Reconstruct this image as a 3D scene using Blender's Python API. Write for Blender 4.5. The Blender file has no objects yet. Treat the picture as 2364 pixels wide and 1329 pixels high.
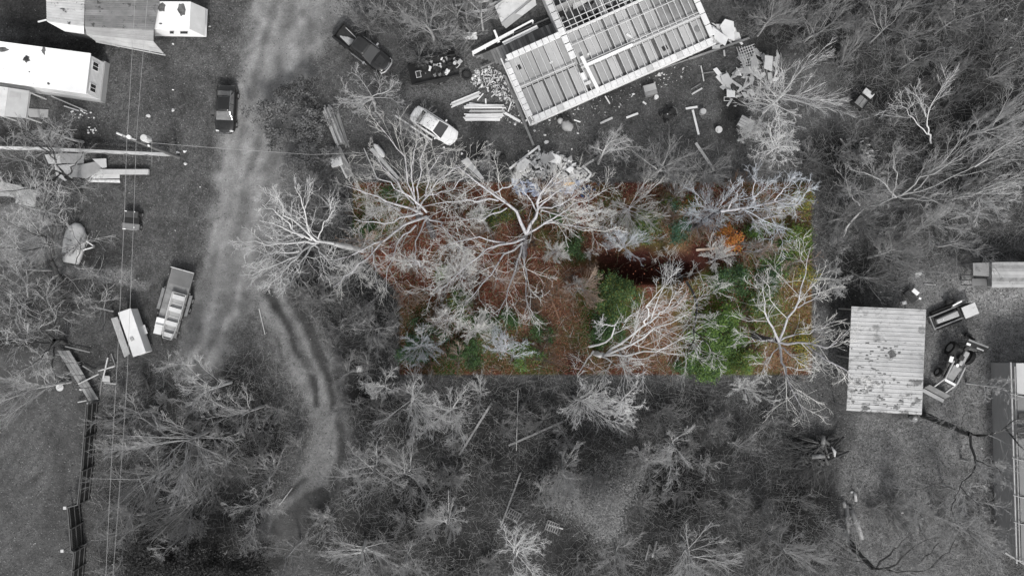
import bpy, math, random
import numpy as np
from mathutils import Vector, Matrix

# ------------------------------------------------------------------ camera, sky, sun
SC = bpy.context.scene
C = SC.collection
H = 70.0            # metres from the ground to the lens
S = 23.5            # photograph pixels per metre on the ground
PI = math.pi
cam_d = bpy.data.cameras.new('camera'); cam = bpy.data.objects.new('camera', cam_d); C.objects.link(cam)
cam.location = (0, 0, H); cam.rotation_euler = (0, 0, 0)
cam_d.sensor_width = 36; cam_d.lens = 18*H/(1182/S); cam_d.clip_end = 2000; cam_d.clip_start = .5
SC.camera = cam

SUN_AZ, SUN_EL = math.radians(-78), math.radians(42)      # the sun stands low in the south (foot of the picture)
w = bpy.data.worlds.new("World"); SC.world = w; w.use_nodes = True
nt = w.node_tree; nt.nodes.clear()
sky = nt.nodes.new('ShaderNodeTexSky'); sky.sky_type = 'NISHITA'; sky.sun_disc = False
sky.sun_elevation = SUN_EL; sky.sun_rotation = math.radians(168); sky.dust_density = 3.0; sky.air_density = 1.0
hs = nt.nodes.new('ShaderNodeHueSaturation'); hs.inputs['Saturation'].default_value = 0.12
bg = nt.nodes.new('ShaderNodeBackground'); bg.inputs[1].default_value = 0.14
out = nt.nodes.new('ShaderNodeOutputWorld')
nt.links.new(sky.outputs[0], hs.inputs['Color']); nt.links.new(hs.outputs[0], bg.inputs[0]); nt.links.new(bg.outputs[0], out.inputs[0])
sd = bpy.data.lights.new('sun', 'SUN'); sd.energy = 2.0; sd.angle = math.radians(9); sd.color = (1, .985, .965)
sun = bpy.data.objects.new('sun', sd); C.objects.link(sun)
sv = Vector((math.cos(SUN_EL)*math.cos(SUN_AZ), math.cos(SUN_EL)*math.sin(SUN_AZ), math.sin(SUN_EL)))
sun.rotation_euler = sv.to_track_quat('Z', 'Y').to_euler(); sun.location = (0, 0, 60)
SC.view_settings.view_transform = 'Standard'; SC.view_settings.look = 'None'
SC.view_settings.gamma = 1; SC.view_settings.use_curve_mapping = False
SC.view_settings.exposure = 0.55
SC.cycles.max_bounces = 5; SC.cycles.diffuse_bounces = 3

# ------------------------------------------------------------------ helpers
def P(px, py, z=0.0):
    """world x, y of the point of height z that lies under photograph pixel px, py"""
    k = (1 - z/H)/S
    return ((px-1182)*k, (664.5-py)*k)
def P3(px, py, z=0.0):
    x, y = P(px, py, z); return (x, y, z)
def m(px): return px/S

def lin(g): return ((g/255.0+.055)/1.055)**2.4 if g > 10 else g/255/12.92

_M = {}
def mat(name, col, var=.2, scale=2.0, rough=.85, bump=.15, bscale=None, metal=0.0, stain=None, spec=.3, rnd=0):
    """procedural material; stain = (colour, coverage 0..1, scale)"""
    if name in _M: return _M[name]
    if not isinstance(col, (tuple, list)): col = (col, col, col)
    M = bpy.data.materials.new(name); M.use_nodes = True; n = M.node_tree.nodes; l = M.node_tree.links
    b = n['Principled BSDF']; b.inputs['Roughness'].default_value = rough; b.inputs['Metallic'].default_value = metal
    b.inputs['Specular IOR Level'].default_value = spec
    tc = n.new('ShaderNodeTexCoord'); oi = n.new('ShaderNodeObjectInfo')
    vm = n.new('ShaderNodeVectorMath'); vm.operation = 'MULTIPLY_ADD'; vm.inputs[1].default_value = (1, 1, 1)
    ml = n.new('ShaderNodeMath'); ml.operation = 'MULTIPLY'; ml.inputs[1].default_value = 37.0
    l.new(oi.outputs['Random'], ml.inputs[0]); l.new(tc.outputs['Object'], vm.inputs[0]); l.new(ml.outputs[0], vm.inputs[2])
    def noise(sc, det=4, ro=.6):
        t = n.new('ShaderNodeTexNoise'); t.inputs['Scale'].default_value = sc; t.inputs['Detail'].default_value = det
        t.inputs['Roughness'].default_value = ro; l.new(vm.outputs[0], t.inputs['Vector']); return t
    a = noise(scale, 5, .65)
    r = n.new('ShaderNodeValToRGB'); r.color_ramp.elements[0].position = .3; r.color_ramp.elements[1].position = .7
    r.color_ramp.elements[0].color = tuple(max(0, c*(1-var)) for c in col)+(1,)
    r.color_ramp.elements[1].color = tuple(min(.95, c*(1+var)) for c in col)+(1,)
    l.new(a.outputs['Fac'], r.inputs[0]); src = r.outputs[0]
    if stain:
        s = noise(stain[2], 6, .7); sr = n.new('ShaderNodeValToRGB')
        p = .72-.42*stain[1]; sr.color_ramp.elements[0].position = p; sr.color_ramp.elements[1].position = p+.07
        mx = n.new('ShaderNodeMix'); mx.data_type = 'RGBA'
        l.new(s.outputs['Fac'], sr.inputs[0]); l.new(sr.outputs[0], mx.inputs['Factor']); l.new(src, mx.inputs['A'])
        sc_ = stain[0] if isinstance(stain[0], (tuple, list)) else (stain[0],)*3
        mx.inputs['B'].default_value = tuple(sc_)+(1,); src = mx.outputs['Result']
    if rnd:
        mrn = n.new('ShaderNodeMapRange'); mrn.inputs[3].default_value = 1-rnd; mrn.inputs[4].default_value = 1+rnd*.6; l.new(oi.outputs['Random'], mrn.inputs[0])
        vs = n.new('ShaderNodeVectorMath'); vs.operation = 'SCALE'; l.new(src, vs.inputs[0]); l.new(mrn.outputs[0], vs.inputs['Scale']); src = vs.outputs[0]
    l.new(src, b.inputs['Base Color'])
    if bump:
        bn = noise(bscale or scale*6, 4); bp = n.new('ShaderNodeBump'); bp.inputs['Strength'].default_value = bump
        bp.inputs['Distance'].default_value = .05; l.new(bn.outputs['Fac'], bp.inputs['Height']); l.new(bp.outputs[0], b.inputs['Normal'])
    _M[name] = M
    return M

def tag(o, label=None, cat=None, group=None, kind=None):
    if label: o['label'] = label
    if cat: o['category'] = cat
    if group: o['group'] = group
    if kind: o['kind'] = kind
    return o
def thing(name, label, cat, loc=(0, 0, 0), rz=0.0, group=None):
    o = bpy.data.objects.new(name, None); C.objects.link(o); o.empty_display_size = .3
    o.location = loc; o.rotation_euler = (0, 0, rz)
    return tag(o, label, cat, group)

class MB:
    def __init__(s): s.v = []; s.f = []
    def add(s, v, f):
        n = len(s.v); s.v.extend([tuple(p) for p in v]); s.f.extend([tuple(i+n for i in q) for q in f]); return s
    def box(s, c, d, rz=0, rx=0, ry=0):
        R = Matrix.Rotation(rz, 3, 'Z') @ Matrix.Rotation(ry, 3, 'Y') @ Matrix.Rotation(rx, 3, 'X'); c = Vector(c)
        v = [c + R @ Vector((x*d[0]/2, y*d[1]/2, z*d[2]/2)) for z in (-1, 1) for y in (-1, 1) for x in (-1, 1)]
        return s.add(v, [(0, 2, 3, 1), (4, 5, 7, 6), (0, 1, 5, 4), (2, 6, 7, 3), (0, 4, 6, 2), (1, 3, 7, 5)])
    def beam(s, a, b, w, h):
        a = Vector(a); b = Vector(b); d = b-a; L = d.length; rz = math.atan2(d.y, d.x); ry = -math.asin(max(-1, min(1, d.z/L)))
        return s.box((a+b)/2, (L, w, h), rz, 0, ry)
    def prism(s, poly, z0, z1):
        n = len(poly); g0 = z0 if isinstance(z0, (list, tuple)) else [z0]*n; g1 = z1 if isinstance(z1, (list, tuple)) else [z1]*n
        v = [(p[0], p[1], g0[i]) for i, p in enumerate(poly)]+[(p[0], p[1], g1[i]) for i, p in enumerate(poly)]
        f = [tuple(range(n))[::-1], tuple(range(n, 2*n))]+[(i, (i+1) % n, n+(i+1) % n, n+i) for i in range(n)]
        return s.add(v, f)
    def slab(s, q, t):
        """thick panel under the four 3D corners q"""
        q = [Vector(p) for p in q]; nrm = (q[1]-q[0]).cross(q[2]-q[0]).normalized()
        if nrm.z < 0: nrm = -nrm
        k = len(q); v = [p-nrm*t for p in q]+q
        f = [tuple(range(k))[::-1], tuple(range(k, 2*k))]+[(i, (i+1) % k, k+(i+1) % k, k+i) for i in range(k)]
        return s.add(v, f)
    def tube(s, pts, r, n=6):
        pts = [Vector(p) for p in pts]; rs = r if isinstance(r, (list, tuple)) else [r]*len(pts); v = []; f = []
        for i, p in enumerate(pts):
            t = (pts[min(i+1, len(pts)-1)]-pts[max(i-1, 0)]).normalized()
            ref = Vector((0, 0, 1)) if abs(t.z) < .9 else Vector((1, 0, 0)); a = t.cross(ref).normalized(); b = t.cross(a)
            for k in range(n):
                th = 2*PI*k/n; v.append(p+(a*math.cos(th)+b*math.sin(th))*rs[i])
        for i in range(len(pts)-1):
            for k in range(n): f.append((i*n+k, i*n+(k+1) % n, (i+1)*n+(k+1) % n, (i+1)*n+k))
        f.append(tuple(range(n))[::-1]); f.append(tuple(range((len(pts)-1)*n, len(pts)*n)))
        return s.add(v, f)
    def cyl(s, c, r, h, n=16, axis='z', r2=None):
        c = Vector(c); r2 = r if r2 is None else r2; ax = {'x': Vector((1, 0, 0)), 'y': Vector((0, 1, 0)), 'z': Vector((0, 0, 1))}[axis]
        return s.tube([c-ax*h/2, c+ax*h/2], [r, r2], n)
    def loft(s, secs, close_loop=True, caps=True):
        n = len(secs[0]); v = [p for q in secs for p in q]; f = []
        for i in range(len(secs)-1):
            for k in range(n if close_loop else n-1): f.append((i*n+k, i*n+(k+1) % n, (i+1)*n+(k+1) % n, (i+1)*n+k))
        if caps: f.append(tuple(range(n))[::-1]); f.append(tuple(range((len(secs)-1)*n, len(secs)*n)))
        return s.add(v, f)
    def build(s, name, material, parent=None, bevel=0, smooth=False, origin=None, recalc=True):
        v = s.v
        if origin is not None: v = [(p[0]-origin[0], p[1]-origin[1], p[2]-origin[2]) for p in v]
        me = bpy.data.meshes.new(name); me.from_pydata([tuple(p) for p in v], [], s.f); me.materials.append(material)
        if recalc:
            import bmesh
            b = bmesh.new(); b.from_mesh(me); bmesh.ops.recalc_face_normals(b, faces=b.faces); b.to_mesh(me); b.free()
        o = bpy.data.objects.new(name, me); C.objects.link(o)
        if origin is not None: o.location = origin
        if parent is not None: o.parent = parent
        if smooth:
            me.polygons.foreach_set('use_smooth', [True]*len(me.polygons))
        if bevel:
            md = o.modifiers.new('bevel', 'BEVEL'); md.width = bevel; md.segments = 2; md.limit_method = 'ANGLE'
        return o

def npmesh(name, V, F, mats, parent=None, midx=None, smooth=False, loc=None, link=True):
    """mesh from arrays, F (n,3) or (n,4)"""
    me = bpy.data.meshes.new(name); k = F.shape[1]; nf = len(F)
    me.vertices.add(len(V)); me.vertices.foreach_set('co', np.ascontiguousarray(V, dtype=np.float32).ravel())
    me.loops.add(nf*k); me.loops.foreach_set('vertex_index', np.ascontiguousarray(F, dtype=np.int32).ravel())
    me.polygons.add(nf); me.polygons.foreach_set('loop_start', np.arange(nf, dtype=np.int32)*k)
    me.polygons.foreach_set('loop_total', np.full(nf, k, dtype=np.int32))
    for q in (mats if isinstance(mats, list) else [mats]): me.materials.append(q)
    if midx is not None: me.polygons.foreach_set('material_index', midx.astype(np.int32))
    if smooth: me.polygons.foreach_set('use_smooth', np.ones(nf, dtype=bool))
    me.update(calc_edges=True)
    if not link: return me
    o = bpy.data.objects.new(name, me); C.objects.link(o)
    if loc is not None: o.location = loc
    if parent is not None: o.parent = parent
    return o

def vnoise(X, Y, sc, seed):
    r = np.random.RandomState(seed); G = r.rand(256, 256)
    x = X/sc+100; y = Y/sc+100; xi = np.floor(x).astype(int); yi = np.floor(y).astype(int); fx = x-xi; fy = y-yi
    fx = fx*fx*(3-2*fx); fy = fy*fy*(3-2*fy); a = lambda i, j: G[(xi+i) % 256, (yi+j) % 256]
    return (a(0, 0)*(1-fx)+a(1, 0)*fx)*(1-fy)+(a(0, 1)*(1-fx)+a(1, 1)*fx)*fy
def fbm(X, Y, sc, seed, o=4):
    t = 0; amp = 1; tot = 0
    for i in range(o): t = t+amp*vnoise(X, Y, sc/2**i, seed+i); tot += amp; amp *= .55
    return t/tot
def sstep(a, b, x):
    t = np.clip((x-a)/(b-a), 0, 1); return t*t*(3-2*t)
def sd_poly(X, Y, poly):
    """signed distance, negative inside; all in photograph pixels"""
    d = np.full(X.shape, 1e9); ins = np.zeros(X.shape, bool); n = len(poly)
    for i in range(n):
        ax, ay = poly[i]; bx, by = poly[(i+1) % n]; ex, ey = bx-ax, by-ay
        t = np.clip(((X-ax)*ex+(Y-ay)*ey)/(ex*ex+ey*ey), 0, 1); d = np.minimum(d, np.hypot(X-ax-t*ex, Y-ay-t*ey))
        c = ((ay > Y) != (by > Y)) & (X < ex*(Y-ay)/((by-ay) if by != ay else 1e-9)+ax); ins ^= c
    return np.where(ins, -d, d)
def sd_line(X, Y, pts):
    """pts (x, y, halfwidth): distance outside the band"""
    d = np.full(X.shape, 1e9)
    for (ax, ay, aw), (bx, by, bw) in zip(pts[:-1], pts[1:]):
        ex, ey = bx-ax, by-ay; t = np.clip(((X-ax)*ex+(Y-ay)*ey)/(ex*ex+ey*ey), 0, 1)
        d = np.minimum(d, np.hypot(X-ax-t*ex, Y-ay-t*ey)-(aw+t*(bw-aw)))
    return d

# ------------------------------------------------------------------ the ground
LOT = [(815, 421), (1873, 421), (1873, 865), (923, 865), (923, 678), (815, 568)]
ROAD = [(690, -60, 100), (668, 30, 92), (640, 150, 78), (605, 270, 74), (575, 400, 74), (552, 540, 66), (515, 680, 60), (480, 790, 50), (452, 850, 38)]
TRACK = [(605, 640, 40), (665, 740, 52), (722, 850, 56), (756, 960, 52), (752, 1060, 50), (712, 1150, 54), (650, 1205, 50)]
xs = np.concatenate([[-500, -180, -90, -66], np.arange(-56, 56.01, .23), [66, 90, 180, 500]])
ys = np.concatenate([[-500, -180, -80, -50], np.arange(-33, 33.01, .23), [50, 80, 180, 500]])
GX, GY = np.meshgrid(xs, ys, indexing='ij'); QX = GX*S+1182; QY = 664.5-GY*S
N1 = fbm(GX, GY, 5.0, 3); N2 = fbm(GX, GY, 1.3, 11); N3 = fbm(GX, GY, 14, 21)
wx = (fbm(GX, GY, 2.2, 31)-.5)*46; wy = (fbm(GX, GY, 2.2, 41)-.5)*46
wx2 = (fbm(GX, GY, .9, 33)-.5)*30; wx = wx+wx2; WX = QX+wx; WY = QY+wy
g = .086+.07*(N1-.5)+.05*(N3-.5)                       # short dark grass and dirt
def paint(mask, v): 
    global g
    g = g*(1-mask)+v*mask
def blob(x, y, rx, ry=None, soft=.5, ang=0):
    ry = ry or rx; c, s_ = math.cos(ang), math.sin(ang); dx = WX-x; dy = WY-y
    return 1-sstep(1-soft, 1+soft, np.hypot((dx*c+dy*s_)/rx, (-dx*s_+dy*c)/ry))
def pol(poly, soft=10): return 1-sstep(-soft, soft, sd_poly(WX, WY, poly))
# lighter yards
paint(pol([(700, 60), (900, 80), (1120, 120), (1220, 330), (1700, 250), (1710, 400), (820, 420), (740, 200)], 30)*.8, .088+.07*(N1-.5))
paint(pol([(940, 190), (1060, 190), (1060, 250), (980, 300), (900, 240)], 20)*.7, .16)
paint(pol([(1040, 130), (1180, 120), (1240, 300), (1060, 240)], 14)*.6, .13)
paint(pol([(2120, 560), (2364, 560), (2390, 820), (2320, 850), (2310, 1340), (2130, 1340), (1960, 1300), (1940, 1080), (1985, 965), (2130, 960), (2140, 700), (2080, 640)], 24), .155+.07*(N1-.5))
paint(pol([(2190, 640), (2370, 660), (2370, 680), (2310, 720), (2220, 690)], 12)*.8, .24)
paint(blob(2150, 1010, 110, 45)*.5, .17)
paint(pol([(-60, 790), (130, 800), (200, 900), (215, 940), (190, 1340), (-60, 1340)], 12), .074+.035*(N1-.5))
for k in range(5):                                        # wheel marks on the left lawn
    paint((1-sstep(0, 7, sd_line(QX, QY, [(150-k*22, 960, 2), (100-k*26, 1060, 3), (10-k*28, 1160+k*12, 3), (-90, 1230+k*12, 3)])))*.28, .13)
    paint((1-sstep(0, 9, sd_line(QX, QY, [(120, 1040+k*14, 2), (90-k*20, 1180, 2), (0-k*30, 1290, 3)])))*.26, .12)
paint((1-sstep(-2, 9, sd_line(WX, WY, [(150, 628, 13), (230, 632, 14), (300, 640, 9), (330, 655, 5)])))*.8, .21)
paint(pol([(-60, 478), (115, 482), (150, 505), (140, 600), (95, 615), (30, 605), (-60, 580)], 2), .16)     # worn slab
for (x, y, rx, ry, v, o) in [(250, 905, 24, 40, .2, .6), (190, 850, 40, 20, .17, .6), (800, 20, 50, 70, .19, .7), (1450, 960, 90, 40, .13, .5),
        (1700, 960, 110, 50, .12, .6), (1880, 780, 60, 90, .12, .6), (2130, 500, 220, 110, .15, .75), (2060, 640, 70, 40, .14, .6), (2120, 632, 16, 14, .4, .8),
        (430, 1060, 190, 160, .12, .7), (380, 1010, 120, 60, .12, .4), (900, 1060, 120, 60, .12, .6), (1380, 1170, 90, 80, .12, .8), (1000, 1010, 120, 40, .1, .5),
        (1830, 60, 130, 60, .095, .6), (2080, 80, 160, 90, .11, .6), (2260, 60, 40, 90, .12, .4), (2290, 130, 60, 60, .10, .3), (1650, 1180, 70, 130, .12, .7), (1760, 1080, 50, 100, .11, .5)]:
    paint(blob(x, y, rx, ry)*o, v+.05*(N2-.5))
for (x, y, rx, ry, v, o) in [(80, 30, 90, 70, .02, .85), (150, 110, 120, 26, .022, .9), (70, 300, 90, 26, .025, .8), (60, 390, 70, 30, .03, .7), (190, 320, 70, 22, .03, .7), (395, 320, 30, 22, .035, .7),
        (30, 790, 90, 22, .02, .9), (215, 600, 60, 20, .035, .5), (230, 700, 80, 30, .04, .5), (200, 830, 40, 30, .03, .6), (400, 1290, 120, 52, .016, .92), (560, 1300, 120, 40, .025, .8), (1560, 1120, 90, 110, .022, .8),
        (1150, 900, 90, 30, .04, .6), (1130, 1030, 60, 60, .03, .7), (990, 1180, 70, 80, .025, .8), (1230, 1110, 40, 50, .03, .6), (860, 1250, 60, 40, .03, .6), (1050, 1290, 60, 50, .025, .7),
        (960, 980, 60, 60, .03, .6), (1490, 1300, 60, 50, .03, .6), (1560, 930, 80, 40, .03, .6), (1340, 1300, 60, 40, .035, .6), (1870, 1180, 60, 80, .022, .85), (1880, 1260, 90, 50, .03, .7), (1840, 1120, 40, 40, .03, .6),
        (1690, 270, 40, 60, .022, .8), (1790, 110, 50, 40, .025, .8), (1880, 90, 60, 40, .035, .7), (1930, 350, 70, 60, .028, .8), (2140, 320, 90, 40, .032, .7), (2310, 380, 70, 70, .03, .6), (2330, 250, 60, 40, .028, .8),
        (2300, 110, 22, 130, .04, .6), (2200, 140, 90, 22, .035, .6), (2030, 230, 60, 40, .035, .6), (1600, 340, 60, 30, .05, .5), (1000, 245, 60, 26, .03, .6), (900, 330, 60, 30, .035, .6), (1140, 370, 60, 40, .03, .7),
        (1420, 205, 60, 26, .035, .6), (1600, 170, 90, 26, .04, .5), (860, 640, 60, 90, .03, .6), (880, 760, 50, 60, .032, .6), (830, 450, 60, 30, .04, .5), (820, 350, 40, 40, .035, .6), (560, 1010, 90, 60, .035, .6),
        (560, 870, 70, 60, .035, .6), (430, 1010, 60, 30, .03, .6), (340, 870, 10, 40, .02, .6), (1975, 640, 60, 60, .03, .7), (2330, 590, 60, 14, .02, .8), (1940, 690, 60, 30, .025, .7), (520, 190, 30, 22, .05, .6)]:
    paint(blob(x, y, rx, ry)*o, v)  # darker ground, with shadows of car, sheds and trees painted in
# dirt road and track with ruts
dr = sd_line(WX, WY, ROAD); rmask = 1-sstep(-26, 26, dr-6)
paint(rmask, .172+.06*(N2-.5)+.05*(N3-.5))
for k, off in enumerate((-62, -38, -18, 6, 30, 52)):
    L = [(x+off+8*math.sin(i*1.7+k), y, 5) for i, (x, y, _) in enumerate(ROAD)]
    paint((1-sstep(-4, 10, sd_line(WX*.5+QX*.5, QY, L)))*rmask*.6*(.4+.9*N1), .27 if k % 2 == 0 else .10)
paint((1-sstep(-4, 12, sd_line(WX, WY, [(560, 430, 10), (520, 540, 16), (500, 640, 12)])))*.4*rmask, .11)
paint((1-sstep(-6, 14, sd_line(WX, WY, [(590, 110, 5), (555, 170, 6), (530, 470, 14), (512, 560, 10)])))*.35*rmask, .24)
dt = sd_line(WX, WY, TRACK); tmask = 1-sstep(-16, 14, dt)
paint(tmask*.97, .165+.05*(N2-.5))
hz = np.zeros(g.shape)
for L, v, o, dep in [([(622, 668, 9), (655, 730, 10), (690, 800, 11), (716, 850, 8), (730, 930, 7)], .028, .88, .14), ([(668, 670, 10), (705, 740, 12), (735, 810, 12), (762, 880, 8), (772, 940, 7)], .03, .88, .14), ([(640, 780, 3), (655, 830, 3)], .02, .7, .05),
             ([(782, 940, 5), (790, 1040, 7), (770, 1120, 10), (725, 1165, 34), (670, 1215, 40)], .055, .9, .06), ([(655, 700, 4), (690, 780, 6), (720, 860, 6)], .15, .5, -.04), ([(782, 850, 8), (812, 960, 9), (818, 1060, 10), (780, 1180, 10)], .12, .5, 0),
             ([(705, 1100, 3), (668, 1135, 4), (640, 1150, 3)], .02, .8, .08), ([(520, 1130, 30), (600, 1180, 30), (680, 1120, 30)], .07, .3, 0)]:
    q = 1-sstep(-4, 7, sd_line(WX*.35+QX*.65, WY*.35+QY*.65, L)); paint(q*o, v); hz -= q*dep
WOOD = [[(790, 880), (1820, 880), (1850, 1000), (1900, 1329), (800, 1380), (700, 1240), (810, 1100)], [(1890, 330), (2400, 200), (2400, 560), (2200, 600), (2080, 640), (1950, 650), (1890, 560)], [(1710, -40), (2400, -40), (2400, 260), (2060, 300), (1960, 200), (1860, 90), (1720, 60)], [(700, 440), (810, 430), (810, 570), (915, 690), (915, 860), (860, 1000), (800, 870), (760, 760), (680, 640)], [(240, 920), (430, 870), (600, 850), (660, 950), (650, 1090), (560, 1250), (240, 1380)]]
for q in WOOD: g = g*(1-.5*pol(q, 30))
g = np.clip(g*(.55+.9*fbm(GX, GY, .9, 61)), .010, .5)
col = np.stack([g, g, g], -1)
# the wooded lot keeps its autumn colours
inlot = sd_poly(QX, QY, LOT) < 0
cl = np.zeros(col.shape); A = np.array
rust = A([.12, .043, .027]); dk = A([.045, .015, .012]); olive = A([.07, .075, .024]); tan = A([.16, .09, .055]); green = A([.028, .062, .012]); brg = A([.06, .115, .014])
t = sstep(.35, .65, N2)[..., None]; cl = rust*(1-t)+dk*t; t = sstep(.5, .7, fbm(GX, GY, 3, 77))[..., None]; cl = cl*(1-t)+olive*.9*t
t = sstep(.58, .72, fbm(GX, GY, 2, 91))[..., None]; cl = cl*(1-t)+tan*.8*t
def lp(mask, c):
    global cl
    cl = cl*(1-mask[..., None])+A(c)*mask[..., None]
for (x, y, rx, ry, c, o) in [(1080, 620, 160, 110, rust*1.1, .6), (1270, 740, 90, 90, tan*.75, .7), (1150, 450, 60, 30, rust, .7), (1560, 750, 100, 80, tan*.85, .8), (1480, 800, 110, 50, tan*.8, .6),
        (1000, 760, 90, 70, green*.7, .7), (1040, 830, 110, 36, green*.8, .7), (1150, 790, 60, 40, green, .6), (1230, 850, 60, 30, green*1.1, .6), (950, 840, 40, 30, dk*1.3, .5), (1065, 800, 20, 50, dk, .8),
        (840, 530, 50, 40, green*.8, .7), (890, 440, 60, 20, rust*.8, .6), (1400, 700, 60, 90, green*.9, .8), (1370, 780, 60, 50, green*.8, .6), (1320, 570, 60, 40, green*.7, .6), (1300, 650, 40, 40, tan*.7, .7),
        (1480, 530, 110, 50, olive, .8), (1560, 500, 40, 60, tan*.8, .7), (1650, 520, 50, 30, tan*.7, .5), (1690, 740, 110, 120, brg*.75, .9), (1640, 820, 70, 50, brg*.8, .9), (1720, 640, 90, 60, green, .7),
        (1800, 560, 90, 70, olive*1.5, .8), (1850, 560, 30, 60, brg, .7), (1820, 620, 30, 40, tan, .6), (1800, 740, 60, 90, olive*1.4, .7), (1800, 830, 80, 36, tan, .8), (1850, 700, 30, 90, A([.14, .10, .03]), .6), (1820, 460, 60, 36, tan*.8, .6),
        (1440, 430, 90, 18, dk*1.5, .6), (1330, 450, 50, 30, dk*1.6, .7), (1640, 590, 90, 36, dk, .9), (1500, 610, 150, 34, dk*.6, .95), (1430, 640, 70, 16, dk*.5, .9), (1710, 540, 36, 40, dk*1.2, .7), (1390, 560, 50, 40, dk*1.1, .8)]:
    lp(blob(x, y, rx, ry)*o, c*1.25)  # the darkest blobs paint the hollow's shade into the floor colour
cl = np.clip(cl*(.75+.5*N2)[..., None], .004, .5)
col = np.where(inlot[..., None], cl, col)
hz += (N1-.5)*.10+(N2-.5)*.06
# a shaded washed-out hollow in the lot with a straight cut bank at its foot
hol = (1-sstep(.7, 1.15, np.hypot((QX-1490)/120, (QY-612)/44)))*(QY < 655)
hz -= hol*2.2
flat = (np.abs(GX) > 60) | (np.abs(GY) > 36)
hz = np.where(flat, 0, hz)
nx, ny = GX.shape; idx = np.arange(nx*ny).reshape(nx, ny)
V = np.stack([GX, GY, hz], -1).reshape(-1, 3)
F = np.stack([idx[:-1, :-1], idx[1:, :-1], idx[1:, 1:], idx[:-1, 1:]], -1).reshape(-1, 4)
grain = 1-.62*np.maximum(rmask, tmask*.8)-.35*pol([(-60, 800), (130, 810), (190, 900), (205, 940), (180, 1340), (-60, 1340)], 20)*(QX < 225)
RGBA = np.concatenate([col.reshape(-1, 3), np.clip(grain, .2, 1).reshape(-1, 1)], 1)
def ground_height(x, y):
    i = np.clip(np.searchsorted(xs, x), 0, nx-1); j = np.clip(np.searchsorted(ys, y), 0, ny-1); return hz[i, j]

GM = bpy.data.materials.new('ground_soil'); GM.use_nodes = True; n = GM.node_tree.nodes; l = GM.node_tree.links
b = n['Principled BSDF']; b.inputs['Roughness'].default_value = .95; b.inputs['Specular IOR Level'].default_value = .1
at = n.new('ShaderNodeAttribute'); at.attribute_name = 'tint'; tc = n.new('ShaderNodeTexCoord')
def gn(sc, det=4, ro=.6):
    t = n.new('ShaderNodeTexNoise'); t.inputs['Scale'].default_value = sc; t.inputs['Detail'].default_value = det; t.inputs['Roughness'].default_value = ro
    l.new(tc.outputs['Object'], t.inputs['Vector']); return t
a1 = gn(9, 6, .8); a2 = gn(2.2, 5, .7)
vo = n.new('ShaderNodeTexVoronoi'); vo.inputs['Scale'].default_value = 7; l.new(tc.outputs['Object'], vo.inputs['Vector'])
def mr(src, a, b_, c, d):
    t = n.new('ShaderNodeMapRange'); t.inputs[1].default_value = a; t.inputs[2].default_value = b_; t.inputs[3].default_value = c; t.inputs[4].default_value = d
    l.new(src, t.inputs[0]); return t.outputs[0]
def mm(op, a, b_):
    t = n.new('ShaderNodeMath'); t.operation = op; l.new(a, t.inputs[0]); l.new(b_, t.inputs[1]); return t.outputs[0]
f1 = mr(a1.outputs['Fac'], .32, .68, .35, 1.75); f2 = mr(a2.outputs['Fac'], .3, .7, .75, 1.28)
sx = n.new('ShaderNodeSeparateColor'); l.new(vo.outputs['Color'], sx.inputs[0]); f3 = mr(sx.outputs[0], 0, 1, .72, 1.3)
ff0 = mm('MULTIPLY', mm('MULTIPLY', f1, f2), f3)
mg = n.new('ShaderNodeMix'); mg.inputs['A'].default_value = 1.0; l.new(at.outputs['Alpha'], mg.inputs['Factor']); l.new(ff0, mg.inputs['B']); ff = mg.outputs['Result']
mx = n.new('ShaderNodeVectorMath'); mx.operation = 'SCALE'; l.new(at.outputs['Color'], mx.inputs[0]); l.new(ff, mx.inputs['Scale'])
l.new(mx.outputs[0], b.inputs['Base Color'])
bp = n.new('ShaderNodeBump'); bp.inputs['Strength'].default_value = .7; bp.inputs['Distance'].default_value = .07; l.new(ff, bp.inputs['Height']); l.new(bp.outputs[0], b.inputs['Normal'])

def face_mask(a): return (a[:-1, :-1]+a[1:, 1:]).reshape(-1)/2
isroad = face_mask(rmask) > .5; istrack = (face_mask(tmask) > .5) & ~isroad; islot = face_mask(inlot.astype(float)) > .4
rest = ~(isroad | istrack | islot)
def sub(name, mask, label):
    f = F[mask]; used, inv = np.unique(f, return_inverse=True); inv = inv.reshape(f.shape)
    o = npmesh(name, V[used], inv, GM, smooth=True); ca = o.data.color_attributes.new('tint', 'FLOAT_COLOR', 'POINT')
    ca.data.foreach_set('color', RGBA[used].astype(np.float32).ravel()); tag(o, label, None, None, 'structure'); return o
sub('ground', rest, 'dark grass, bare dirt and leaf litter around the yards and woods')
sub('dirt_road', isroad, 'wide pale dirt road running down the left of the scene')
sub('dirt_track', istrack, 'narrow rutted dirt track curving down beside the wooded lot')
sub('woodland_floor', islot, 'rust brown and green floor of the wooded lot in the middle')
def g_at(px, py):
    x = (px-1182)/S; y = (664.5-py)/S; i = np.clip(np.searchsorted(xs, x), 0, nx-1); j = np.clip(np.searchsorted(ys, y), 0, ny-1); return i, j

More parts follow.
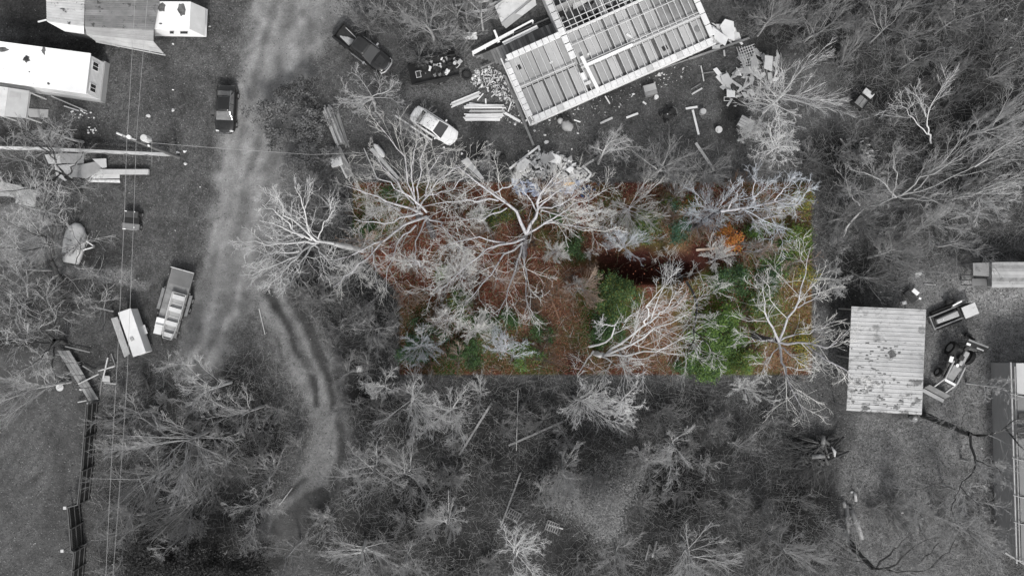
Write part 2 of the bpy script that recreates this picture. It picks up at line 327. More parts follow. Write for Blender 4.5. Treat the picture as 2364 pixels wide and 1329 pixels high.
# ------------------------------------------------------------------ trees, bushes and undergrowth
RS = np.random.RandomState(7)
def unit(a): return a/np.maximum(np.linalg.norm(a, axis=-1, keepdims=True), 1e-9)
def grow(P0, D, Ln, K, wob, up, rs):
    n = len(P0); pts = np.zeros((n, K+1, 3)); pts[:, 0] = P0; d = unit(D.copy())
    for i in range(K):
        d = unit(d+rs.normal(0, wob, (n, 3))+np.array([0, 0, up])); pts[:, i+1] = pts[:, i]+d*(Ln/K)[:, None]
    return pts
def spawn(pts, R0, R1, Ln, per, ang, frac, t0, rs, upb=0.0, pw=.8):
    """children of every branch: start points, directions, lengths, radii"""
    n, K1, _ = pts.shape; K = K1-1; N = n*per
    b = np.repeat(np.arange(n), per); t = (t0+(1-t0)*((np.tile(np.arange(per), n)+rs.rand(N))/per)**pw)*K*.999
    i = t.astype(int); f = (t-i)[:, None]; st = pts[b, i]*(1-f)+pts[b, i+1]*f; tg = unit(pts[b, i+1]-pts[b, i])
    rnd = unit(rs.normal(0, 1, (N, 3))); pr = unit(rnd-tg*np.sum(rnd*tg, 1, keepdims=True))
    a = np.radians(rs.uniform(ang[0], ang[1], N))[:, None]; d = tg*np.cos(a)+pr*np.sin(a); d[:, 2] += upb
    tt = t/K; ln = Ln[b]*rs.uniform(frac[0], frac[1], N)*(1-.55*tt); r = (R0[b]*(1-tt)+R1[b]*tt)
    return st, unit(d), ln, r
def tubes(pts, R0, R1, n, pw=1.0):
    B, K1, _ = pts.shape; t = np.gradient(pts, axis=1); t = unit(t)
    ref = np.where(np.abs(t[..., 2:3]) < .9, np.array([0, 0, 1.]), np.array([1., 0, 0])); a = unit(np.cross(t, ref)); c = np.cross(t, a)
    k = (np.arange(K1)/(K1-1))**pw; r = R0[:, None]*(1-k)+R1[:, None]*k
    th = 2*PI*np.arange(n)/n
    V = pts[:, :, None]+(a[:, :, None]*np.cos(th)[None, None, :, None]+c[:, :, None]*np.sin(th)[None, None, :, None])*r[:, :, None, None]
    base = (np.arange(B)*K1*n)[:, None, None]+(np.arange(K1-1)*n)[None, :, None]; j = np.arange(n); j2 = (j+1) % n
    F = np.stack([base+j, base+j2, base+j2+n, base+j+n], -1).reshape(-1, 4)
    return V.reshape(-1, 3), F
def merge(L):
    V = []; F = []; o = 0
    for v, f in L: V.append(v); F.append(f+o); o += len(v)
    return np.concatenate(V), np.concatenate(F)

BARK = mat('bark_grey', .32, .3, 3, .9, .2, rnd=.3, stain=(.09, .35, 1.5)); TWIG = mat('twig_grey', .33, .3, 2, .9, 0, rnd=.3)
BARKP = mat('bark_pale', .44, .25, 3, .9, .2, rnd=.3, stain=(.16, .25, 1.5)); TWIGP = mat('twig_pale', .47, .25, 2, .9, 0, rnd=.3)
BARKD = mat('bark_dark', .045, .5, 3, .9, .3, stain=(.2, .2, 2)); TWIGD = mat('twig_mid', .2, .3, 2, .9, 0, rnd=.3)
BARKC = mat('bark_lot', (.40, .395, .41), .35, 3, .9, .2, rnd=.35, stain=((.10, .085, .09), .35, 1.5)); TWIGC = mat('twig_lot', (.55, .545, .53), .35, .8, .9, 0, rnd=.25); TWIGR = mat('twig_brown', (.13, .085, .06), .4, 1.3, .9, 0); TRD = mat('trunk_dark', (.07, .065, .07), .4, 2, .9, .3, stain=(.2, .25, 2)); BT_R = 0
TWIGB = mat('twig_blueish', (.50, .53, .57), .25, 2, .9, 0, rnd=.25); TWIGT = mat('twig_tan', (.30, .23, .185), .3, 1.3, .9, 0, rnd=.3)
TWIGG = mat('twig_greenish', (.24, .27, .17), .3, 1.3, .9, 0)
BT = {'r': (TRD, TWIGR), 'g': (BARK, TWIG), 'p': (BARKP, TWIGP), 'd': (BARKD, TWIG), 'm': (BARK, TWIGD), 'c': (BARKC, TWIGC), 'b': (BARKC, TWIGB), 't': (BARKC, TWIGT), 'k': (BARKD, TWIGC), 'w': (mat('bark_bright', .5, .2, 3, .9, .2, rnd=.1, stain=(.2, .2, 1.5)), mat('twig_bright', .6, .2, 2, .9, 0, rnd=.1))}

STY = {  # crookedness, upward pull, limbs' angle, counts per level, twig thickness
    'oak': dict(wob=.24, up=.03, ang=(38, 78), n=(10, 7, 7, 2), r=.0092, l2=(26, 62), l3=(18, 50), f3=(.38, .75), L=(.65, 1)),
    'fan': dict(wob=.08, up=.05, ang=(22, 80), n=(20, 7, 5, 2), r=.0082, l2=(12, 34), l3=(10, 32), f3=(.45, .9), L=(.5, 1)),
    'thin': dict(wob=.15, up=.05, ang=(25, 80), n=(11, 7, 6, 2), r=.0088, l2=(16, 42), l3=(13, 38), f3=(.42, .8), L=(.6, 1)),
    'brush': dict(wob=.12, up=.09, ang=(20, 75), n=(15, 5, 4, 1), r=.0095, l2=(14, 42), l3=(14, 40), f3=(.4, .8), L=(.6, 1)),
}
def crown_from(l1, R, Ln, st, rs, limb_sides=5):
    """limbs given as polylines; returns (limb tubes, fine tubes)"""
    s = STY[st]; Rt = np.maximum(R*.13, s['r']*1.6)
    big = [tubes(l1, R, Rt, limb_sides)]
    s2, d2, n2, r2 = spawn(l1, R, Rt, Ln, s['n'][1]+1, s['l2'], (.34, .68), .14, rs, .06); R2 = np.maximum(r2*.42, s['r']*1.5)
    p2 = grow(s2, d2, n2, 4, s['wob'], s['up'], rs); T2 = np.maximum(R2*.4, s['r']); fine = [tubes(p2, R2, T2, 3)]
    s3, d3, n3, r3 = spawn(p2, R2, T2, n2, s['n'][2], s['l3'], s['f3'], .1, rs, .02); R3 = np.maximum(r3*.5, s['r']*1.05)
    p3 = grow(s3, d3, n3, 2, s['wob']*1.1, s['up'], rs); T3 = np.full(len(p3), s['r']); fine.append(tubes(p3, R3, T3, 3))
    s4, d4, n4, r4 = spawn(p3, R3, T3, n3, s['n'][3], s['l3'], (.45, .9), .15, rs, .0)
    p4 = grow(s4, d4, np.maximum(n4, .18), 1, s['wob']*1.1, s['up'], rs); fine.append(tubes(p4, np.full(len(p4), s['r']), np.full(len(p4), s['r']*.6), 3))
    return merge(big), merge(fine)
def tree_mesh(h, rad, st, seed, lean=(0, 0)):
    rs = np.random.RandomState(seed); s = STY[st]; tr = .009*h+.014*rad
    base = np.zeros((1, 3)); tp = grow(base, np.array([[lean[0]*.4, lean[1]*.4, 1.0]]), np.array([h*(.62 if st != 'brush' else .15)]), 6, .05, .05, rs)
    tube_t = tubes(tp, np.array([tr*1.25]), np.array([tr*.45]), 7)
    N = s['n'][0]; t = (.35+.64*(np.arange(N)+rs.rand(N)*.8)/N)*6*.999 if st != 'brush' else rs.rand(N)*5.9
    i = t.astype(int); f = (t-i)[:, None]; p0 = tp[0, i]*(1-f)+tp[0, i+1]*f
    az = np.arange(N)*2.39996+rs.uniform(-1.1, 1.1, N); az += .8*np.sin(az+seed); el = np.radians(90-rs.uniform(*s['ang'], N))
    el = el+(t/6-.5)*.6
    D = np.stack([np.cos(az)*np.cos(el)+lean[0], np.sin(az)*np.cos(el)+lean[1], np.sin(el)], 1)
    ce = np.maximum(np.cos(el), .45); L = rad/ce*rs.uniform(.4, 1.05, N)*.9; L = np.minimum(L, h*.75)
    l1 = grow(p0, D, L, 6, s['wob']*.75, s['up']*.5, rs)
    big, fine = crown_from(l1, np.full(N, tr*(.48 if st == 'oak' else .34))*(1.15-.5*t/6)*rs.uniform(.55, 1.2, N), L, st, rs)
    return merge([tube_t, big]), fine
def put_tree(name, label, loc, trunk_me, crown_me, rz=0, sc=1, group=None, limb_me=None):
    t = thing(name, label, 'tree' if 'tree' in name else 'shrub', (loc[0], loc[1], loc[2] if len(loc) > 2 else -.05), rz, group); t.scale = (sc, sc, sc)
    for nm, me in (('trunk', trunk_me), ('crown', crown_me))+((('limbs', limb_me),) if limb_me else ()):
        o = bpy.data.objects.new(nm, me); C.objects.link(o); o.parent = t
    return t
def tree(label, px, py, rpx, h, st, tone, seed, lean=(0, 0), name='bare_tree', group=None):
    """px, py: where the photograph shows the middle of the crown"""
    rad = rpx/S*(1-.75*h/H); x, y = P(px, py, h*.6); (a, b_) = tree_mesh(h, rad, st, seed, lean)
    x -= lean[0]*h*.3; y -= lean[1]*h*.3
    mb, mt = BT[tone]; return put_tree(name, label, (x, y), npmesh('trunk', *a, mb, smooth=True, link=False), npmesh('crown', *b, mt, smooth=False, link=False) if False else npmesh('crown', *b_, mt, link=False), 0, 1, group)
def hero(label, base, limbs, tone, seed, trunk=None, r=.22, st='oak', rl=.13, name='bare_tree'):
    """a tree whose trunk and main limbs follow the photograph: points are (px, py, height)"""
    rs = np.random.RandomState(seed); bx, by = P(*base); O = np.array([bx, by, -.05])
    tk = [P3(*p) for p in (trunk or [])]; tk = np.array([O]+[np.array(q) for q in tk])
    tt = np.linspace(0, len(tk)-1, 8); tp = np.stack([np.interp(tt, np.arange(len(tk)), tk[:, k]) for k in range(3)], 1)-O
    tp[1:-1] += rs.normal(0, .05, (6, 3)); big = [tubes(tp[None], np.array([r*1.2]), np.array([r*.75]), 8)]
    K = 8; L1 = []; Ln = []; R = []
    for q in limbs:
        rr = rl
        if isinstance(q[-1], float): rr = q[-1]; q = q[:-1]
        q = np.array([P3(*p) for p in q])-O; seg = np.r_[0, np.cumsum(np.linalg.norm(np.diff(q, axis=0), axis=1))]
        u = np.linspace(0, seg[-1], K+1); pl = np.stack([np.interp(u, seg, q[:, k]) for k in range(3)], 1)
        pl[1:] += rs.normal(0, .09*min(1, seg[-1]/5), (K, 3)); L1.append(pl); Ln.append(seg[-1]); R.append(rr)
    bg_, fine = crown_from(np.array(L1), np.array(R), np.array(Ln), st, rs, 6)
    mb, mt = BT[tone]
    return put_tree(name, label, O, npmesh('trunk', *merge(big), TRD if tone in 'cbk' else mb, smooth=True, link=False), npmesh('crown', *fine, mt, link=False), limb_me=npmesh('limbs', *bg_, mb, smooth=True, link=False))

# --- trees whose limbs are laid out one by one
hero('largest pale bare oak in the lot with limbs spreading from one dark fork', (1208, 590), [
    [(1215, 540, 5), (1185, 480, 7), (1130, 440, 9), (1085, 405, 11), (1050, 380, 12), .17], [(1215, 540, 5), (1243, 495, 7), (1240, 460, 9), (1262, 428, 11), (1300, 395, 12.5), .16],
    [(1150, 463, 8), (1090, 462, 9), (1010, 470, 10), (960, 480, 11), .08], [(1210, 550, 5), (1180, 562, 6), (1130, 570, 7), (1080, 610, 9), (1040, 650, 10), (1000, 680, 11), .11],
    [(1205, 560, 5), (1165, 590, 7), (1120, 640, 9), (1085, 690, 11), (1060, 730, 12), .10], [(1205, 565, 5), (1190, 620, 7), (1170, 670, 9), (1150, 730, 11), .10],
    [(1208, 570, 5), (1212, 640, 7), (1215, 690, 9), (1232, 730, 10), .09], [(1215, 540, 5), (1270, 512, 7), (1330, 526, 9), (1400, 520, 11), .10], [(1255, 515, 7), (1330, 470, 9), (1400, 440, 11), .08],
    [(1165, 560, 6), (1110, 545, 8), (1040, 560, 9), (1000, 600, 10), .08], [(1170, 480, 7), (1110, 510, 8), (1040, 500, 9), .07], [(1243, 480, 8), (1290, 440, 10), (1350, 410, 12), .08], [(1140, 445, 9), (1200, 420, 11), (1190, 395, 12), .07]],
    'c', 1, [(1210, 565, 3), (1215, 540, 5)], .3)
hero('tall bare tree in the lot whose long limbs reach left over its bent corner', (1000, 545), [
    [(985, 500, 6), (930, 520, 8), (880, 560, 10), (820, 585, 12), (770, 600, 13), .13], [(975, 495, 6), (940, 480, 8), (880, 460, 10), (830, 440, 12), (800, 425, 13), .12],
    [(970, 490, 7), (930, 500, 9), (870, 515, 11), (815, 505, 12), .11], [(985, 490, 7), (950, 455, 9), (910, 435, 11), (860, 400, 13), .10], [(960, 520, 7), (920, 560, 9), (900, 610, 11), (890, 670, 12), .09],
    [(880, 560, 10), (840, 600, 11), (800, 640, 12), (770, 660, 13), .07], [(985, 500, 6), (1020, 520, 8), (1060, 560, 10), .08], [(860, 570, 10), (865, 620, 11), (870, 660, 12), .06], [(990, 500, 6), (960, 560, 9), (960, 640, 11), .07]],
    'c', 2, [(992, 525, 3), (985, 500, 6)], .26)
hero('bare tree rising at the top left corner of the lot, limbs fanned up the picture', (965, 505), [
    [(965, 480, 5), (945, 430, 8), (935, 370, 10), (905, 320, 12), (880, 290, 13), .09], [(965, 480, 5), (968, 430, 8), (970, 380, 10), (985, 320, 12), .09], [(965, 480, 5), (985, 440, 8), (995, 390, 10), (1030, 340, 12), .08],
    [(955, 470, 6), (920, 430, 9), (880, 380, 11), (850, 340, 12), .08], [(968, 480, 6), (1010, 420, 9), (1050, 390, 11), (1100, 370, 12), .07], [(960, 470, 7), (950, 400, 10), (960, 330, 13), .07], [(980, 450, 8), (1040, 440, 10), (1080, 400, 12), .07]],
    'c', 3, [(967, 495, 3), (965, 480, 5)], .2, 'thin')
hero('large pale bare tree left of the lot leaning out over the dirt road', (838, 577), [
    [(770, 562, 7), (720, 555, 9), (690, 520, 10), (655, 490, 12), (635, 450, 13), .13], [(735, 560, 8), (700, 545, 10), (650, 525, 12), (600, 510, 13), .12], [(735, 560, 8), (690, 560, 10), (640, 560, 12), (565, 562, 13), .12],
    [(725, 560, 8), (690, 590, 10), (640, 610, 12), (580, 632, 13), .11], [(730, 562, 8), (700, 600, 10), (680, 640, 12), (670, 665, 13), .09], [(720, 552, 9), (700, 480, 11), (680, 430, 13), .10],
    [(735, 558, 8), (745, 520, 10), (775, 480, 12), .07], [(700, 548, 10), (640, 490, 12), (600, 470, 13), .09], [(725, 565, 8), (760, 600, 10), (780, 620, 11), .07], [(690, 580, 10), (620, 585, 12), (590, 610, 13), .08], [(690, 590, 10), (640, 640, 12), (610, 660, 13), .07]],
    'w', 4, [(810, 572, 3), (770, 562, 7)], .26)
hero('long limbed pale tree low in the lot, its limbs swept to the upper right', (1375, 815), [
    [(1400, 818, 3), (1450, 780, 6), (1500, 740, 8), (1520, 690, 10), (1530, 660, 11), .15], [(1395, 820, 3), (1450, 800, 6), (1510, 760, 8), (1575, 735, 10), (1600, 720, 11), .13], [(1400, 820, 3), (1460, 815, 6), (1520, 810, 8), (1600, 770, 10), .11],
    [(1360, 800, 3), (1410, 785, 5), (1420, 750, 7), (1450, 735, 9), (1475, 720, 10), .11], [(1490, 750, 8), (1495, 700, 10), (1540, 650, 11), .09], [(1500, 745, 8), (1540, 710, 10), (1560, 670, 11), .08], [(1390, 822, 3), (1440, 850, 6), (1475, 870, 8), .08],
    [(1370, 810, 3), (1340, 850, 5), (1330, 880, 7), .08], [(1420, 750, 7), (1390, 750, 8), (1380, 740, 9), .05]], 'w', 5, [(1385, 818, 2), (1395, 820, 3)], .26)
hero('crooked tree with a dark curving trunk below the shaded hollow in the lot', (1545, 612), [
    [(1585, 650, 7), (1605, 690, 8), (1605, 720, 9), (1600, 790, 11), (1585, 830, 12), .12], [(1570, 640, 6), (1600, 640, 8), (1640, 650, 10), .07], [(1605, 690, 8), (1640, 680, 10), (1670, 650, 11), .06], [(1605, 720, 9), (1650, 740, 11), .06],
    [(1575, 640, 6), (1555, 680, 9), (1540, 700, 10), .06], [(1560, 625, 5), (1545, 600, 7), (1520, 590, 8), .06], [(1600, 760, 10), (1640, 800, 12), (1660, 840, 13), .06]], 'k', 6, [(1560, 622, 3), (1570, 640, 6)], .24)
hero('bare tree at the right end of the lot with crossing limbs and dark main branches', (1740, 775), [
    [(1798, 788, 9), (1775, 740, 10), (1765, 690, 12), (1760, 660, 13), .12], [(1798, 788, 9), (1820, 735, 10), (1845, 690, 12), (1860, 620, 13), (1868, 570, 14), .12], [(1798, 790, 9), (1860, 795, 10), (1920, 800, 12), (1960, 760, 13), .11],
    [(1798, 790, 9), (1805, 840, 10), (1820, 880, 12), (1855, 960, 13), .12], [(1860, 795, 10), (1910, 830, 12), (1960, 860, 13), (2010, 880, 13), .09], [(1785, 785, 8), (1745, 785, 10), (1710, 775, 11), .07], [(1830, 710, 11), (1880, 690, 13), (1900, 660, 14), .06],
    [(1798, 788, 9), (1840, 770, 10), (1890, 760, 12), (1930, 740, 13), .08], [(1800, 800, 9), (1770, 830, 11), (1760, 860, 12), .06], [(1800, 800, 9), (1845, 830, 11), (1885, 850, 12), .07]], 'c', 7, [(1770, 781, 5), (1798, 788, 9)], .25)
hero('pale bare tree with leaning trunk at the top right corner of the lot', (1590, 530), [
    [(1665, 487, 7), (1730, 478, 9), (1790, 465, 11), (1850, 450, 13), .14], [(1730, 478, 9), (1760, 440, 11), (1790, 420, 12), .08], [(1780, 466, 11), (1820, 430, 13), (1840, 400, 14), .07], [(1700, 482, 8), (1735, 500, 10), (1760, 530, 11), .07],
    [(1790, 465, 11), (1830, 480, 12), (1870, 440, 14), .07], [(1760, 470, 10), (1790, 510, 12), (1810, 560, 13), .07], [(1740, 476, 9), (1735, 440, 11), (1745, 400, 13), .07], [(1680, 485, 8), (1700, 445, 10), (1720, 420, 12), .07]], 'b', 8, [(1630, 508, 4), (1665, 487, 7)], .24)
hero('pale limbed bare tree below the white scraps of the collapsed pile', (1235, 500), [
    [(1240, 490, 6), (1245, 455, 9), (1290, 420, 12), (1330, 400, 13), .08], [(1240, 490, 6), (1215, 440, 10), (1195, 405, 12), .08], [(1245, 480, 7), (1300, 470, 10), (1350, 440, 12), .08], [(1250, 485, 7), (1300, 500, 9), (1345, 520, 11), .07]], 'c', 9, [(1238, 495, 3), (1240, 490, 6)], .16)
hero('bare tree with a thick dark leaning trunk beside the lower corner of the ribbed roof', (2132, 958), [
    [(2240, 1002, 8), (2290, 1005, 10), (2320, 985, 11), (2380, 950, 12), .14], [(2240, 1005, 8), (2250, 1050, 9), (2252, 1080, 10), (2220, 1110, 11), (2205, 1150, 12), .13], [(2320, 985, 11), (2345, 1020, 12), (2375, 1045, 13), .10], [(2215, 990, 7), (2230, 960, 9), (2225, 930, 10), .06],
    [(2250, 1060, 9), (2300, 1080, 11), (2330, 1110, 12), .06], [(2205, 1150, 12), (2195, 1180, 13), (2210, 1210, 13), .05], [(2230, 995, 8), (2200, 975, 10), (2180, 950, 11), .05], [(2215, 1120, 11), (2240, 1150, 12), (2270, 1170, 13), .05], [(2205, 1130, 11), (2150, 1115, 12), (2090, 1140, 13), .05]],
    'd', 10, [(2180, 978, 4), (2240, 1002, 8)], .3)
hero('bare tree at the bottom edge with several dark limbs reaching right', (1960, 1250), [
    [(2015, 1310, 6), (2060, 1310, 8), (2110, 1260, 10), (2170, 1240, 11), .12], [(2020, 1312, 6), (2100, 1320, 9), (2180, 1310, 11), .11], [(2025, 1310, 6), (2060, 1270, 8), (2100, 1235, 10), (2110, 1225, 10), .10], [(2120, 1300, 9), (2160, 1260, 10), (2185, 1230, 11), .08],
    [(2150, 1310, 10), (2190, 1270, 11), (2210, 1230, 12), .08], [(2000, 1300, 5), (1960, 1290, 8), (1910, 1280, 10), .08], [(1990, 1290, 4), (1950, 1250, 7), (1900, 1220, 9), .08]], 'd', 11, [(1985, 1280, 3), (2015, 1310, 6)], .26)
hero('wide pale leaning tree right of the lot, its long trunk pointing to the upper right', (1940, 555), [
    [(2030, 472, 6), (2075, 455, 7), (2160, 425, 9), (2250, 385, 11), (2300, 345, 12), .075], [(2075, 455, 7), (2130, 410, 9), (2190, 380, 11), (2240, 340, 12), .09], [(2070, 456, 7), (2050, 430, 8), (2010, 400, 10), (1960, 390, 11), .08],
    [(2075, 455, 7), (2140, 460, 9), (2200, 468, 11), .07], [(2250, 385, 11), (2310, 340, 13), (2370, 300, 14), .08], [(2060, 455, 7), (2070, 400, 9), (2060, 350, 11), .07], [(2110, 440, 8), (2180, 370, 11), (2230, 310, 13), .07], [(1985, 475, 3), (1960, 440, 6), (1950, 410, 7), .08]],
    'g', 12, [(1960, 520, 2), (1985, 482, 4), (2030, 472, 6)], .10, 'thin', .055)
hero('small forked sapling with two pale limbs above the leaning tree on the right', (2150, 330), [
    [(2140, 290, 5), (2140, 270, 6), (2165, 220, 8), (2185, 180, 9), .06], [(2140, 310, 4), (2105, 270, 6), (2080, 245, 8), (2050, 240, 9), .05], [(2138, 270, 6), (2120, 225, 8), (2110, 200, 9), .04]], 'w', 13, [(2145, 310, 3), (2140, 290, 5)], .08, 'thin')
hero('dark trunked bare tree beside the pale upturned boat hull', (140, 648), [
    [(118, 600, 5), (112, 560, 6), (90, 530, 8), (60, 500, 9), .10], [(125, 590, 5), (120, 520, 7), (105, 460, 9), (110, 400, 11), .10], [(130, 620, 3), (170, 610, 5), (190, 570, 7), (160, 520, 9), .06], [(120, 560, 6), (135, 490, 9), (140, 440, 11), .07],
    [(110, 550, 6), (60, 530, 9), (10, 510, 11), .07], [(118, 560, 6), (60, 580, 9), (0, 570, 11), .06]], 'd', 14, [(128, 620, 3), (118, 600, 5)], .2)
hero('dark stemmed crooked tree standing over the pile of grey sheets at left', (185, 440), [
    [(150, 405, 5), (130, 380, 7), (115, 330, 9), (115, 290, 11), .10], [(155, 405, 5), (175, 380, 7), (190, 355, 8), .09], [(150, 405, 5), (110, 390, 8), (60, 370, 10), (10, 340, 12), .10], [(150, 410, 5), (200, 425, 6), (210, 412, 7), .08],
    [(130, 370, 8), (80, 330, 10), (40, 290, 12), .08], [(120, 340, 9), (150, 300, 11), (145, 270, 12), .07], [(140, 400, 6), (90, 430, 9), (30, 440, 11), (-30, 450, 12), .08], [(120, 350, 9), (60, 300, 12), (20, 290, 13), .07], [(140, 420, 6), (110, 470, 9), (100, 510, 10), .07]], 'd', 15, [(170, 425, 2), (150, 405, 5)], .22)
hero('bare tree over the lawn edge with one long dark bough reaching right', (150, 790), [
    [(130, 750, 3), (160, 720, 4), (215, 702, 4), (248, 690, 4), .11], [(125, 780, 5), (90, 760, 7), (40, 740, 9), (0, 700, 11), .10], [(125, 790, 5), (80, 790, 7), (30, 800, 9), (-20, 780, 11), .10], [(125, 800, 5), (120, 850, 7), (130, 890, 8), .08],
    [(125, 770, 5), (90, 720, 8), (50, 680, 10), (40, 640, 11), .08], [(130, 760, 4), (110, 700, 7), (100, 660, 9), .07], [(125, 790, 5), (90, 830, 8), (40, 860, 10), .08], [(120, 790, 6), (60, 770, 9), (10, 760, 11), .07]], 'd', 16, [(140, 785, 2), (125, 785, 5)], .2)

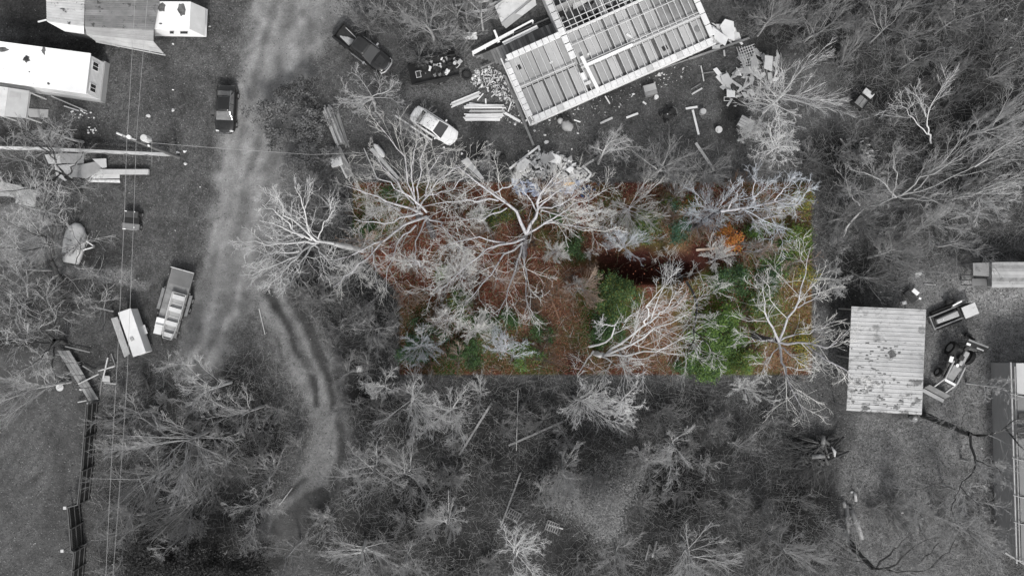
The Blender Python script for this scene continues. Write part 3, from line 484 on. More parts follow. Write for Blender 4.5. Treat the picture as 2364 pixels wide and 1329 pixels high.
# --- trees placed by the middle of their crowns
T = [
 (900, 470, 75, 8, 'thin', 'c', 'thin pale tree inside the upper left corner of the lot', 5), (950, 610, 75, 8, 'thin', 'c', 'thin whitish tree inside the bent corner of the lot', 5), (1060, 640, 80, 8, 'oak', 'c', 'crooked pale tree left below the largest oak', 5), (1030, 740, 60, 7, 'thin', 'c', 'thin pale tree in the lower left of the lot', 5), (1140, 640, 60, 7, 'thin', 't', 'brownish twiggy tree just left of the stem of the largest oak', 5), (1110, 470, 60, 8, 'thin', 'c', 'thin pale tree near the top of the lot, left of the largest oak', 5),
 (840, 205, 105, 9, 'oak', 'p', 'pale bare tree just below the black pickup truck', 9),
 (985, 40, 110, 11, 'thin', 'g', 'fine bare tree above the trailer of junk', 3), (1110, 20, 50, 8, 'thin', 'g', 'small bare tree left of the loose roof sheets', 3),
 (1400, 350, 78, 9, 'oak', 'p', 'pale bare tree between the collapsed pile and the lot edge', 9), (1545, 375, 95, 10, 'fan', 'm', 'fine twigged brushy tree above the lot, left of the fallen plank', 2), (1640, 395, 60, 7, 'fan', 'm', 'fine brushy sapling above the lot beside the long fallen plank', 2),
 (1125, 355, 38, 5, 'oak', 'g', 'small bare tree beside the junked engine and tarp sheet', 4),
 (1810, 225, 140, 9, 'fan', 'w', 'broad pale fan shaped tree beside the scrap panels', 5), (1800, 340, 90, 8, 'oak', 'w', 'crooked pale tree below the broad fan shaped tree', 6), (1735, 305, 50, 6, 'oak', 'p', 'small crooked tree over the slatted wooden table', 6),
 (2300, 290, 90, 8, 'fan', 'p', 'pale upright bare tree at the right edge, half way down the upper wood', 5), (2290, 440, 85, 8, 'thin', 'p', 'pale thin limbed tree at the right edge above the plank roofed shed', 5), (2340, 360, 60, 8, 'thin', 'g', 'thin bare tree at the right edge between two paler ones', 5),
 (1965, 500, 90, 7, 'fan', 'm', 'soft brushy tree just right of the lot', 2), (2060, 590, 85, 7, 'fan', 'm', 'fine brushy tree above the ribbed roof', 2), (2150, 520, 70, 6, 'thin', 'g', 'thin grey tree above the pale patch of dirt', 2), (2240, 560, 70, 8, 'thin', 'g', 'thin bare tree left of the plank roofed shed', 2),
 (2010, 440, 60, 7, 'thin', 'p', 'pale forked tree right of the lot corner', 2), (1935, 640, 50, 9, 'oak', 'p', 'crooked pale tree up against the right side of the lot', 6),
 (2210, 45, 70, 6, 'thin', 'm', 'thin bare tree in the top right wood', 3), (2050, 70, 90, 6, 'thin', 'm', 'tangled grey tree in the upper right wood', 3), (1900, 60, 90, 7, 'thin', 'm', 'pale limbed tree right of the roofless house', 3), (1790, 40, 70, 8, 'fan', 'm', 'fine brushy tree near the right end of the roofless house', 3), (2130, 130, 60, 7, 'thin', 'm', 'low tangled tree in the upper right wood', 3),
 (425, 1020, 190, 8, 'fan', 'g', 'very wide fine twigged tree left of the dirt track', 5), (440, 1160, 140, 6, 'fan', 'm', 'soft grey brushy tree below the widest tree', 5), (560, 960, 80, 9, 'thin', 'g', 'thin bare tree on the left bank of the dirt track', 3), (480, 900, 70, 8, 'thin', 'p', 'pale sapling above the widest tree', 3), (410, 850, 60, 6, 'thin', 'g', 'thin forked sapling below the flatbed trailer', 3),
 (590, 1170, 75, 7, 'thin', 'g', 'low bare tree at the turn of the dirt track', 3), (520, 1060, 75, 5, 'fan', 'm', 'fine brushy tree near the bank of the dirt track', 3), (330, 1110, 110, 8, 'fan', 'm', 'soft brushy tree beside the dark fence', 3), (300, 960, 80, 8, 'thin', 'g', 'thin bare tree right of the top of the dark fence', 3),
 (380, 1262, 50, 8, 'thin', 'g', 'crooked thin tree over the dark evergreens at the bottom left', 3), (280, 1240, 70, 7, 'thin', 'm', 'thin tree by the lower end of the dark fence', 3), (660, 1290, 70, 8, 'thin', 'm', 'thin bare tree at the bottom edge right of the dark hollow', 3),
 (950, 930, 95, 8, 'fan', 'p', 'pale bare tree below the left corner of the lot', 5), (1045, 955, 76, 7, 'fan', 'p', 'spiky bare tree below the lot, second from its left corner', 3), (880, 900, 60, 9, 'oak', 'p', 'crooked pale tree just left of the lower lot corner', 3), (860, 1085, 95, 8, 'oak', 'g', 'bare tree overhanging the right side of the dirt track', 4), (930, 1100, 90, 9, 'fan', 'g', 'soft pale brushy tree right of the dirt track', 4),
 (1335, 935, 86, 8, 'fan', 'p', 'pale twiggy tree below the middle of the lot', 4), (1440, 945, 62, 13, 'oak', 'w', 'very pale crooked tree hanging below the lot edge', 4), (1305, 1090, 82, 7, 'fan', 'g', 'radiating bare tree in the lower wood', 4), (1560, 1035, 90, 7, 'thin', 'p', 'spoke limbed bare tree in the lower wood', 4), (1500, 1070, 60, 8, 'fan', 'g', 'fine radiating sapling left of the spoke limbed tree', 4),
 (1040, 1215, 62, 9, 'fan', 'g', 'spiky sapling in the lower wood above the two pallets', 4), (1190, 1285, 90, 8, 'oak', 'w', 'pale crooked tree at the bottom edge below the pallets', 4), (820, 1290, 100, 8, 'fan', 'p', 'pale bare tree at the bottom edge right of the track', 4), (930, 1300, 60, 9, 'thin', 'g', 'thin tree at the bottom edge below the wood', 4),
 (1600, 1290, 110, 7, 'fan', 'p', 'wide pale bare tree at the bottom edge, right of centre', 4), (1430, 1290, 70, 9, 'thin', 'g', 'thin grey tree at the bottom edge beside two leaning poles', 4), (1725, 910, 42, 6, 'fan', 'w', 'upright clump of pale stems below the lot', 4), (1780, 1240, 40, 6, 'thin', 'm', 'small forked sapling in the dark lower wood', 4),
 (1830, 1290, 80, 9, 'fan', 'g', 'soft brushy tree at the bottom, left of the stacked logs', 4), (2240, 1230, 100, 9, 'oak', 'g', 'wide crooked tree on the lower right lawn', 4), (2120, 1180, 60, 7, 'oak', 'g', 'small crooked tree on the lower right lawn beside litter', 4), (2300, 1090, 50, 8, 'oak', 'g', 'crooked limbs close to the long right hand house', 4), (2250, 1150, 60, 8, 'oak', 'g', 'bare crooked tree beside the wall of the long house', 4),
 (2310, 900, 35, 8, 'oak', 'p', 'small pale tree at the corner of the long right hand house', 4), (50, 480, 90, 9, 'thin', 'g', 'thin bare tree over the worn slab', 4), (40, 620, 80, 8, 'thin', 'm', 'thin grey tree over the lower edge of the slab', 4), (220, 720, 60, 5, 'thin', 'm', 'low tangled bush tree left of the white box trailer', 4), (70, 900, 80, 9, 'thin', 'g', 'thin bare tree over the top of the lawn', 4), (110, 300, 60, 9, 'oak', 'g', 'crooked tree below the porch of the white mobile home', 4),
 (740, 470, 80, 8, 'thin', 'm', 'thin grey tree outside the top left corner of the lot', 4), (790, 620, 70, 9, 'thin', 'g', 'bare tree in front of the bent corner of the lot', 4), (700, 420, 50, 6, 'thin', 'm', 'fine sapling between the road and the plank stacks', 4), (860, 760, 60, 7, 'thin', 'm', 'thin sapling left of the lot near the dirt track', 4), (800, 860, 50, 5, 'thin', 'm', 'low thin sapling on the right bank of the track', 4), (960, 300, 50, 7, 'thin', 'g', 'thin bare sapling behind the white car', 4),
 (1160, 820, 76, 8, 'oak', 'b', 'bleached blue white bush tree low in the lot', 5), (1100, 765, 52, 5, 'fan', 'c', 'star shaped sapling low in the lot', 5), (965, 800, 62, 5, 'fan', 'b', 'bluish fine sapling at the lower left of the lot', 5), (1345, 665, 56, 5, 'fan', 't', 'brownish star shaped sapling in the middle of the lot', 5),
 (1460, 475, 92, 7, 'fan', 'c', 'wide tan fan shaped tree at the top of the lot', 5), (1655, 490, 84, 7, 'fan', 'b', 'dense pale fan shaped tree near the orange leaves', 5), (1450, 570, 62, 7, 'fan', 'b', 'low pale sapling above the shaded hollow', 5), (1660, 600, 50, 6, 'fan', 'c', 'fine sapling right of the shaded hollow', 5), (1745, 575, 50, 6, 'thin', 't', 'grey brown thicket tree right of the orange leaves', 5),
 (1280, 580, 40, 6, 'fan', 'c', 'small radiating sapling right of the largest oak', 5), (1060, 560, 70, 9, 'oak', 'c', 'crooked pale tree between the two largest trees of the lot', 5), 
 (1380, 480, 60, 10, 'oak', 'c', 'crooked tree near the top middle of the lot', 5), (1300, 470, 60, 9, 'fan', 't', 'brownish brushy tree below the collapsed pile', 5), (1790, 500, 60, 10, 'oak', 'c', 'crooked white tree inside the right end of the lot', 5), 
 ]
rr = random.Random(5)
for k, (px, py, r, h, st, tone, lab, _) in enumerate(T):
    ang = math.atan2(664-py, px-1182); ln = rr.uniform(-.05, .12)
    tree(lab, px, py, r, h, st, tone, 100+k, (ln*math.cos(ang), ln*math.sin(ang)))

# --- leafy things
def leaves(n, centres, cr, size, rs, flat=.5):
    c = centres[rs.randint(0, len(centres), n)]; p = c+rs.normal(0, 1, (n, 3))*cr*np.array([1, 1, .8]); p[:, 2] = np.maximum(p[:, 2], .03)
    nrm = unit(rs.normal(0, flat, (n, 3))+np.array([0, 0, 1])); a = unit(np.cross(nrm, rs.normal(0, 1, (n, 3)))); b_ = np.cross(nrm, a)
    s1 = size*rs.uniform(.6, 1.3, n)[:, None]; s2 = s1*rs.uniform(.4, .7, n)[:, None]
    V = np.stack([p-a*s1, p+b_*s2, p+a*s1, p-b_*s2], 1).reshape(-1, 3); return V, np.arange(n*4).reshape(n, 4)
def bush(name, label, cat, px, py, rx, ry, h, mats, wts, seed, n, size=.075, clumps=26, group=None, cr=.28):
    rs = np.random.RandomState(seed); x, y = P(px, py, h*.5); th = rs.rand(clumps)*2*PI; q = np.sqrt(rs.rand(clumps))
    wv = 1+.35*np.sin(3*th+seed)+.2*np.sin(5*th+2*seed); u = q*np.cos(th)*m(rx)*wv; v = q*np.sin(th)*m(ry)*wv; z = h*(.25+.75*np.sqrt(np.maximum(0, 1-q*q))*rs.uniform(.5, 1, clumps)); cs = np.stack([u, v, z], 1)
    V, F = leaves(n, cs, cr, size, rs); mi = rs.choice(len(mats), n, p=np.array(wts)/sum(wts))
    t = thing(name, label, cat, (x, y, 0), 0, group)
    npmesh('foliage', V, F, mats, t, mi)
    k = min(clumps, 16); st = cs[:k]; base = np.stack([u[:k]*.25, v[:k]*.25, np.zeros(k)-.05], 1); mid = (st+base)/2+rs.normal(0, .08, (k, 3))
    V2, F2 = tubes(np.stack([base, mid, st], 1), np.full(k, .03), np.full(k, .012), 4); npmesh('stem', V2, F2, BARK, t)
    return t
GL = mat('leaf_green', (.05, .10, .03), .35, 1.5, .6, 0); GB = mat('leaf_bright', (.10, .17, .03), .3, 1.5, .6, 0); GD = mat('leaf_dark_green', (.02, .048, .014), .4, 1.5, .6, 0)
GY_ = mat('leaf_olive', (.13, .14, .03), .3, 1.5, .6, 0); LO = mat('leaf_orange', (.36, .13, .03), .35, 3, .7, 0); LB = mat('leaf_blue_green', (.035, .085, .055), .3, 1.5, .6, 0); LY = mat('leaf_yellow', (.26, .2, .03), .3, 3, .7, 0)
NG = mat('needle_grey', .15, .35, 2, .7, 0); ND = mat('needle_dark', .035, .4, 2, .7, 0); NL = mat('needle_light', .19, .3, 2, .7, 0)
for k, (px, py, rx, ry, h, ms, ws, nn, lab) in enumerate([
    (1668, 770, 52, 62, 2.4, [GB, GL, GD], [5, 4, 2], 11000, 'largest bright green thicket near the bottom of the lot'), (1635, 835, 46, 30, 1.6, [GL, GB, GD], [4, 4, 3], 6000, 'green thicket at the very foot of the lot, below the bright one'), (1715, 835, 30, 24, 1.6, [GB, GY_, GL], [4, 3, 3], 3000, 'yellow green low bush in the lower right of the lot'),
    (1425, 685, 42, 44, 2.6, [GL, GY_, GD], [5, 2, 2], 7000, 'soft green bush left of the bare brown clearing'), (1400, 760, 40, 34, 1.6, [GD, GL], [4, 4], 4000, 'dark green bush below the soft green one'), (1690, 640, 34, 34, 1.8, [GD, GL, LB], [3, 4, 1], 3500, 'green bush right of the dark curved trunk'),
    (1800, 590, 26, 44, 2.0, [GB, GL, GD], [3, 4, 3], 4000, 'green upright bush inside the right part of the lot'), (1842, 555, 26, 34, 1.8, [GB, GY_, GL], [4, 3, 2], 3000, 'yellow green bush against the right side of the lot'), (1745, 530, 26, 20, 1.5, [GL, GB], [4, 2], 1600, 'small green bush beside the orange leaved sapling'),
    (1480, 530, 34, 24, 1.5, [GY_, GL, GD], [3, 4, 2], 2600, 'olive bush under the tan fan shaped tree'), (1565, 520, 15, 34, 3.5, [LB, GD], [4, 2], 1800, 'narrow blue green cedar near the top of the lot'), (1550, 470, 22, 12, 1.2, [GL, GY_], [3, 3], 1000, 'small green bush above the narrow cedar'),
    (1325, 575, 22, 20, 1.4, [GD, GL], [4, 3], 1400, 'dark green bush right of the largest oak'), (1080, 812, 34, 30, 1.5, [GL, GD], [4, 3], 3000, 'green bush beside the bleached bush tree'), (1120, 745, 50, 24, 1.4, [GD, GL], [4, 3], 3400, 'dark green low thicket under the star shaped sapling'), (1215, 820, 26, 26, 1.2, [GL, GB], [4, 2], 1500, 'green low bush right of the bleached bush tree'),
    (985, 770, 40, 24, 1.5, [GD, LB, GL], [4, 3, 3], 2500, 'dark green thicket in the lower left of the lot'), (955, 815, 30, 24, 1.5, [LB, GL, GD], [4, 3, 3], 1800, 'blue green bush at the lower left corner of the lot'), (1022, 635, 10, 12, 1.2, [GB, GL], [4, 3], 500, 'tiny green bush between the limbs of the left hand trees'),
    (845, 530, 22, 26, 1.6, [GD, GL], [4, 3], 1500, 'green bush at the left end of the lot'), (1150, 500, 40, 20, 1.2, [GD, GY_], [4, 3], 1700, 'dull green bush under the largest oak'), (1290, 500, 28, 20, 1.2, [GD, GL], [4, 3], 1300, 'dark green bush near the top of the lot'), (1850, 640, 26, 26, 1.4, [GY_, LY, GL], [3, 2, 2], 1600, 'olive yellow bush near the right side of the lot'),
    (1160, 735, 30, 20, 1.0, [GL, GD], [3, 3], 1300, 'green low bush below the largest oak'), (1760, 700, 30, 40, 1.3, [GD, GY_, GL], [3, 2, 3], 2400, 'olive green bush above the crossing limbs'), (1500, 500, 24, 20, 1.3, [GL, GY_], [3, 3], 1300, 'light green bush between two fan shaped trees'), (1845, 470, 26, 30, 1.2, [GY_, LY, GB], [3, 2, 3], 1500, 'yellow green bush inside the top right corner of the lot'), (1855, 800, 20, 44, 1.0, [GY_, LY, GL], [3, 3, 1], 1400, 'yellowish low bush inside the lower right corner of the lot'),
    (1060, 690, 34, 26, 1.2, [GL, GD, GY_], [3, 3, 1], 1500, 'green patch of leaves below the left hand trees of the lot'), (1250, 770, 30, 30, 1.0, [GL, GD], [3, 3], 1300, 'green bush in the lower middle of the lot'), (900, 440, 26, 14, 1.0, [GD, GL], [3, 2], 700, 'dull green bush by the top left corner of the lot'), (1590, 470, 22, 20, 1.2, [GL, GY_, LO], [3, 3, 1], 900, 'green bush with a few orange leaves near the cedar'), (1775, 640, 26, 30, 1.4, [GD, LB, GL], [3, 2, 2], 1500, 'dark blue green bush right of the tan log'), (1570, 850, 34, 14, .9, [GL, GD], [3, 2], 1000, 'low green bush at the foot of the lot, left of the thicket')]):
    bush('green_bush' if k != 10 else 'cedar_tree', lab, 'bush' if k != 10 else 'tree', px, py, rx, ry, h, ms, ws, 300+k, nn, clumps=max(8, int(rx*ry/45)))
bush('orange_leaved_sapling', 'small tree still holding bright orange leaves', 'tree', 1684, 548, 26, 30, 4.5, [LO, LY, mat('leaf_rust', (.2, .06, .02), .3, 3, .7, 0)], [6, 1, 2], 350, 1500, .085, 20, cr=.2)
for k, (px, py, rx, ry, h, ms, ws, nn, lab) in enumerate([
    (690, 215, 44, 22, 4.5, [ND, NG], [5, 2], 4200, 'darkest needle tree at the top of the evergreen clump'), (630, 262, 52, 34, 4.0, [NG, ND, NL], [4, 2, 2], 6000, 'needle tree nearest the black sedan'), (715, 285, 46, 40, 3.6, [NG, NL, ND], [4, 3, 2], 5500, 'needle tree in the middle of the evergreen clump'),
    (655, 325, 36, 26, 3.0, [NG, NL, ND], [4, 3, 2], 3400, 'small needle tree on the road side of the clump'), (715, 355, 48, 32, 3.0, [NL, NG, ND], [4, 4, 1], 4600, 'pale needle tree left of the plank stacks'), (675, 385, 36, 22, 2.5, [NG, NL], [4, 3], 2600, 'lowest needle tree of the evergreen clump')]):
    bush('evergreen_tree', lab, 'tree', px, py, rx*1.1, ry*1.1, h*.8, ms, ws, 400+k, int(nn*.55), .08, max(12, int(rx*ry/50)), cr=.2)
for k, (px, py, rx, ry) in enumerate([(360, 1290, 60, 40), (450, 1300, 60, 36), (560, 1310, 60, 30)]):
    bush('evergreen_tree', ['dark spreading evergreen at the bottom edge near the dark fence', 'dark evergreen in the middle of the group of three at the bottom edge', 'right one of the three dark evergreens at the bottom edge'][k], 'tree', px, py, rx, ry, 6.5, [mat('needle_black', .018, .4, 2, .8, 0), ND], [8, 3], 430+k, 7000, .1, 60, cr=.4)
bush('evergreen_tree', 'soft rounded grey evergreen in the lower wood', 'tree', 1385, 1160, 66, 62, 8, [NG, NL], [3, 3], 420, 16000, .06, 90, cr=.45)
bush('evergreen_tree', 'dark soft evergreen joined to the rounded grey one', 'tree', 1430, 1090, 50, 44, 7, [NG, ND], [3, 2], 421, 8000, .06, 50, cr=.4)

# --- small bare shrubs: eight models, copied
mods = []
for k in range(8):
    rs = np.random.RandomState(900+k); (a, b_) = tree_mesh(2.6+.3*k, 1.3+.08*k, 'brush', 900+k); mods.append((a, b_))
meshes = {}
def mod(k, tone):
    if (k, tone) not in meshes:
        mb, mt = BT[tone]; meshes[(k, tone)] = (npmesh('trunk', *mods[k][0], mb, link=False), npmesh('crown', *mods[k][1], mt, link=False))
    return meshes[(k, tone)]
REG = [([(790, 880), (1820, 880), (1830, 1000), (1800, 1329), (800, 1329), (700, 1220), (810, 1100)], 74, 'gm', 'bare grey shrub in the lower wood below the lot', 'bare shrubs of the lower wood'),
       ([(1890, 330), (2364, 200), (2364, 560), (2200, 620), (2080, 640), (1950, 650), (1890, 560)], 42, 'gm', 'bare grey shrub in the thicket right of the lot', 'bare shrubs right of the lot'),
       ([(1710, 0), (2364, 0), (2364, 260), (2060, 300), (1960, 200), (1860, 90), (1720, 60)], 34, 'm', 'low grey shrub in the top right wood', 'bare shrubs of the top right wood'),
       ([(240, 900), (430, 830), (640, 850), (700, 950), (690, 1090), (600, 1250), (240, 1329)], 40, 'gm', 'bare grey shrub between the dark fence and the track', 'bare shrubs left of the track'),
       ([(700, 440), (810, 430), (810, 570), (915, 690), (915, 860), (860, 1000), (790, 870), (720, 720), (640, 640)], 24, 'm', 'low bare shrub between the track and the lot', 'bare shrubs left of the lot'),
       ([(830, 430), (1860, 430), (1860, 850), (935, 850), (935, 670), (830, 570)], 52, 'ctrr', 'fine bare shrub on the rust coloured floor of the lot', 'bare shrubs inside the lot'),
       ([(1350, 330), (1700, 400), (1880, 340), (1880, 410), (1350, 412)], 14, 'm', 'low bare shrub along the top edge of the lot', 'bare shrubs above the lot'),
       ([(1830, 1160), (2364, 1160), (2364, 1329), (1830, 1329)], 12, 'gm', 'bare shrub at the bottom right', 'bare shrubs at the bottom right'),
       ([(0, 430), (120, 430), (230, 700), (120, 780), (0, 780)], 8, 'm', 'low bare shrub on the left edge', 'bare shrubs on the left edge'),
       ([(830, 0), (1100, 0), (1080, 110), (920, 130), (840, 60)], 9, 'm', 'low bare shrub above the junk trailer', 'bare shrubs above the junk trailer')]
def inside(px, py, poly): return sd_poly(np.array([px*1.0]), np.array([py*1.0]), poly)[0] < 0
LM = [('the two pallets', 1230, 1200), ('the brush pile', 1885, 1035), ('the long fallen trunk', 1098, 990), ('the pale-limbed hanging tree', 1440, 950), ('the spoke limbed tree', 1560, 1035), ('the soft rounded evergreen', 1390, 1160), ('the two leaning poles', 1500, 1275), ('the star shaped pale tree', 1045, 955), ('the turn of the dirt track', 690, 1180),
      ('the clump of upright stems', 1725, 910), ('the collapsed pile', 1270, 390), ('the dark fence', 215, 1040), ('the white tape strip', 327, 1117), ('the dark hollow', 400, 1290), ('the pale tyre ring', 2203, 491), ('the plank roofed shed', 2300, 634), ('the sand patch', 2120, 632), ('the dark open cart', 1993, 228), ('the white bird shaped litter', 2321, 46), ('the lot corner', 1875, 420),
      ('the bent corner of the lot', 815, 570), ('the square pale block', 828, 852), ('the orange sapling', 1684, 548), ('the largest oak', 1210, 560), ('the bright green thicket', 1660, 780), ('the bleached bush tree', 1160, 820), ('the shaded hollow', 1490, 610), ('the narrow cedar', 1565, 500), ('the long fallen plank', 1627, 360), ('the split logs', 1965, 1200), ('the upturned boat', 165, 560), ('the junk trailer', 1000, 160), ('the tan log', 1632, 575), ('the crossing limbs', 1798, 790)]
used_l = {}
def where(lab, px, py, size):
    n_ = sorted(LM, key=lambda q_: (q_[1]-px)**2+(q_[2]-py)**2)[0]; dx, dy = px-n_[1], py-n_[2]; dd = math.hypot(dx, dy); far = 'just ' if dd < 60 else ('a little way ' if dd < 150 else 'well ')
    dr_ = ('right of' if dx > 0 else 'left of') if abs(dx) > 2*abs(dy) else ('below' if dy > 0 else 'above') if abs(dy) > 2*abs(dx) else (('lower' if dy > 0 else 'upper')+(' right of' if dx > 0 else ' left of'))
    sz = 'tiny' if size < .7 else 'small' if size < .85 else 'middling' if size < 1.0 else 'large' if size < 1.15 else 'very large'
    for w_ in (' bare shrub ', ' twiggy bush ', ' spiky bush ', ' tangled bush '):
        s_ = sz+w_+far+dr_+' '+n_[0]
        if s_ not in used_l: break
    used_l[s_] = 1; return s_
for poly, cnt, tones, lab, grp in REG:
    X0, X1 = min(p[0] for p in poly), max(p[0] for p in poly); Y0, Y1 = min(p[1] for p in poly), max(p[1] for p in poly); c = 0
    while c < cnt:
        px, py = rr.uniform(X0, X1), rr.uniform(Y0, Y1)
        i_, j_ = g_at(np.array([px]), np.array([py]))
        if not inside(px, py, poly) or max(tmask[i_, j_][0], rmask[i_, j_][0]) > .25 or (1370 < px < 1720 and 540 < py < 740): continue
        a, b_ = mod(rr.randrange(8), rr.choice(tones)); x, y = P(px, py, 1.5)
        sz_ = rr.uniform(.6, 1.35); put_tree('bare_shrub', where(lab, px, py, sz_), (x, y), a, b_, rr.uniform(0, 6.28), sz_, grp); c += 1

# --- undergrowth and leaf litter too many to count
def scatter(n, dens, seed):
    rs = np.random.RandomState(seed); out_ = np.zeros((0, 2))
    while len(out_) < n:
        q = np.stack([rs.uniform(-40, 2404, n*2), rs.uniform(-30, 1359, n*2)], 1); d = dens(q[:, 0], q[:, 1]); out_ = np.concatenate([out_, q[rs.rand(n*2) < d]])
    return out_[:n], rs
HARD = [[(0, 80), (270, 140), (250, 245), (0, 280)], [(95, -5), (480, -5), (480, 95), (380, 125)], [(1090, -5), (1700, -5), (1700, 110), (1225, 290), (1080, 130)], [(1940, 690), (2150, 690), (2150, 965), (1940, 965)], [(2310, 820), (2370, 820), (2370, 1310), (2320, 1270)], [(2235, 600), (2370, 600), (2370, 665), (2235, 665)],
        [(350, 610), (450, 610), (450, 800), (350, 800)], [(255, 705), (345, 705), (345, 830), (255, 830)], [(0, 480), (115, 480), (150, 610), (0, 610)], [(490, 190), (555, 190), (555, 315), (490, 315)], [(930, 240), (1060, 240), (1060, 340), (930, 340)], [(760, 50), (915, 50), (915, 170), (760, 170)]]
def hard(px, py):
    k = np.zeros(px.shape, bool)
    for q in HARD: k |= sd_poly(px, py, q) < 0
    return k
BR = [r[0] for r in REG]
def d_wood(px, py):
    k = np.zeros(px.shape)
    for q in BR[:5]+BR[6:]: k = np.maximum(k, 1-sstep(-10, 50, sd_poly(px, py, q)))
    i, j = g_at(px, py); k *= (1-np.maximum(rmask[i, j], tmask[i, j]))*(.25+1.1*np.clip(N1[i, j]*1.6-.3, 0, 1)); k[hard(px, py)] = 0; k[inlot[i, j]] = 0; return k
def d_lot(px, py):
    i, j = g_at(px, py); k = (sd_poly(px, py, LOT) < -2).astype(float); k[(np.abs(px-1480) < 90) & (np.abs(py-700) < 60)] *= .25; k *= 1-.93*(np.hypot((px-1500)/170, (py-610)/52) < 1); return k
def twigs(q, rs, L, r, elev=(8, 60), K=1):
    n = len(q); i, j = g_at(q[:, 0], q[:, 1]); p = np.stack([(q[:, 0]-1182)/S, (664.5-q[:, 1])/S, hz[i, j]-.02], 1); az = rs.rand(n)*2*PI; el = np.radians(rs.uniform(*elev, n))
    D = np.stack([np.cos(az)*np.cos(el), np.sin(az)*np.cos(el), np.sin(el)], 1); pts = grow(p, D, rs.uniform(L[0], L[1], n), K, .22, .0, rs)
    return tubes(pts, np.full(n, r), np.full(n, r*.6), 3)
q, rs = scatter(42000, d_wood, 51); V, F = twigs(q, rs, (.4, 1.6), .012)
tag(npmesh('undergrowth', V, F, [TWIG, TWIGD, BARKD], None, np.repeat(rs.choice(3, len(q), p=[.35, .45, .2]), 3)), 'tangled grey twigs and dead stems covering the woodland floor', 'undergrowth', None, 'stuff')
q, rs = scatter(10000, d_lot, 52); V, F = twigs(q, rs, (.4, 1.5), .011)
tag(npmesh('undergrowth', V, F, [TWIGT, TWIGR, TWIGG, TWIGC], None, np.repeat(rs.choice(4, len(q), p=[.3, .35, .2, .15]), 3)), 'tangled brown and greenish twigs covering the floor of the wooded lot', 'undergrowth', None, 'stuff')
def flat_leaves(q, rs, size, lift=.1):
    n = len(q); i, j = g_at(q[:, 0], q[:, 1]); p = np.stack([(q[:, 0]-1182)/S, (664.5-q[:, 1])/S, hz[i, j]+rs.uniform(.01, lift, n)], 1)
    return leaves(n, p, 0.0, size, rs, .35)
LRU = mat('litter_rust', (.185, .066, .038), .4, 2, .8, 0); LDK = mat('litter_dark_red', (.075, .025, .018), .4, 2, .8, 0); LTN = mat('litter_tan', (.26, .155, .10), .3, 2, .8, 0)
def lit_cols(q, rs):
    i, j = g_at(q[:, 0], q[:, 1]); c = col[i, j]; gr = (c[:, 1] > c[:, 0]*1.05); r = rs.rand(len(q))
    return np.where(gr, np.where(r < .45, 3, np.where(r < .75, 4, np.where(r < .9, 0, 2))), np.where(r < .45, 0, np.where(r < .75, 1, np.where(r < .95, 2, 4))))
q, rs = scatter(46000, d_lot, 53); V, F = flat_leaves(q, rs, .075)
tag(npmesh('leaf_litter', V, F, [LRU, LDK, LTN, GL, GD], None, lit_cols(q, rs)), 'fallen rust, red and tan leaves with green ground plants on the lot', 'leaf litter', None, 'stuff')
GRL = mat('litter_grey', .19, .4, 2, .9, 0); GRP = mat('litter_pale', .3, .3, 2, .9, 0); GRD = mat('litter_dark', .035, .4, 2, .9, 0)
def d_all(px, py):
    i, j = g_at(px, py); k = .04+.96*sstep(.03, .14, g[i, j]); k *= 1-.93*np.maximum(rmask[i, j], tmask[i, j]*.8); k[hard(px, py)] = 0; k[inlot[i, j]] = 0; return np.clip(k, 0, 1)
q, rs = scatter(85000, d_all, 54); V, F = flat_leaves(q, rs, .06, .06)
tag(npmesh('leaf_litter', V, F, [GRL, GRP, GRD], None, rs.choice(3, len(q), p=[.44, .04, .52])), 'small grey dead leaves strewn over the grass and the yards', 'leaf litter', None, 'stuff')

# ------------------------------------------------------------------ buildings
WHT = mat('white_roof_coating', .78, .05, .6, .6, .05, stain=(.3, .12, .9)); WHW = mat('white_siding', .6, .06, 1, .6, .05); SKG = mat('grey_skirting', .32, .1, 1, .7, .1)
GLS = mat('window_glass', .03, .2, 1, .08, 0, spec=.6); FRM = mat('window_frame_white', .7, .05, 1, .5, 0); WFR = mat('grey_window_frame', .4, .05, 1, .5, 0)
MTL = mat('ribbed_metal_pale', .45, .16, .8, .5, .05, metal=.0, stain=(.07, .32, 1.3)); MTD = mat('ribbed_metal_dull', .17, .3, .7, .6, .05, stain=(.06, .35, 1.5))
STN = mat('moss_stain', .1, .5, 3, .9, .2); BLK = mat('black_rubber', .018, .3, 3, .8, .05); DRK = mat('dark_metal', .03, .4, 2, .6, .1); STL = mat('steel_grey', .25, .2, 2, .4, .05, metal=.4)
WDG = mat('weathered_wood', .2, .3, 1.5, .9, .2, stain=(.08, .3, 2)); WDL = mat('pale_timber', .62, .12, 1.5, .8, .1); WDM = mat('mid_timber', .38, .2, 1.5, .85, .15); WDD = mat('dark_timber', .045, .4, 1.5, .9, .2); WDN = mat('deck_timber', .15, .25, .8, .9, .15)
WHP = mat('white_panel', .72, .08, 1.2, .6, .05, stain=(.4, .15, 2)); GRP2 = mat('grey_panel', .32, .12, 1, .8, .1); PAP = mat('pale_panel', .48, .12, 1.2, .8, .1, stain=(.28, .3, 2)); CRM = mat('chrome', .6, .05, 2, .2, 0, metal=.9)
def wpt(px, py, z): return Vector(P3(px, py, z))
def q4(pts, z): return [P3(x, y, z) for x, y in pts]
def cen(q): return tuple(sum(p[k] for p in q)/len(q) for k in range(2))
def cells(n): return [(i/n, (i+1)/n) for i in range(n)]
def lerpq(q, u, v):
    a, b, c, d = [Vector(p) for p in q]; return (a*(1-u)+b*u)*(1-v)+(d*(1-u)+c*u)*v
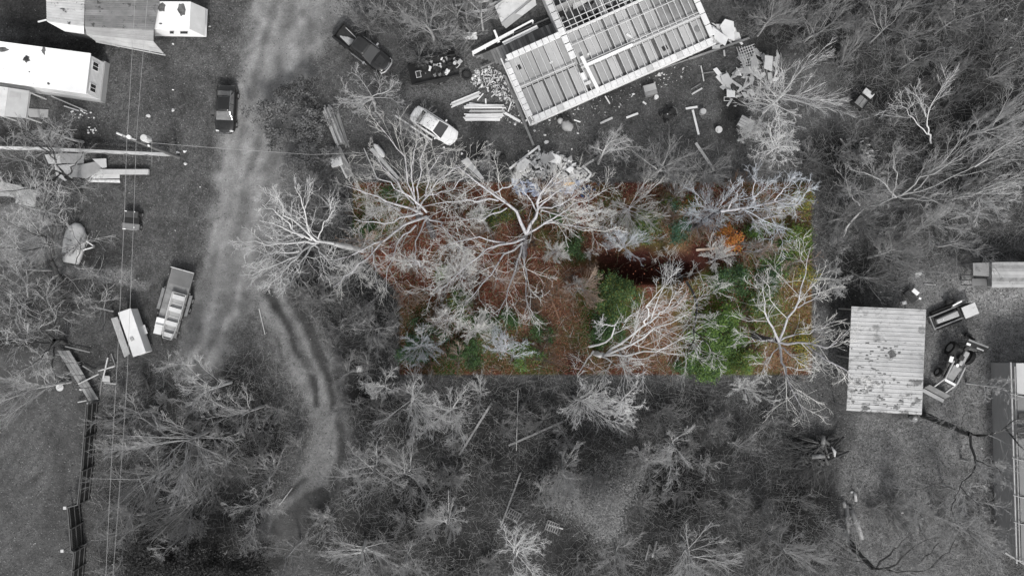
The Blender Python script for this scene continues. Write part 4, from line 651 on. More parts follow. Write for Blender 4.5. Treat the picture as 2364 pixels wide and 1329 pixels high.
def subq(q, u0, u1, v0, v1, off=0):
    r = [lerpq(q, u0, v0), lerpq(q, u1, v0), lerpq(q, u1, v1), lerpq(q, u0, v1)]
    if off:
        nn = (r[1]-r[0]).cross(r[3]-r[0]).normalized(); nn = nn if nn.z >= -.01 else -nn; r = [p+nn*off for p in r]
    return r
def rel(q, o): return [Vector(p)-Vector(o) for p in q]
def part(name, q, t, M, parent, o, bevel=0): return MB().slab(rel(q, o), t).build(name, M, parent, bevel)
def ribbed(name, q, n, M, parent, o, t=.03, rib=.035, each=3, var=None):
    """roof of n sheets running from edge q0-q1 to edge q3-q2, each sheet with raised ribs"""
    for i, (u0, u1) in enumerate(cells(n)):
        g_ = .004/max(.1, (Vector(q[1])-Vector(q[0])).length); a = subq(q, u0+g_, u1-g_, 0, 1); mb = MB().slab(rel(a, o), t)
        for k in range(each):
            c = (k+.5)/each; w = .04/each*3; r = subq(a, c-w, c+w, 0.001, .999, rib); mb.slab(rel(r, o), rib)
        mb.build(name, var[i % len(var)] if var else M, parent)
def window(parent, o, q, outn, n=2, fm=None):
    """framed window on the wall quad q (rectangle), proud of the wall along outn; frame > pane"""
    outn = Vector(outn).normalized(); q = [Vector(p) for p in q]
    f = MB(); fr = .1
    def s(u0, u1, v0, v1, a, b_):
        r = [lerpq(q, u, v)-Vector(o) for u, v in ((u0, v0), (u1, v0), (u1, v1), (u0, v1))]; V = [p+outn*a for p in r]+[p+outn*b_ for p in r]
        return V, [(0, 3, 2, 1), (4, 5, 6, 7), (0, 1, 5, 4), (1, 2, 6, 5), (2, 3, 7, 6), (3, 0, 4, 7)]
    for a in ((0, 1, 0, fr), (0, 1, 1-fr, 1), (0, fr*.7, fr, 1-fr), (1-fr*.7, 1, fr, 1-fr)): f.add(*s(*a, -.02, .05))
    for k in range(1, n): f.add(*s(k/n-.03, k/n+.03, fr, 1-fr, -.02, .045))
    F_ = f.build('window', fm or FRM, parent)
    for k in range(n): MB().add(*s(k/n+.035, (k+1)/n-.035, fr, 1-fr, -.02, .02)).build('pane', GLS, F_)
def walls(poly, z0, z1, o, M, parent, name='wall', t=.12):
    n = len(poly)
    for i in range(n):
        a = Vector((*poly[i], 0)); b_ = Vector((*poly[(i+1) % n], 0)); d = (b_-a).normalized(); nn = Vector((d.y, -d.x, 0)); cc = Vector((*cen(poly), 0))
        if (a+nn-cc).length < (a-nn-cc).length: nn = -nn
        e = d*.001; q = [a+e*0-nn*0, b_-d*t, b_-d*t-nn*t, a-nn*t]
        mb = MB().prism([(p.x-o[0], p.y-o[1]) for p in q], z0-o[2], z1-o[2]); mb.build(name, M, parent)

# white mobile home at the left edge
z = 3.3; rp = [(-330, 52), (209, 123), (198, 217), (-340, 140)]; R = q4(rp, z); o = (*cen(R), 0)
t = thing('mobile_home', 'long white flat roofed mobile home with two windows in its grey end wall', 'mobile home', o)
part('roof', R, .12, WHT, t, o, .03)
poly = [lerpq(R, u, v) for u, v in ((.004, .03), (.992, .03), (.992, .97), (.004, .97))]; poly = [(p.x, p.y) for p in poly]
walls(poly, .8, 3.175, o, WHW, t)
pk = [Vector((*p, 0)) for p in poly]; MB().prism([(p[0]-o[0], p[1]-o[1]) for p in [lerpq([(*a, 0) for a in poly], u, v)[:2] for u, v in ((-.003, -.04), (1.006, -.04), (1.006, 1.04), (-.003, 1.04))]], -.1, .8).build('skirting', SKG, t)
a, b_ = Vector((*poly[1], 0)), Vector((*poly[2], 0)); d = b_-a; nn = Vector((d.y, -d.x, 0)).normalized(); nn = nn if nn.x > 0 else -nn
for u0, u1 in ((.1, .33), (.68, .9)):
    window(t, o, [a+d*u0+Vector((0, 0, 1.5)), a+d*u1+Vector((0, 0, 1.5)), a+d*u1+Vector((0, 0, 2.6)), a+d*u0+Vector((0, 0, 2.6))], nn)
for k in range(11):      # lap siding on the end wall
    zz = .86+k*.21; aa = a+nn*.002; MB().beam(aa-Vector(o)+Vector((0, 0, zz)), aa+d-Vector(o)+Vector((0, 0, zz)), .03, .035).build('siding_lap', WHW, t)
for (x, y, r1, r2) in [(62, 137, 9, 8), (101, 117, 5, 10), (112, 193, 4, 3), (6, 115, 14, 6), (68, 166, 2, 2)]:
    rs = np.random.RandomState(x); ring = [P3(x+r1*math.cos(k*PI/7)*rs.uniform(.6, 1.2), y+r2*math.sin(k*PI/7)*rs.uniform(.6, 1.2), z) for k in range(14)]
    MB().prism([(p[0]-o[0], p[1]-o[1]) for p in ring], z-.01, z+.012).build('leaf_patch', STN, t)
MB().cyl((P(62, 137, z)[0]-o[0], P(62, 137, z)[1]-o[1], z+.1), .16, .25, 12).build('roof_vent', DRK, t)
# its porch
R = [P3(-60, 190, 2.7), P3(68, 210, 2.7), P3(60, 273, 2.5), P3(-70, 262, 2.5)]; o = (*cen(R), 0)
t = thing('porch', 'low porch with a pale flat roof on the near side of the white mobile home', 'porch', o)
for i, (u0, u1) in enumerate([(0, .62), (.62, 1)]): part('roof_panel', subq(R, u0+.002, u1-.002, 0, 1), .06, [GRP2, PAP][1-i] if i == 0 else mat('porch_grey', .36, .1, 1, .7, .05), t, o)
part('roof_patch', subq(R, .66, .86, .12, .3, .02), .03, GRP2, t, o)
for u, v in ((.02, .04), (.97, .04), (.97, .96), (.5, .96), (.02, .96)):
    p = lerpq(R, u, v)-Vector(o); MB().box((p.x, p.y, p.z/2-.05), (.1, .1, p.z-.05)).build('post', WDL, t)
a = lerpq(R, .97, .05)-Vector(o); b_ = lerpq(R, .97, .95)-Vector(o); MB().beam(a+Vector((.1, 0, -.17)), b_+Vector((.1, 0, -.17)), .05, .2).build('fascia', PAP, t)
# ribbed roofed shed, carport, white camper at the top
z = 3.1; A1 = [P3(106, 0-30, z), P3(196, -30, z+.2), P3(194, 62, z+.2), P3(108, 50, z)]; o = (*cen(A1), 0)
t = thing('metal_shed', 'shed with a pale ribbed metal roof stained by leaves, top left', 'shed', o)
ribbed('roof_panel', [A1[0], A1[3], A1[2], A1[1]], 7, MTL, t, o, each=2)
B = [A1[3], A1[2], P3(194, 79, 2.4), P3(150, 73, 2.4)]; part('eave_panel', B, .04, mat('eave_pale', .6, .05, 1, .5, 0), t, o)
walls([(p[0], p[1]) for p in [P3(112, -20, z), P3(190, -20, z), P3(192, 70, z), P3(125, 56, z)]], -.05, 2.35, o, MTD, t)
MB().beam(rel([P3(88, 51, 2.9)], o)[0], rel([P3(108, 46, 2.9)], o)[0], .1, .12).build('gutter_end', WDL, t)
A2 = [P3(196, -30, 3.5), P3(376, -40, 3.3), P3(355, 70, 3.3), P3(196, 62, 3.5)]; o = (*cen(A2), 0)
t = thing('carport', 'open carport with a dull grey ribbed roof curving down at its front, top left', 'carport', o)
VR = [MTD, mat('ribbed_metal_grey', .2, .3, .6, .6, .05, stain=(.08, .3, 2)), MTD]
ribbed('roof_panel', [A2[0], A2[3], A2[2], A2[1]], 7, MTD, t, o, each=3, var=VR)
B = [A2[3], A2[2], P3(354, 96, 2.8), P3(200, 80, 3.1)]; ribbed('roof_panel', [B[0], B[3], B[2], B[1]], 2, MTD, t, o, each=3, var=[mat('ribbed_metal_light', .27, .2, .6, .6, .05)])
B2 = [P3(200, 80, 3.1), P3(354, 96, 2.8), P3(378, 124, 1.9), P3(222, 96, 2.2)]; ribbed('roof_panel', [B2[0], B2[3], B2[2], B2[1]], 2, MTD, t, o, each=2, var=[mat('ribbed_metal_lip', .33, .2, .6, .5, .05)])
for a, b_ in (((222, 97, 2.1), (382, 128, 1.85)), ((260, 103, 2.1), (275, 109, 0.)), ((299, 109, 2), (312, 115, 0)), ((345, 118, 2), (352, 123, 0)), ((380, 127, 1.8), (372, 121, 0)), ((222, 97, 2.1), (228, 97, 0))):
    MB().tube(rel([P3(*a), P3(*b_)], o), .05, 6).build('frame_pole', WDM, t)
z = 2.9; R = q4([(356, 3), (440, 4), (437, 67), (355, 67)], z); o = (*cen(R), 0)
t = thing('camper', 'white camper trailer with a leaf patch on its roof, top left', 'camper', o)
M_ = mat('camper_white', .74, .06, .8, .4, .03); part('roof', R, .08, M_, t, o, .03)
F1 = [Vector(R[1]), wpt(474, 19, 1.9), wpt(473, 84, 1.9), Vector(R[2])]; part('front_cap', subq(F1, .01, 1, 0, 1), .06, mat('camper_grey', .42, .1, 1, .4, .03), t, o, .02)
bd = [P(356, 6, 2.8), P(476, 20, 1.8), P(474, 84, 1.8), P(356, 66, 2.8)]
MB().add([(p[0]-o[0], p[1]-o[1], .5) for p in [P(357, 8, .5), P(480, 22, .5), P(477, 86, .5), P(357, 84, .5)]]+[(p[0]-o[0], p[1]-o[1], h_) for p, h_ in [(P(357, 5, 2.8), 2.8), (P(439, 6, 2.8), 2.8), (P(437, 66, 2.8), 2.8), (P(356, 66, 2.8), 2.8)]], [(0, 3, 2, 1), (4, 5, 6, 7), (0, 1, 5, 4), (1, 2, 6, 5), (2, 3, 7, 6), (3, 0, 4, 7)]).build('body', M_, t, .03)
for (x, y, r1, r2) in [(420, 23, 11, 17), (374, 18, 9, 12), (371, 55, 4, 2)]:
    rs = np.random.RandomState(x); ring = [P(x+r1*math.cos(k*PI/7)*rs.uniform(.7, 1.1), y+r2*math.sin(k*PI/7)*rs.uniform(.7, 1.1), z) for k in range(14)]
    MB().prism([(p[0]-o[0], p[1]-o[1]) for p in ring], z-.01, z+.02).build('leaf_patch', STN, t)
for (x0, x1, h_) in ((392, 401, 2.2), (416, 433, 2.1)):
    q = [wpt(x0, 76, h_-.35), wpt(x1, 76, h_-.35), wpt(x1, 73, h_), wpt(x0, 73, h_)]; MB().slab(rel(q, o), .1).build('window', GLS, t)
for x in (395, 450): MB().cyl((P(x, 84)[0]-o[0], P(x, 84)[1]-o[1]+.1, .35), .35, .25, 14, 'y').build('wheel', BLK, t)

# --- the roofless house
HZ = 2.75; O = wpt(1228, 277, HZ); U = (wpt(1648, 92, HZ)-O); LEN = U.length; U.normalize(); Vv = Vector((-U.y, U.x, 0)); o = (O.x, O.y, 0)
ARZ = math.atan2(U.y, U.x)
hs_ = thing('roofless_house', 'long white walled house being rebuilt, its roof gone and white ceiling joists showing', 'house', o, ARZ)
HW = mat('house_white', .6, .06, 1, .6, .05); HJ = mat('joist_white', .5, .08, 2, .6, 0); CB = mat('ceiling_board', .31, .12, .5, .8, .05, stain=(.33, .25, 1.0)); CB2 = mat('ceiling_board_pale', .38, .1, .5, .8, .05); CB3 = mat('ceiling_board_shaded', .19, .4, .5, .8, .05); INS = mat('foil_insulation', .6, .12, 3, .5, .4); INS2 = mat('foil_insulation_dull', .44, .15, 3, .5, .4); DG = mat('ceiling_gap', .09, .3, 2, .9, .2)  # darkest ceiling boards: shade at the right end painted as board colour
D1 = 6.3; D2 = 13.5; AB = 5.9
def hb(name, a0, a1, b0, b1, z0, z1, M, bevel=0, rz=0): return MB().box(((a0+a1)/2, (b0+b1)/2, (z0+z1)/2), (abs(a1-a0), abs(b1-b0), z1-z0), rz).build(name, M, hs_, bevel)
hb('floor', -.0, LEN, .0, D1, -.1, .25, mat('house_floor', .12, .5, .8, .8, .1)); hb('floor', AB, LEN, D1, D2, -.1, .25, mat('house_floor', .1))
for a0, a1, b0, b1 in ((0, LEN, .0, .16), (0, .16, .16, D1), (.16, AB, D1-.16, D1), (AB, AB+.16, D1, D2), (LEN-.16, LEN, .16, D2), (AB+.16, LEN-.16, D1-.16, D1)): hb('wall', a0, a1, b0, b1, .25, 2.6, HW)
hb('partition', AB, AB+.12, .16, D1-.16, .25, 2.5, GRP2); hb('partition', 10.5, 10.62, D1, D2, .25, 2.3, mat('partition_white', .6, .1, 1, .8)); hb('partition', AB+.16, LEN, 9.0, 9.1, .25, 2.2, GRP2); hb('partition', 14.8, 14.9, D1, D2, .25, 2.3, PAP)
nJ = 30; SP = (LEN-.3)/nJ
rs = np.random.RandomState(33)
for i in range(nJ//2):       # ceiling boards two joists wide with ragged gaps between
    a0 = .2+2*i*SP; a1 = a0+2*SP
    if a1 > LEN-.15: a1 = LEN-.15
    gp = rs.uniform(.16, .38); right = a0 > AB
    hb('ceiling_board', a0+.0, a1-gp, .2, D1*.5-.1 if not right else 2.45, 2.42, 2.47, [CB, CB2, CB][i % 3])
    hb('ceiling_board', a0+.0, a1-gp*(.7 if right else .5), (D1*.5 if not right else 2.5), D1-.2, 2.42, 2.465, CB3 if i > 11 else [CB2, CB, CB][i % 3])
    hb('ceiling_gap', a1-gp-.02, a1+.02, .2, D1-.25, 2.38, 2.425, DG)
    if right: hb('ceiling_batten', a0, a1, 2.5, 3.0, 2.475, 2.50, CB2)
for i in range(nJ+1):
    a = .16+i*SP; right = a > AB+.1
    hb('joist', a-.028, a+.028, .32, D2-.2 if right else D1-.03, 2.62, 2.74, HJ)
    hb('joist', a-.02, a+.02, .03, D1, 2.50, 2.60, HJ) if i % 3 == 0 else None
    # eave band blocks along the front
    b0 = -.32 if i else -.3
    if i < nJ: hb('insulation_block', a+.025, a+SP-.025, -.28, .30, 2.60, 2.745+rs.uniform(0, .03), INS if rs.rand() > .25 else INS2, .02)
hb('eave_board', -.2, LEN+.1, -.42, -.30, 2.5, 2.70, HW); hb('top_plate', .3, LEN-.3, -.27, .26, 2.602, 2.70, INS2)
for k in range(int((D1-.4)/SP)):  hb('insulation_block', -.26, .26, .42+k*SP, .42+(k+1)*SP-.05, 2.60, 2.8+rs.uniform(0, .05), INS if rs.rand() > .3 else INS2, .02)
hb('eave_board', -.38, -.28, -.4, D1+.2, 2.5, 2.68, HW)
for k in range(int(AB/SP)): hb('insulation_block', .2+k*SP, .2+(k+1)*SP-.05, D1-.25, D1+.28, 2.60, 2.8+rs.uniform(0, .05), INS if rs.rand() > .3 else INS2, .02)
for k in range(12): hb('insulation_block', AB-.28, AB+.30, D1-2.6+k*.8, D1-2.6+k*.8+.7, 2.78, 2.94, INS2 if k > 3 else INS, .02)
for k in range(10): hb('insulation_block', LEN-.3, LEN+.25, .4+k*1.15, .4+k*1.15+1.08, 2.76, 2.9, HW, .02)
hb('purlin', 0, AB, D1*.52-.04, D1*.52+.04, 2.745, 2.80, HJ)
for b_, w_ in ((2.62, .10), (2.95, .05), (4.9, .05), (D1-.05, .10), (D1+.35, .06), (7.2, .05), (9.6, .08), (10.7, .06), (12.2, .06)): hb('purlin', AB+.3, LEN, b_-w_/2, b_+w_/2, 2.745, 2.745+.06, HJ)
for b_ in (6.9, 7.7, 8.5, 9.2, 10.1, 11.3): hb('batten', 12.0, LEN-3, b_-.04, b_+.04, 2.81, 2.87, HJ)
for i in range(8): hb('batten', 12.3+i*.62+.3, 12.3+i*.62+.36, D1, D2-.4, 2.56, 2.61, HJ)
hb('header_beam', AB+.9, 11.5, 2.5, 2.75, 2.81, 2.95, WHP); MB().box((AB+.85, 1.75, 2.9), (.3, 3.6, .12), .05).build('header_beam', WHP, hs_)
hb('door_frame', AB-.1, AB+.6, .9, 1.2, 2.8, 2.86, HJ); hb('door_frame', AB-.1, AB+.0, .3, 2.3, 2.81, 2.9, HJ); hb('door_frame', AB+.05, AB+.5, 1.3, 2.2, 2.5, 2.6, WHP)
for (a, b_, sz, r) in ((7.5, 3.6, .35, .3), (11.7, 3.6, .7, -1.0), (3.9, 4.3, .3, .2)): MB().box((a, b_, 2.5), (sz, .2, .05), r).build('offcut', HW, hs_)
for (a, b_, sz) in ((.9, 5.1, .4), (14.3, 1.2, .5)): MB().box((a, b_, 2.475), (sz, .45, .05), .1).build('hatch', DRK, hs_)
MB().cyl((LEN-.9, 1.6, 2.5), .3, .08, 16).build('vent_ring', STL, hs_)
for k in range(70):     # loose rubble and boards on the open floor
    a = rs.uniform(AB+.5, LEN-1); b_ = rs.uniform(D1+.4, D2-.6); MB().box((a, b_, .3+rs.uniform(0, .5)), (rs.uniform(.3, 1.8), rs.uniform(.1, .6), .06), rs.uniform(0, 3), rs.uniform(-.2, .2)).build('rubble_board', [GRP2, PAP, WDG, DRK][k % 4], hs_)
MB().slab([(8.2, D1+2.2, 1.0), (10.4, D1+2.4, 1.1), (10.2, D1+4.6, 1.3), (8.8, D1+4.2, 1.2)], .05).build('loose_sheet', PAP, hs_)
# deck in the corner
Q = [wpt(1092, 128, .7), wpt(1285, 52, .7), wpt(1287, 96, .7), wpt(1170, 160, .7), wpt(1130, 210, .7)]; o = (Q[0].x, Q[0].y, 0)
t = thing('timber_deck', 'weathered plank deck in the corner of the roofless house', 'deck', o, ARZ)
Rm = Matrix.Rotation(-ARZ, 3, 'Z')
dl = [Rm @ (q-Vector(o)) for q in Q]
VD = [WDN, mat('deck_timber_dark', .10, .3, 1, .9, .2), mat('deck_timber_grey', .2, .2, 1, .9, .2)]
for k in range(31):
    x0 = .05+k*.28; top = (dl[1].y+.15); bot = dl[3].y-.05 if x0 > dl[3].x-.3 else -2.7+.6*abs(x0-2); bot = max(bot, -2.9); bot = -.1-x0*.9 if x0 < 3.2 else max(-2.7, dl[3].y-.1) 
    if x0 > dl[1].x: break
    MB().box((x0+.12, (top+bot)/2, .62+rs.uniform(-.01, .01)), (.25, top-bot, .05)).build('plank', VD[int(rs.randint(3))], t)
for y0 in (-1.4, -.3, .4): MB().box((4.2, y0, .5), (8, .1, .14)).build('joist', WDG, t)
t = thing('white_railing', 'white deck railing with posts on the upper side of the timber deck', 'railing', (P(1092, 122, 1.1)[0], P(1092, 122, 1.1)[1], 0))
for a, b_, zz in (((1090, 121), (1230, 47), 1.3), ((1094, 124), (1185, 74), .9), ((1160, 99), (1240, 60), 1.2), ((1163, 103), (1242, 64), .8)):
    MB().beam(wpt(*a, zz)-Vector(t.location), wpt(*b_, zz)-Vector(t.location), .16, .08).build('rail', WHP, t)
for x, y in ((1092, 122), (1120, 107), (1148, 92), (1185, 75), (1230, 52)): 
    p = wpt(x, y, .9)-Vector(t.location); MB().box((p.x, p.y, .65), (.12, .12, 1.3)).build('post', WHP, t)
MB().beam(wpt(1141, 70, 1.4)-Vector(t.location), wpt(1152, 98, 1.4)-Vector(t.location), .2, .08).build('newel_board', WHP, t)

def panel(name, label, cat, pts, z, M, th=.04, zz=None, group=None, bevel=0):
    """single flat thing: sheet lying at height z"""
    q = [P3(x, y, z if zz is None else zz[i]) for i, (x, y) in enumerate(pts)]; c = cen(q); zb = min(p[2] for p in q)-th; o_ = (c[0], c[1], zb)
    ob = MB().slab(rel(q, o_), th).build(name, M, None, bevel); ob.location = o_; return tag(ob, label, cat, group)
def plank(name, label, cat, a, b_, w_, h_, M, za=.0, zb=None, group=None):
    zb = za if zb is None else zb; A_ = wpt(*a, za+h_/2); B_ = wpt(*b_, zb+h_/2); c = (A_+B_)/2
    ob = MB().beam(A_-c, B_-c, w_, h_).build(name, M, None); ob.location = c; return tag(ob, label, cat, group)
panel('roof_sheet', 'large smooth grey sheet lying left of the roofless house at the top edge', 'sheet', [(1142, 14), (1188, -20), (1250, -20), (1160, 60)], .9, PAP, .05)
panel('roof_sheet', 'narrow pale sheet across the large smooth grey one', 'sheet', [(1157, 54), (1222, 0), (1240, 10), (1168, 66)], 1.0, GRP2, .05)
panel('roof_sheet', 'second grey sheet against the upper corner of the roofless house', 'sheet', [(1190, 32), (1236, -6), (1238, 12), (1206, 36)], 1.12, PAP, .05)
for k, (a, b_, w_) in enumerate([((1040, 14), (1130, 2), .18), ((1075, 30), (1130, 23), .25), ((1060, 26), (1110, 42), .12), ((1130, 12), (1180, -6), .2)]):
    plank('timber_beam', ['long pale beam in the twigs at the top edge', 'second beam below the long one at the top edge', 'beam crossing under the small tree at the top edge', 'short beam leaning on the large grey sheet'][k], 'beam', a, b_, w_, .1, WDM, .1+.12*k)

# corrugated carport at the right
z = 3.0; R = q4([(1966, 707), (2138, 714), (2128, 957), (1954, 947)], z); o = (*cen(R), 0)
t = thing('ribbed_roof_shelter', 'open shelter with a pale ribbed metal roof streaked with leaves, right of the lot', 'shelter', o)
STR = mat('ribbed_metal_streaked', .42, .16, .8, .5, .05, stain=(.14, .47, 1.1)); VR = [mat('ribbed_metal_a', .40, .14, .8, .5, .05, stain=(.22, .4, .7)), mat('ribbed_metal_b', .43, .14, .8, .5, .05, stain=(.2, .35, 1.6)), mat('ribbed_metal_a', .4)]
for i, (u0, u1) in enumerate(cells(12)):
    a = subq([R[0], R[3], R[2], R[1]], u0+.0006, u1-.0006, 0, 1); mb = MB().slab(rel(a, o), .03)
    for k in range(2): c = (k+.5)/2; r = subq(a, c-.03, c+.03, .001, .999, .04); mb.slab(rel(r, o), .04)
    mb.build('roof_panel', STR if i > 7 else VR[i % 3], t)
MB().prism([(P(2060+9*math.cos(k*.7)*(1+.4*math.sin(k*3)), 0, z)[0]-o[0], P(0, 817+9*math.sin(k*.7)*(1+.3*math.cos(k*2)), z)[1]-o[1]) for k in range(9)], z+.01, z+.06).build('leaf_patch', STN, t)
rs = np.random.RandomState(12)
for k in range(80):
    u = rs.uniform(.0, .75)**1.0; v = rs.uniform(.3, .97); c = lerpq(R, u, v)-Vector(o); MB().box((c.x, c.y, z+.02), (rs.uniform(.08, .4), rs.uniform(.05, .13), .03)).build('leaf_clump', STN, t)
for u, v in ((.03, .03), (.97, .03), (.97, .97), (.03, .97), (.5, .03), (.5, .97), (.03, .5), (.97, .5)):
    p = lerpq(R, u, v)-Vector(o); MB().box((p.x, p.y, 1.45), (.14, .14, 3.0)).build('post', WDG, t)
for v in (.02, .34, .66, .98):
    a = lerpq(R, .01, v)-Vector(o)-Vector((0, 0, .14)); b_ = lerpq(R, .99, v)-Vector(o)-Vector((0, 0, .14)); MB().beam(a, b_, .1, .14).build('rafter', WDG, t)
a0 = P(1962, 720); MB().box((a0[0]-o[0]+.8, a0[1]-o[1]-3.0, .6), (1.2, 5, 1.2)).build('stored_crate', DRK, t)
# shed with board roof and lean-to
z = 2.6; R = q4([(2290, 605), (2480, 604), (2480, 664), (2290, 663)], z); o = (*cen(R), 0)
t = thing('plank_roofed_shed', 'shed with a long pale board roof and darker end, at the right edge', 'shed', o)
for i, (u0, u1) in enumerate(cells(8)): part('roof_board', subq([R[0], R[3], R[2], R[1]], u0+.0007, u1-.0007, 0, 1), .05, [mat('board_roof_mid', .27, .25, .8, .8, .1, stain=(.12, .25, 1)), WDG, _M['board_roof_mid'], mat('board_roof_pale', .34, .2, .8, .8, .1)][i % 4], t, o)
walls([(p[0], p[1]) for p in (lerpq(R, .01, .04), lerpq(R, .99, .04), lerpq(R, .99, .96), lerpq(R, .01, .96))], -.05, 2.5, o, WDG, t)
q = q4([(2246, 607), (2289, 606), (2289, 638), (2247, 636)], 2.3); part('lean_to_roof', q, .05, mat('lean_to_grey', .2, .15, 1, .8, .1), t, o)
q = q4([(2244, 643), (2279, 643), (2279, 660), (2244, 660)], 1.9); part('lean_to_roof', q, .05, mat('lean_to_dark', .13, .2, 1, .8, .1), t, o)
for x, y, h_ in ((2248, 609, 2.2), (2248, 634, 2.2), (2286, 634, 2.2), (2247, 658, 1.8), (2276, 658, 1.8), (2247, 645, 1.8)): p = wpt(x, y, h_)-Vector(o); MB().box((p.x, p.y, h_/2), (.1, .1, h_)).build('post', WDG, t)
# long house at the right edge
z = 3.6; x0, x1 = 2334, 2520; R1 = [P3(2340, 838, z), P3(2345, 838, z)]
t = thing('long_house', 'long house cut off by the right edge with pale roof sections and horizontal siding', 'house', (P(2420, 1060)[0], P(2420, 1060)[1], 0)); o = tuple(t.location)
SID = mat('siding_grey', .28, .1, .6, .7, .05); RF2 = mat('roof_grey_sections', .17, .12, .5, .7, .05)
for i, (ya, yb) in enumerate([(838, 910), (912, 1058), (1060, 1144), (1146, 1206), (1208, 1292)]):
    f = lambda y: (y-838)*.028
    q = [P3(2346+f(ya), ya, 3.4), P3(2500, ya-2, 4.6), P3(2500, yb+60, 4.6), P3(2346+f(yb), yb+(6 if i == 4 else 0), 3.4)] if i == 4 else [P3(2346+f(ya), ya, 3.4), P3(2500, ya-2, 4.6), P3(2500, yb-2, 4.6), P3(2346+f(yb), yb, 3.4)]
    part('roof_section', q, .08, RF2 if i else mat('roof_pale_section', .4, .1, .5, .7, .05), t, o)
    MB().tube(rel([P3(2330+f(yb), yb-2, 3.46), P3(2480, yb+36, 4.4)], o), .04, 6).build('roof_seam', GRP2, t)
a = wpt(2340, 845, 3.2); b_ = wpt(2352, 1296, 3.2); wl = [(a.x, a.y), (a.x+9, a.y), (b_.x+9, b_.y), (b_.x, b_.y)]
walls(wl, -.05, 3.3, o, SID, t)
for k in range(14): zz = .3+k*.2; MB().beam((a.x-o[0]-.02, a.y-o[1], zz), (b_.x-o[0]-.02, b_.y-o[1], zz), .03, .05).build('siding_board', SID, t)
MB().beam(wpt(2333, 836, 3.35)-Vector(o), wpt(2347, 1300, 3.35)-Vector(o), .12, .1).build('gutter', GRP2, t)
MB().beam(wpt(2320, 1275, 3.2)-Vector(o), wpt(2372, 1306, 3.2)-Vector(o), .12, .12).build('corner_trim', GRP2, t)
q = [wpt(2352, 953, 3.6), wpt(2400, 953, 4.0), wpt(2400, 975, 4.0), wpt(2352, 975, 3.6)]; part('roof_hatch', q, .1, DRK, t, o)
q = [wpt(2350, 985, 3.65), wpt(2400, 985, 4.05), wpt(2400, 1012, 4.05), wpt(2350, 1012, 3.65)]; part('roof_hatch', q, .12, GLS, t, o)
x, y = P(2318, 1016); ac = thing('air_conditioner', 'boxy air conditioning unit with round fan beside the long house', 'air conditioner', (x, y, 0))
MB().box((0, 0, .4), (.8, .8, .8)).build('casing', PAP, ac, .03); MB().cyl((0, 0, .82), .32, .06, 20).build('fan_grille', DRK, ac)
x, y = P(2316, 1060); o = (x, y, 0); tag(MB().tube([(0, 1.3, .1), (.1, 0, .1), (0, -1.5, .15)], .05, 6).build('drain_pipe', WHP, None, origin=None), 'thin pale pipe on the ground beside the long house', 'pipe').location = (x, y, .0)

# ------------------------------------------------------------------ vehicles
CBK = mat('car_paint_black', .012, .2, 2, .18, 0, spec=.6); CBK2 = mat('car_paint_dark_grey', .022, .3, 2, .25, 0, spec=.6); CWH = mat('car_paint_white', .74, .05, 1, .3, 0, stain=(.2, .06, 4)); CGL = mat('car_glass', .03, .1, 1, .05, 0, spec=.8); CGL2 = mat('car_glass_grey', .12, .3, 3, .15, 0, spec=.6)  # the grey glass has the windscreen's reflection painted into its colour
LMP = mat('lamp_glass', .6, .1, 3, .1, 0, spec=.6); RLP = mat('tail_lamp', .06, .2, 3, .2, 0); PLS = mat('black_plastic', .03, .2, 3, .6, 0); SIL = mat('silver_metal', .5, .1, 2, .25, 0, metal=.7)
def wheel(parent, x, y, r=.33, w_=.22, loc=None):
    o = MB().cyl((0, 0, 0), r, w_, 20, 'y').build('wheel', BLK, parent, .02); o.location = (x, y, r if loc is None else loc)
    MB().cyl((0, 0, 0), r*.58, w_+.02, 14, 'y').build('rim', SIL, o)
    return o
def car_shell(secs):
    """secs: (x, halfwidth, z_sill, z_belt, crown)"""
    L = []
    for x, w_, z0, zb, cr in secs:
        pr = [(w_*.92, z0), (w_, z0+.12), (w_, (z0+zb)/2), (w_*.97, zb-.08), (w_*.9, zb), (w_*.5, zb+cr), (0, zb+cr*1.15)]
        L.append([(x, y, zz) for y, zz in pr]+[(x, -y, zz) for y, zz in pr[:-1][::-1]])
    return L
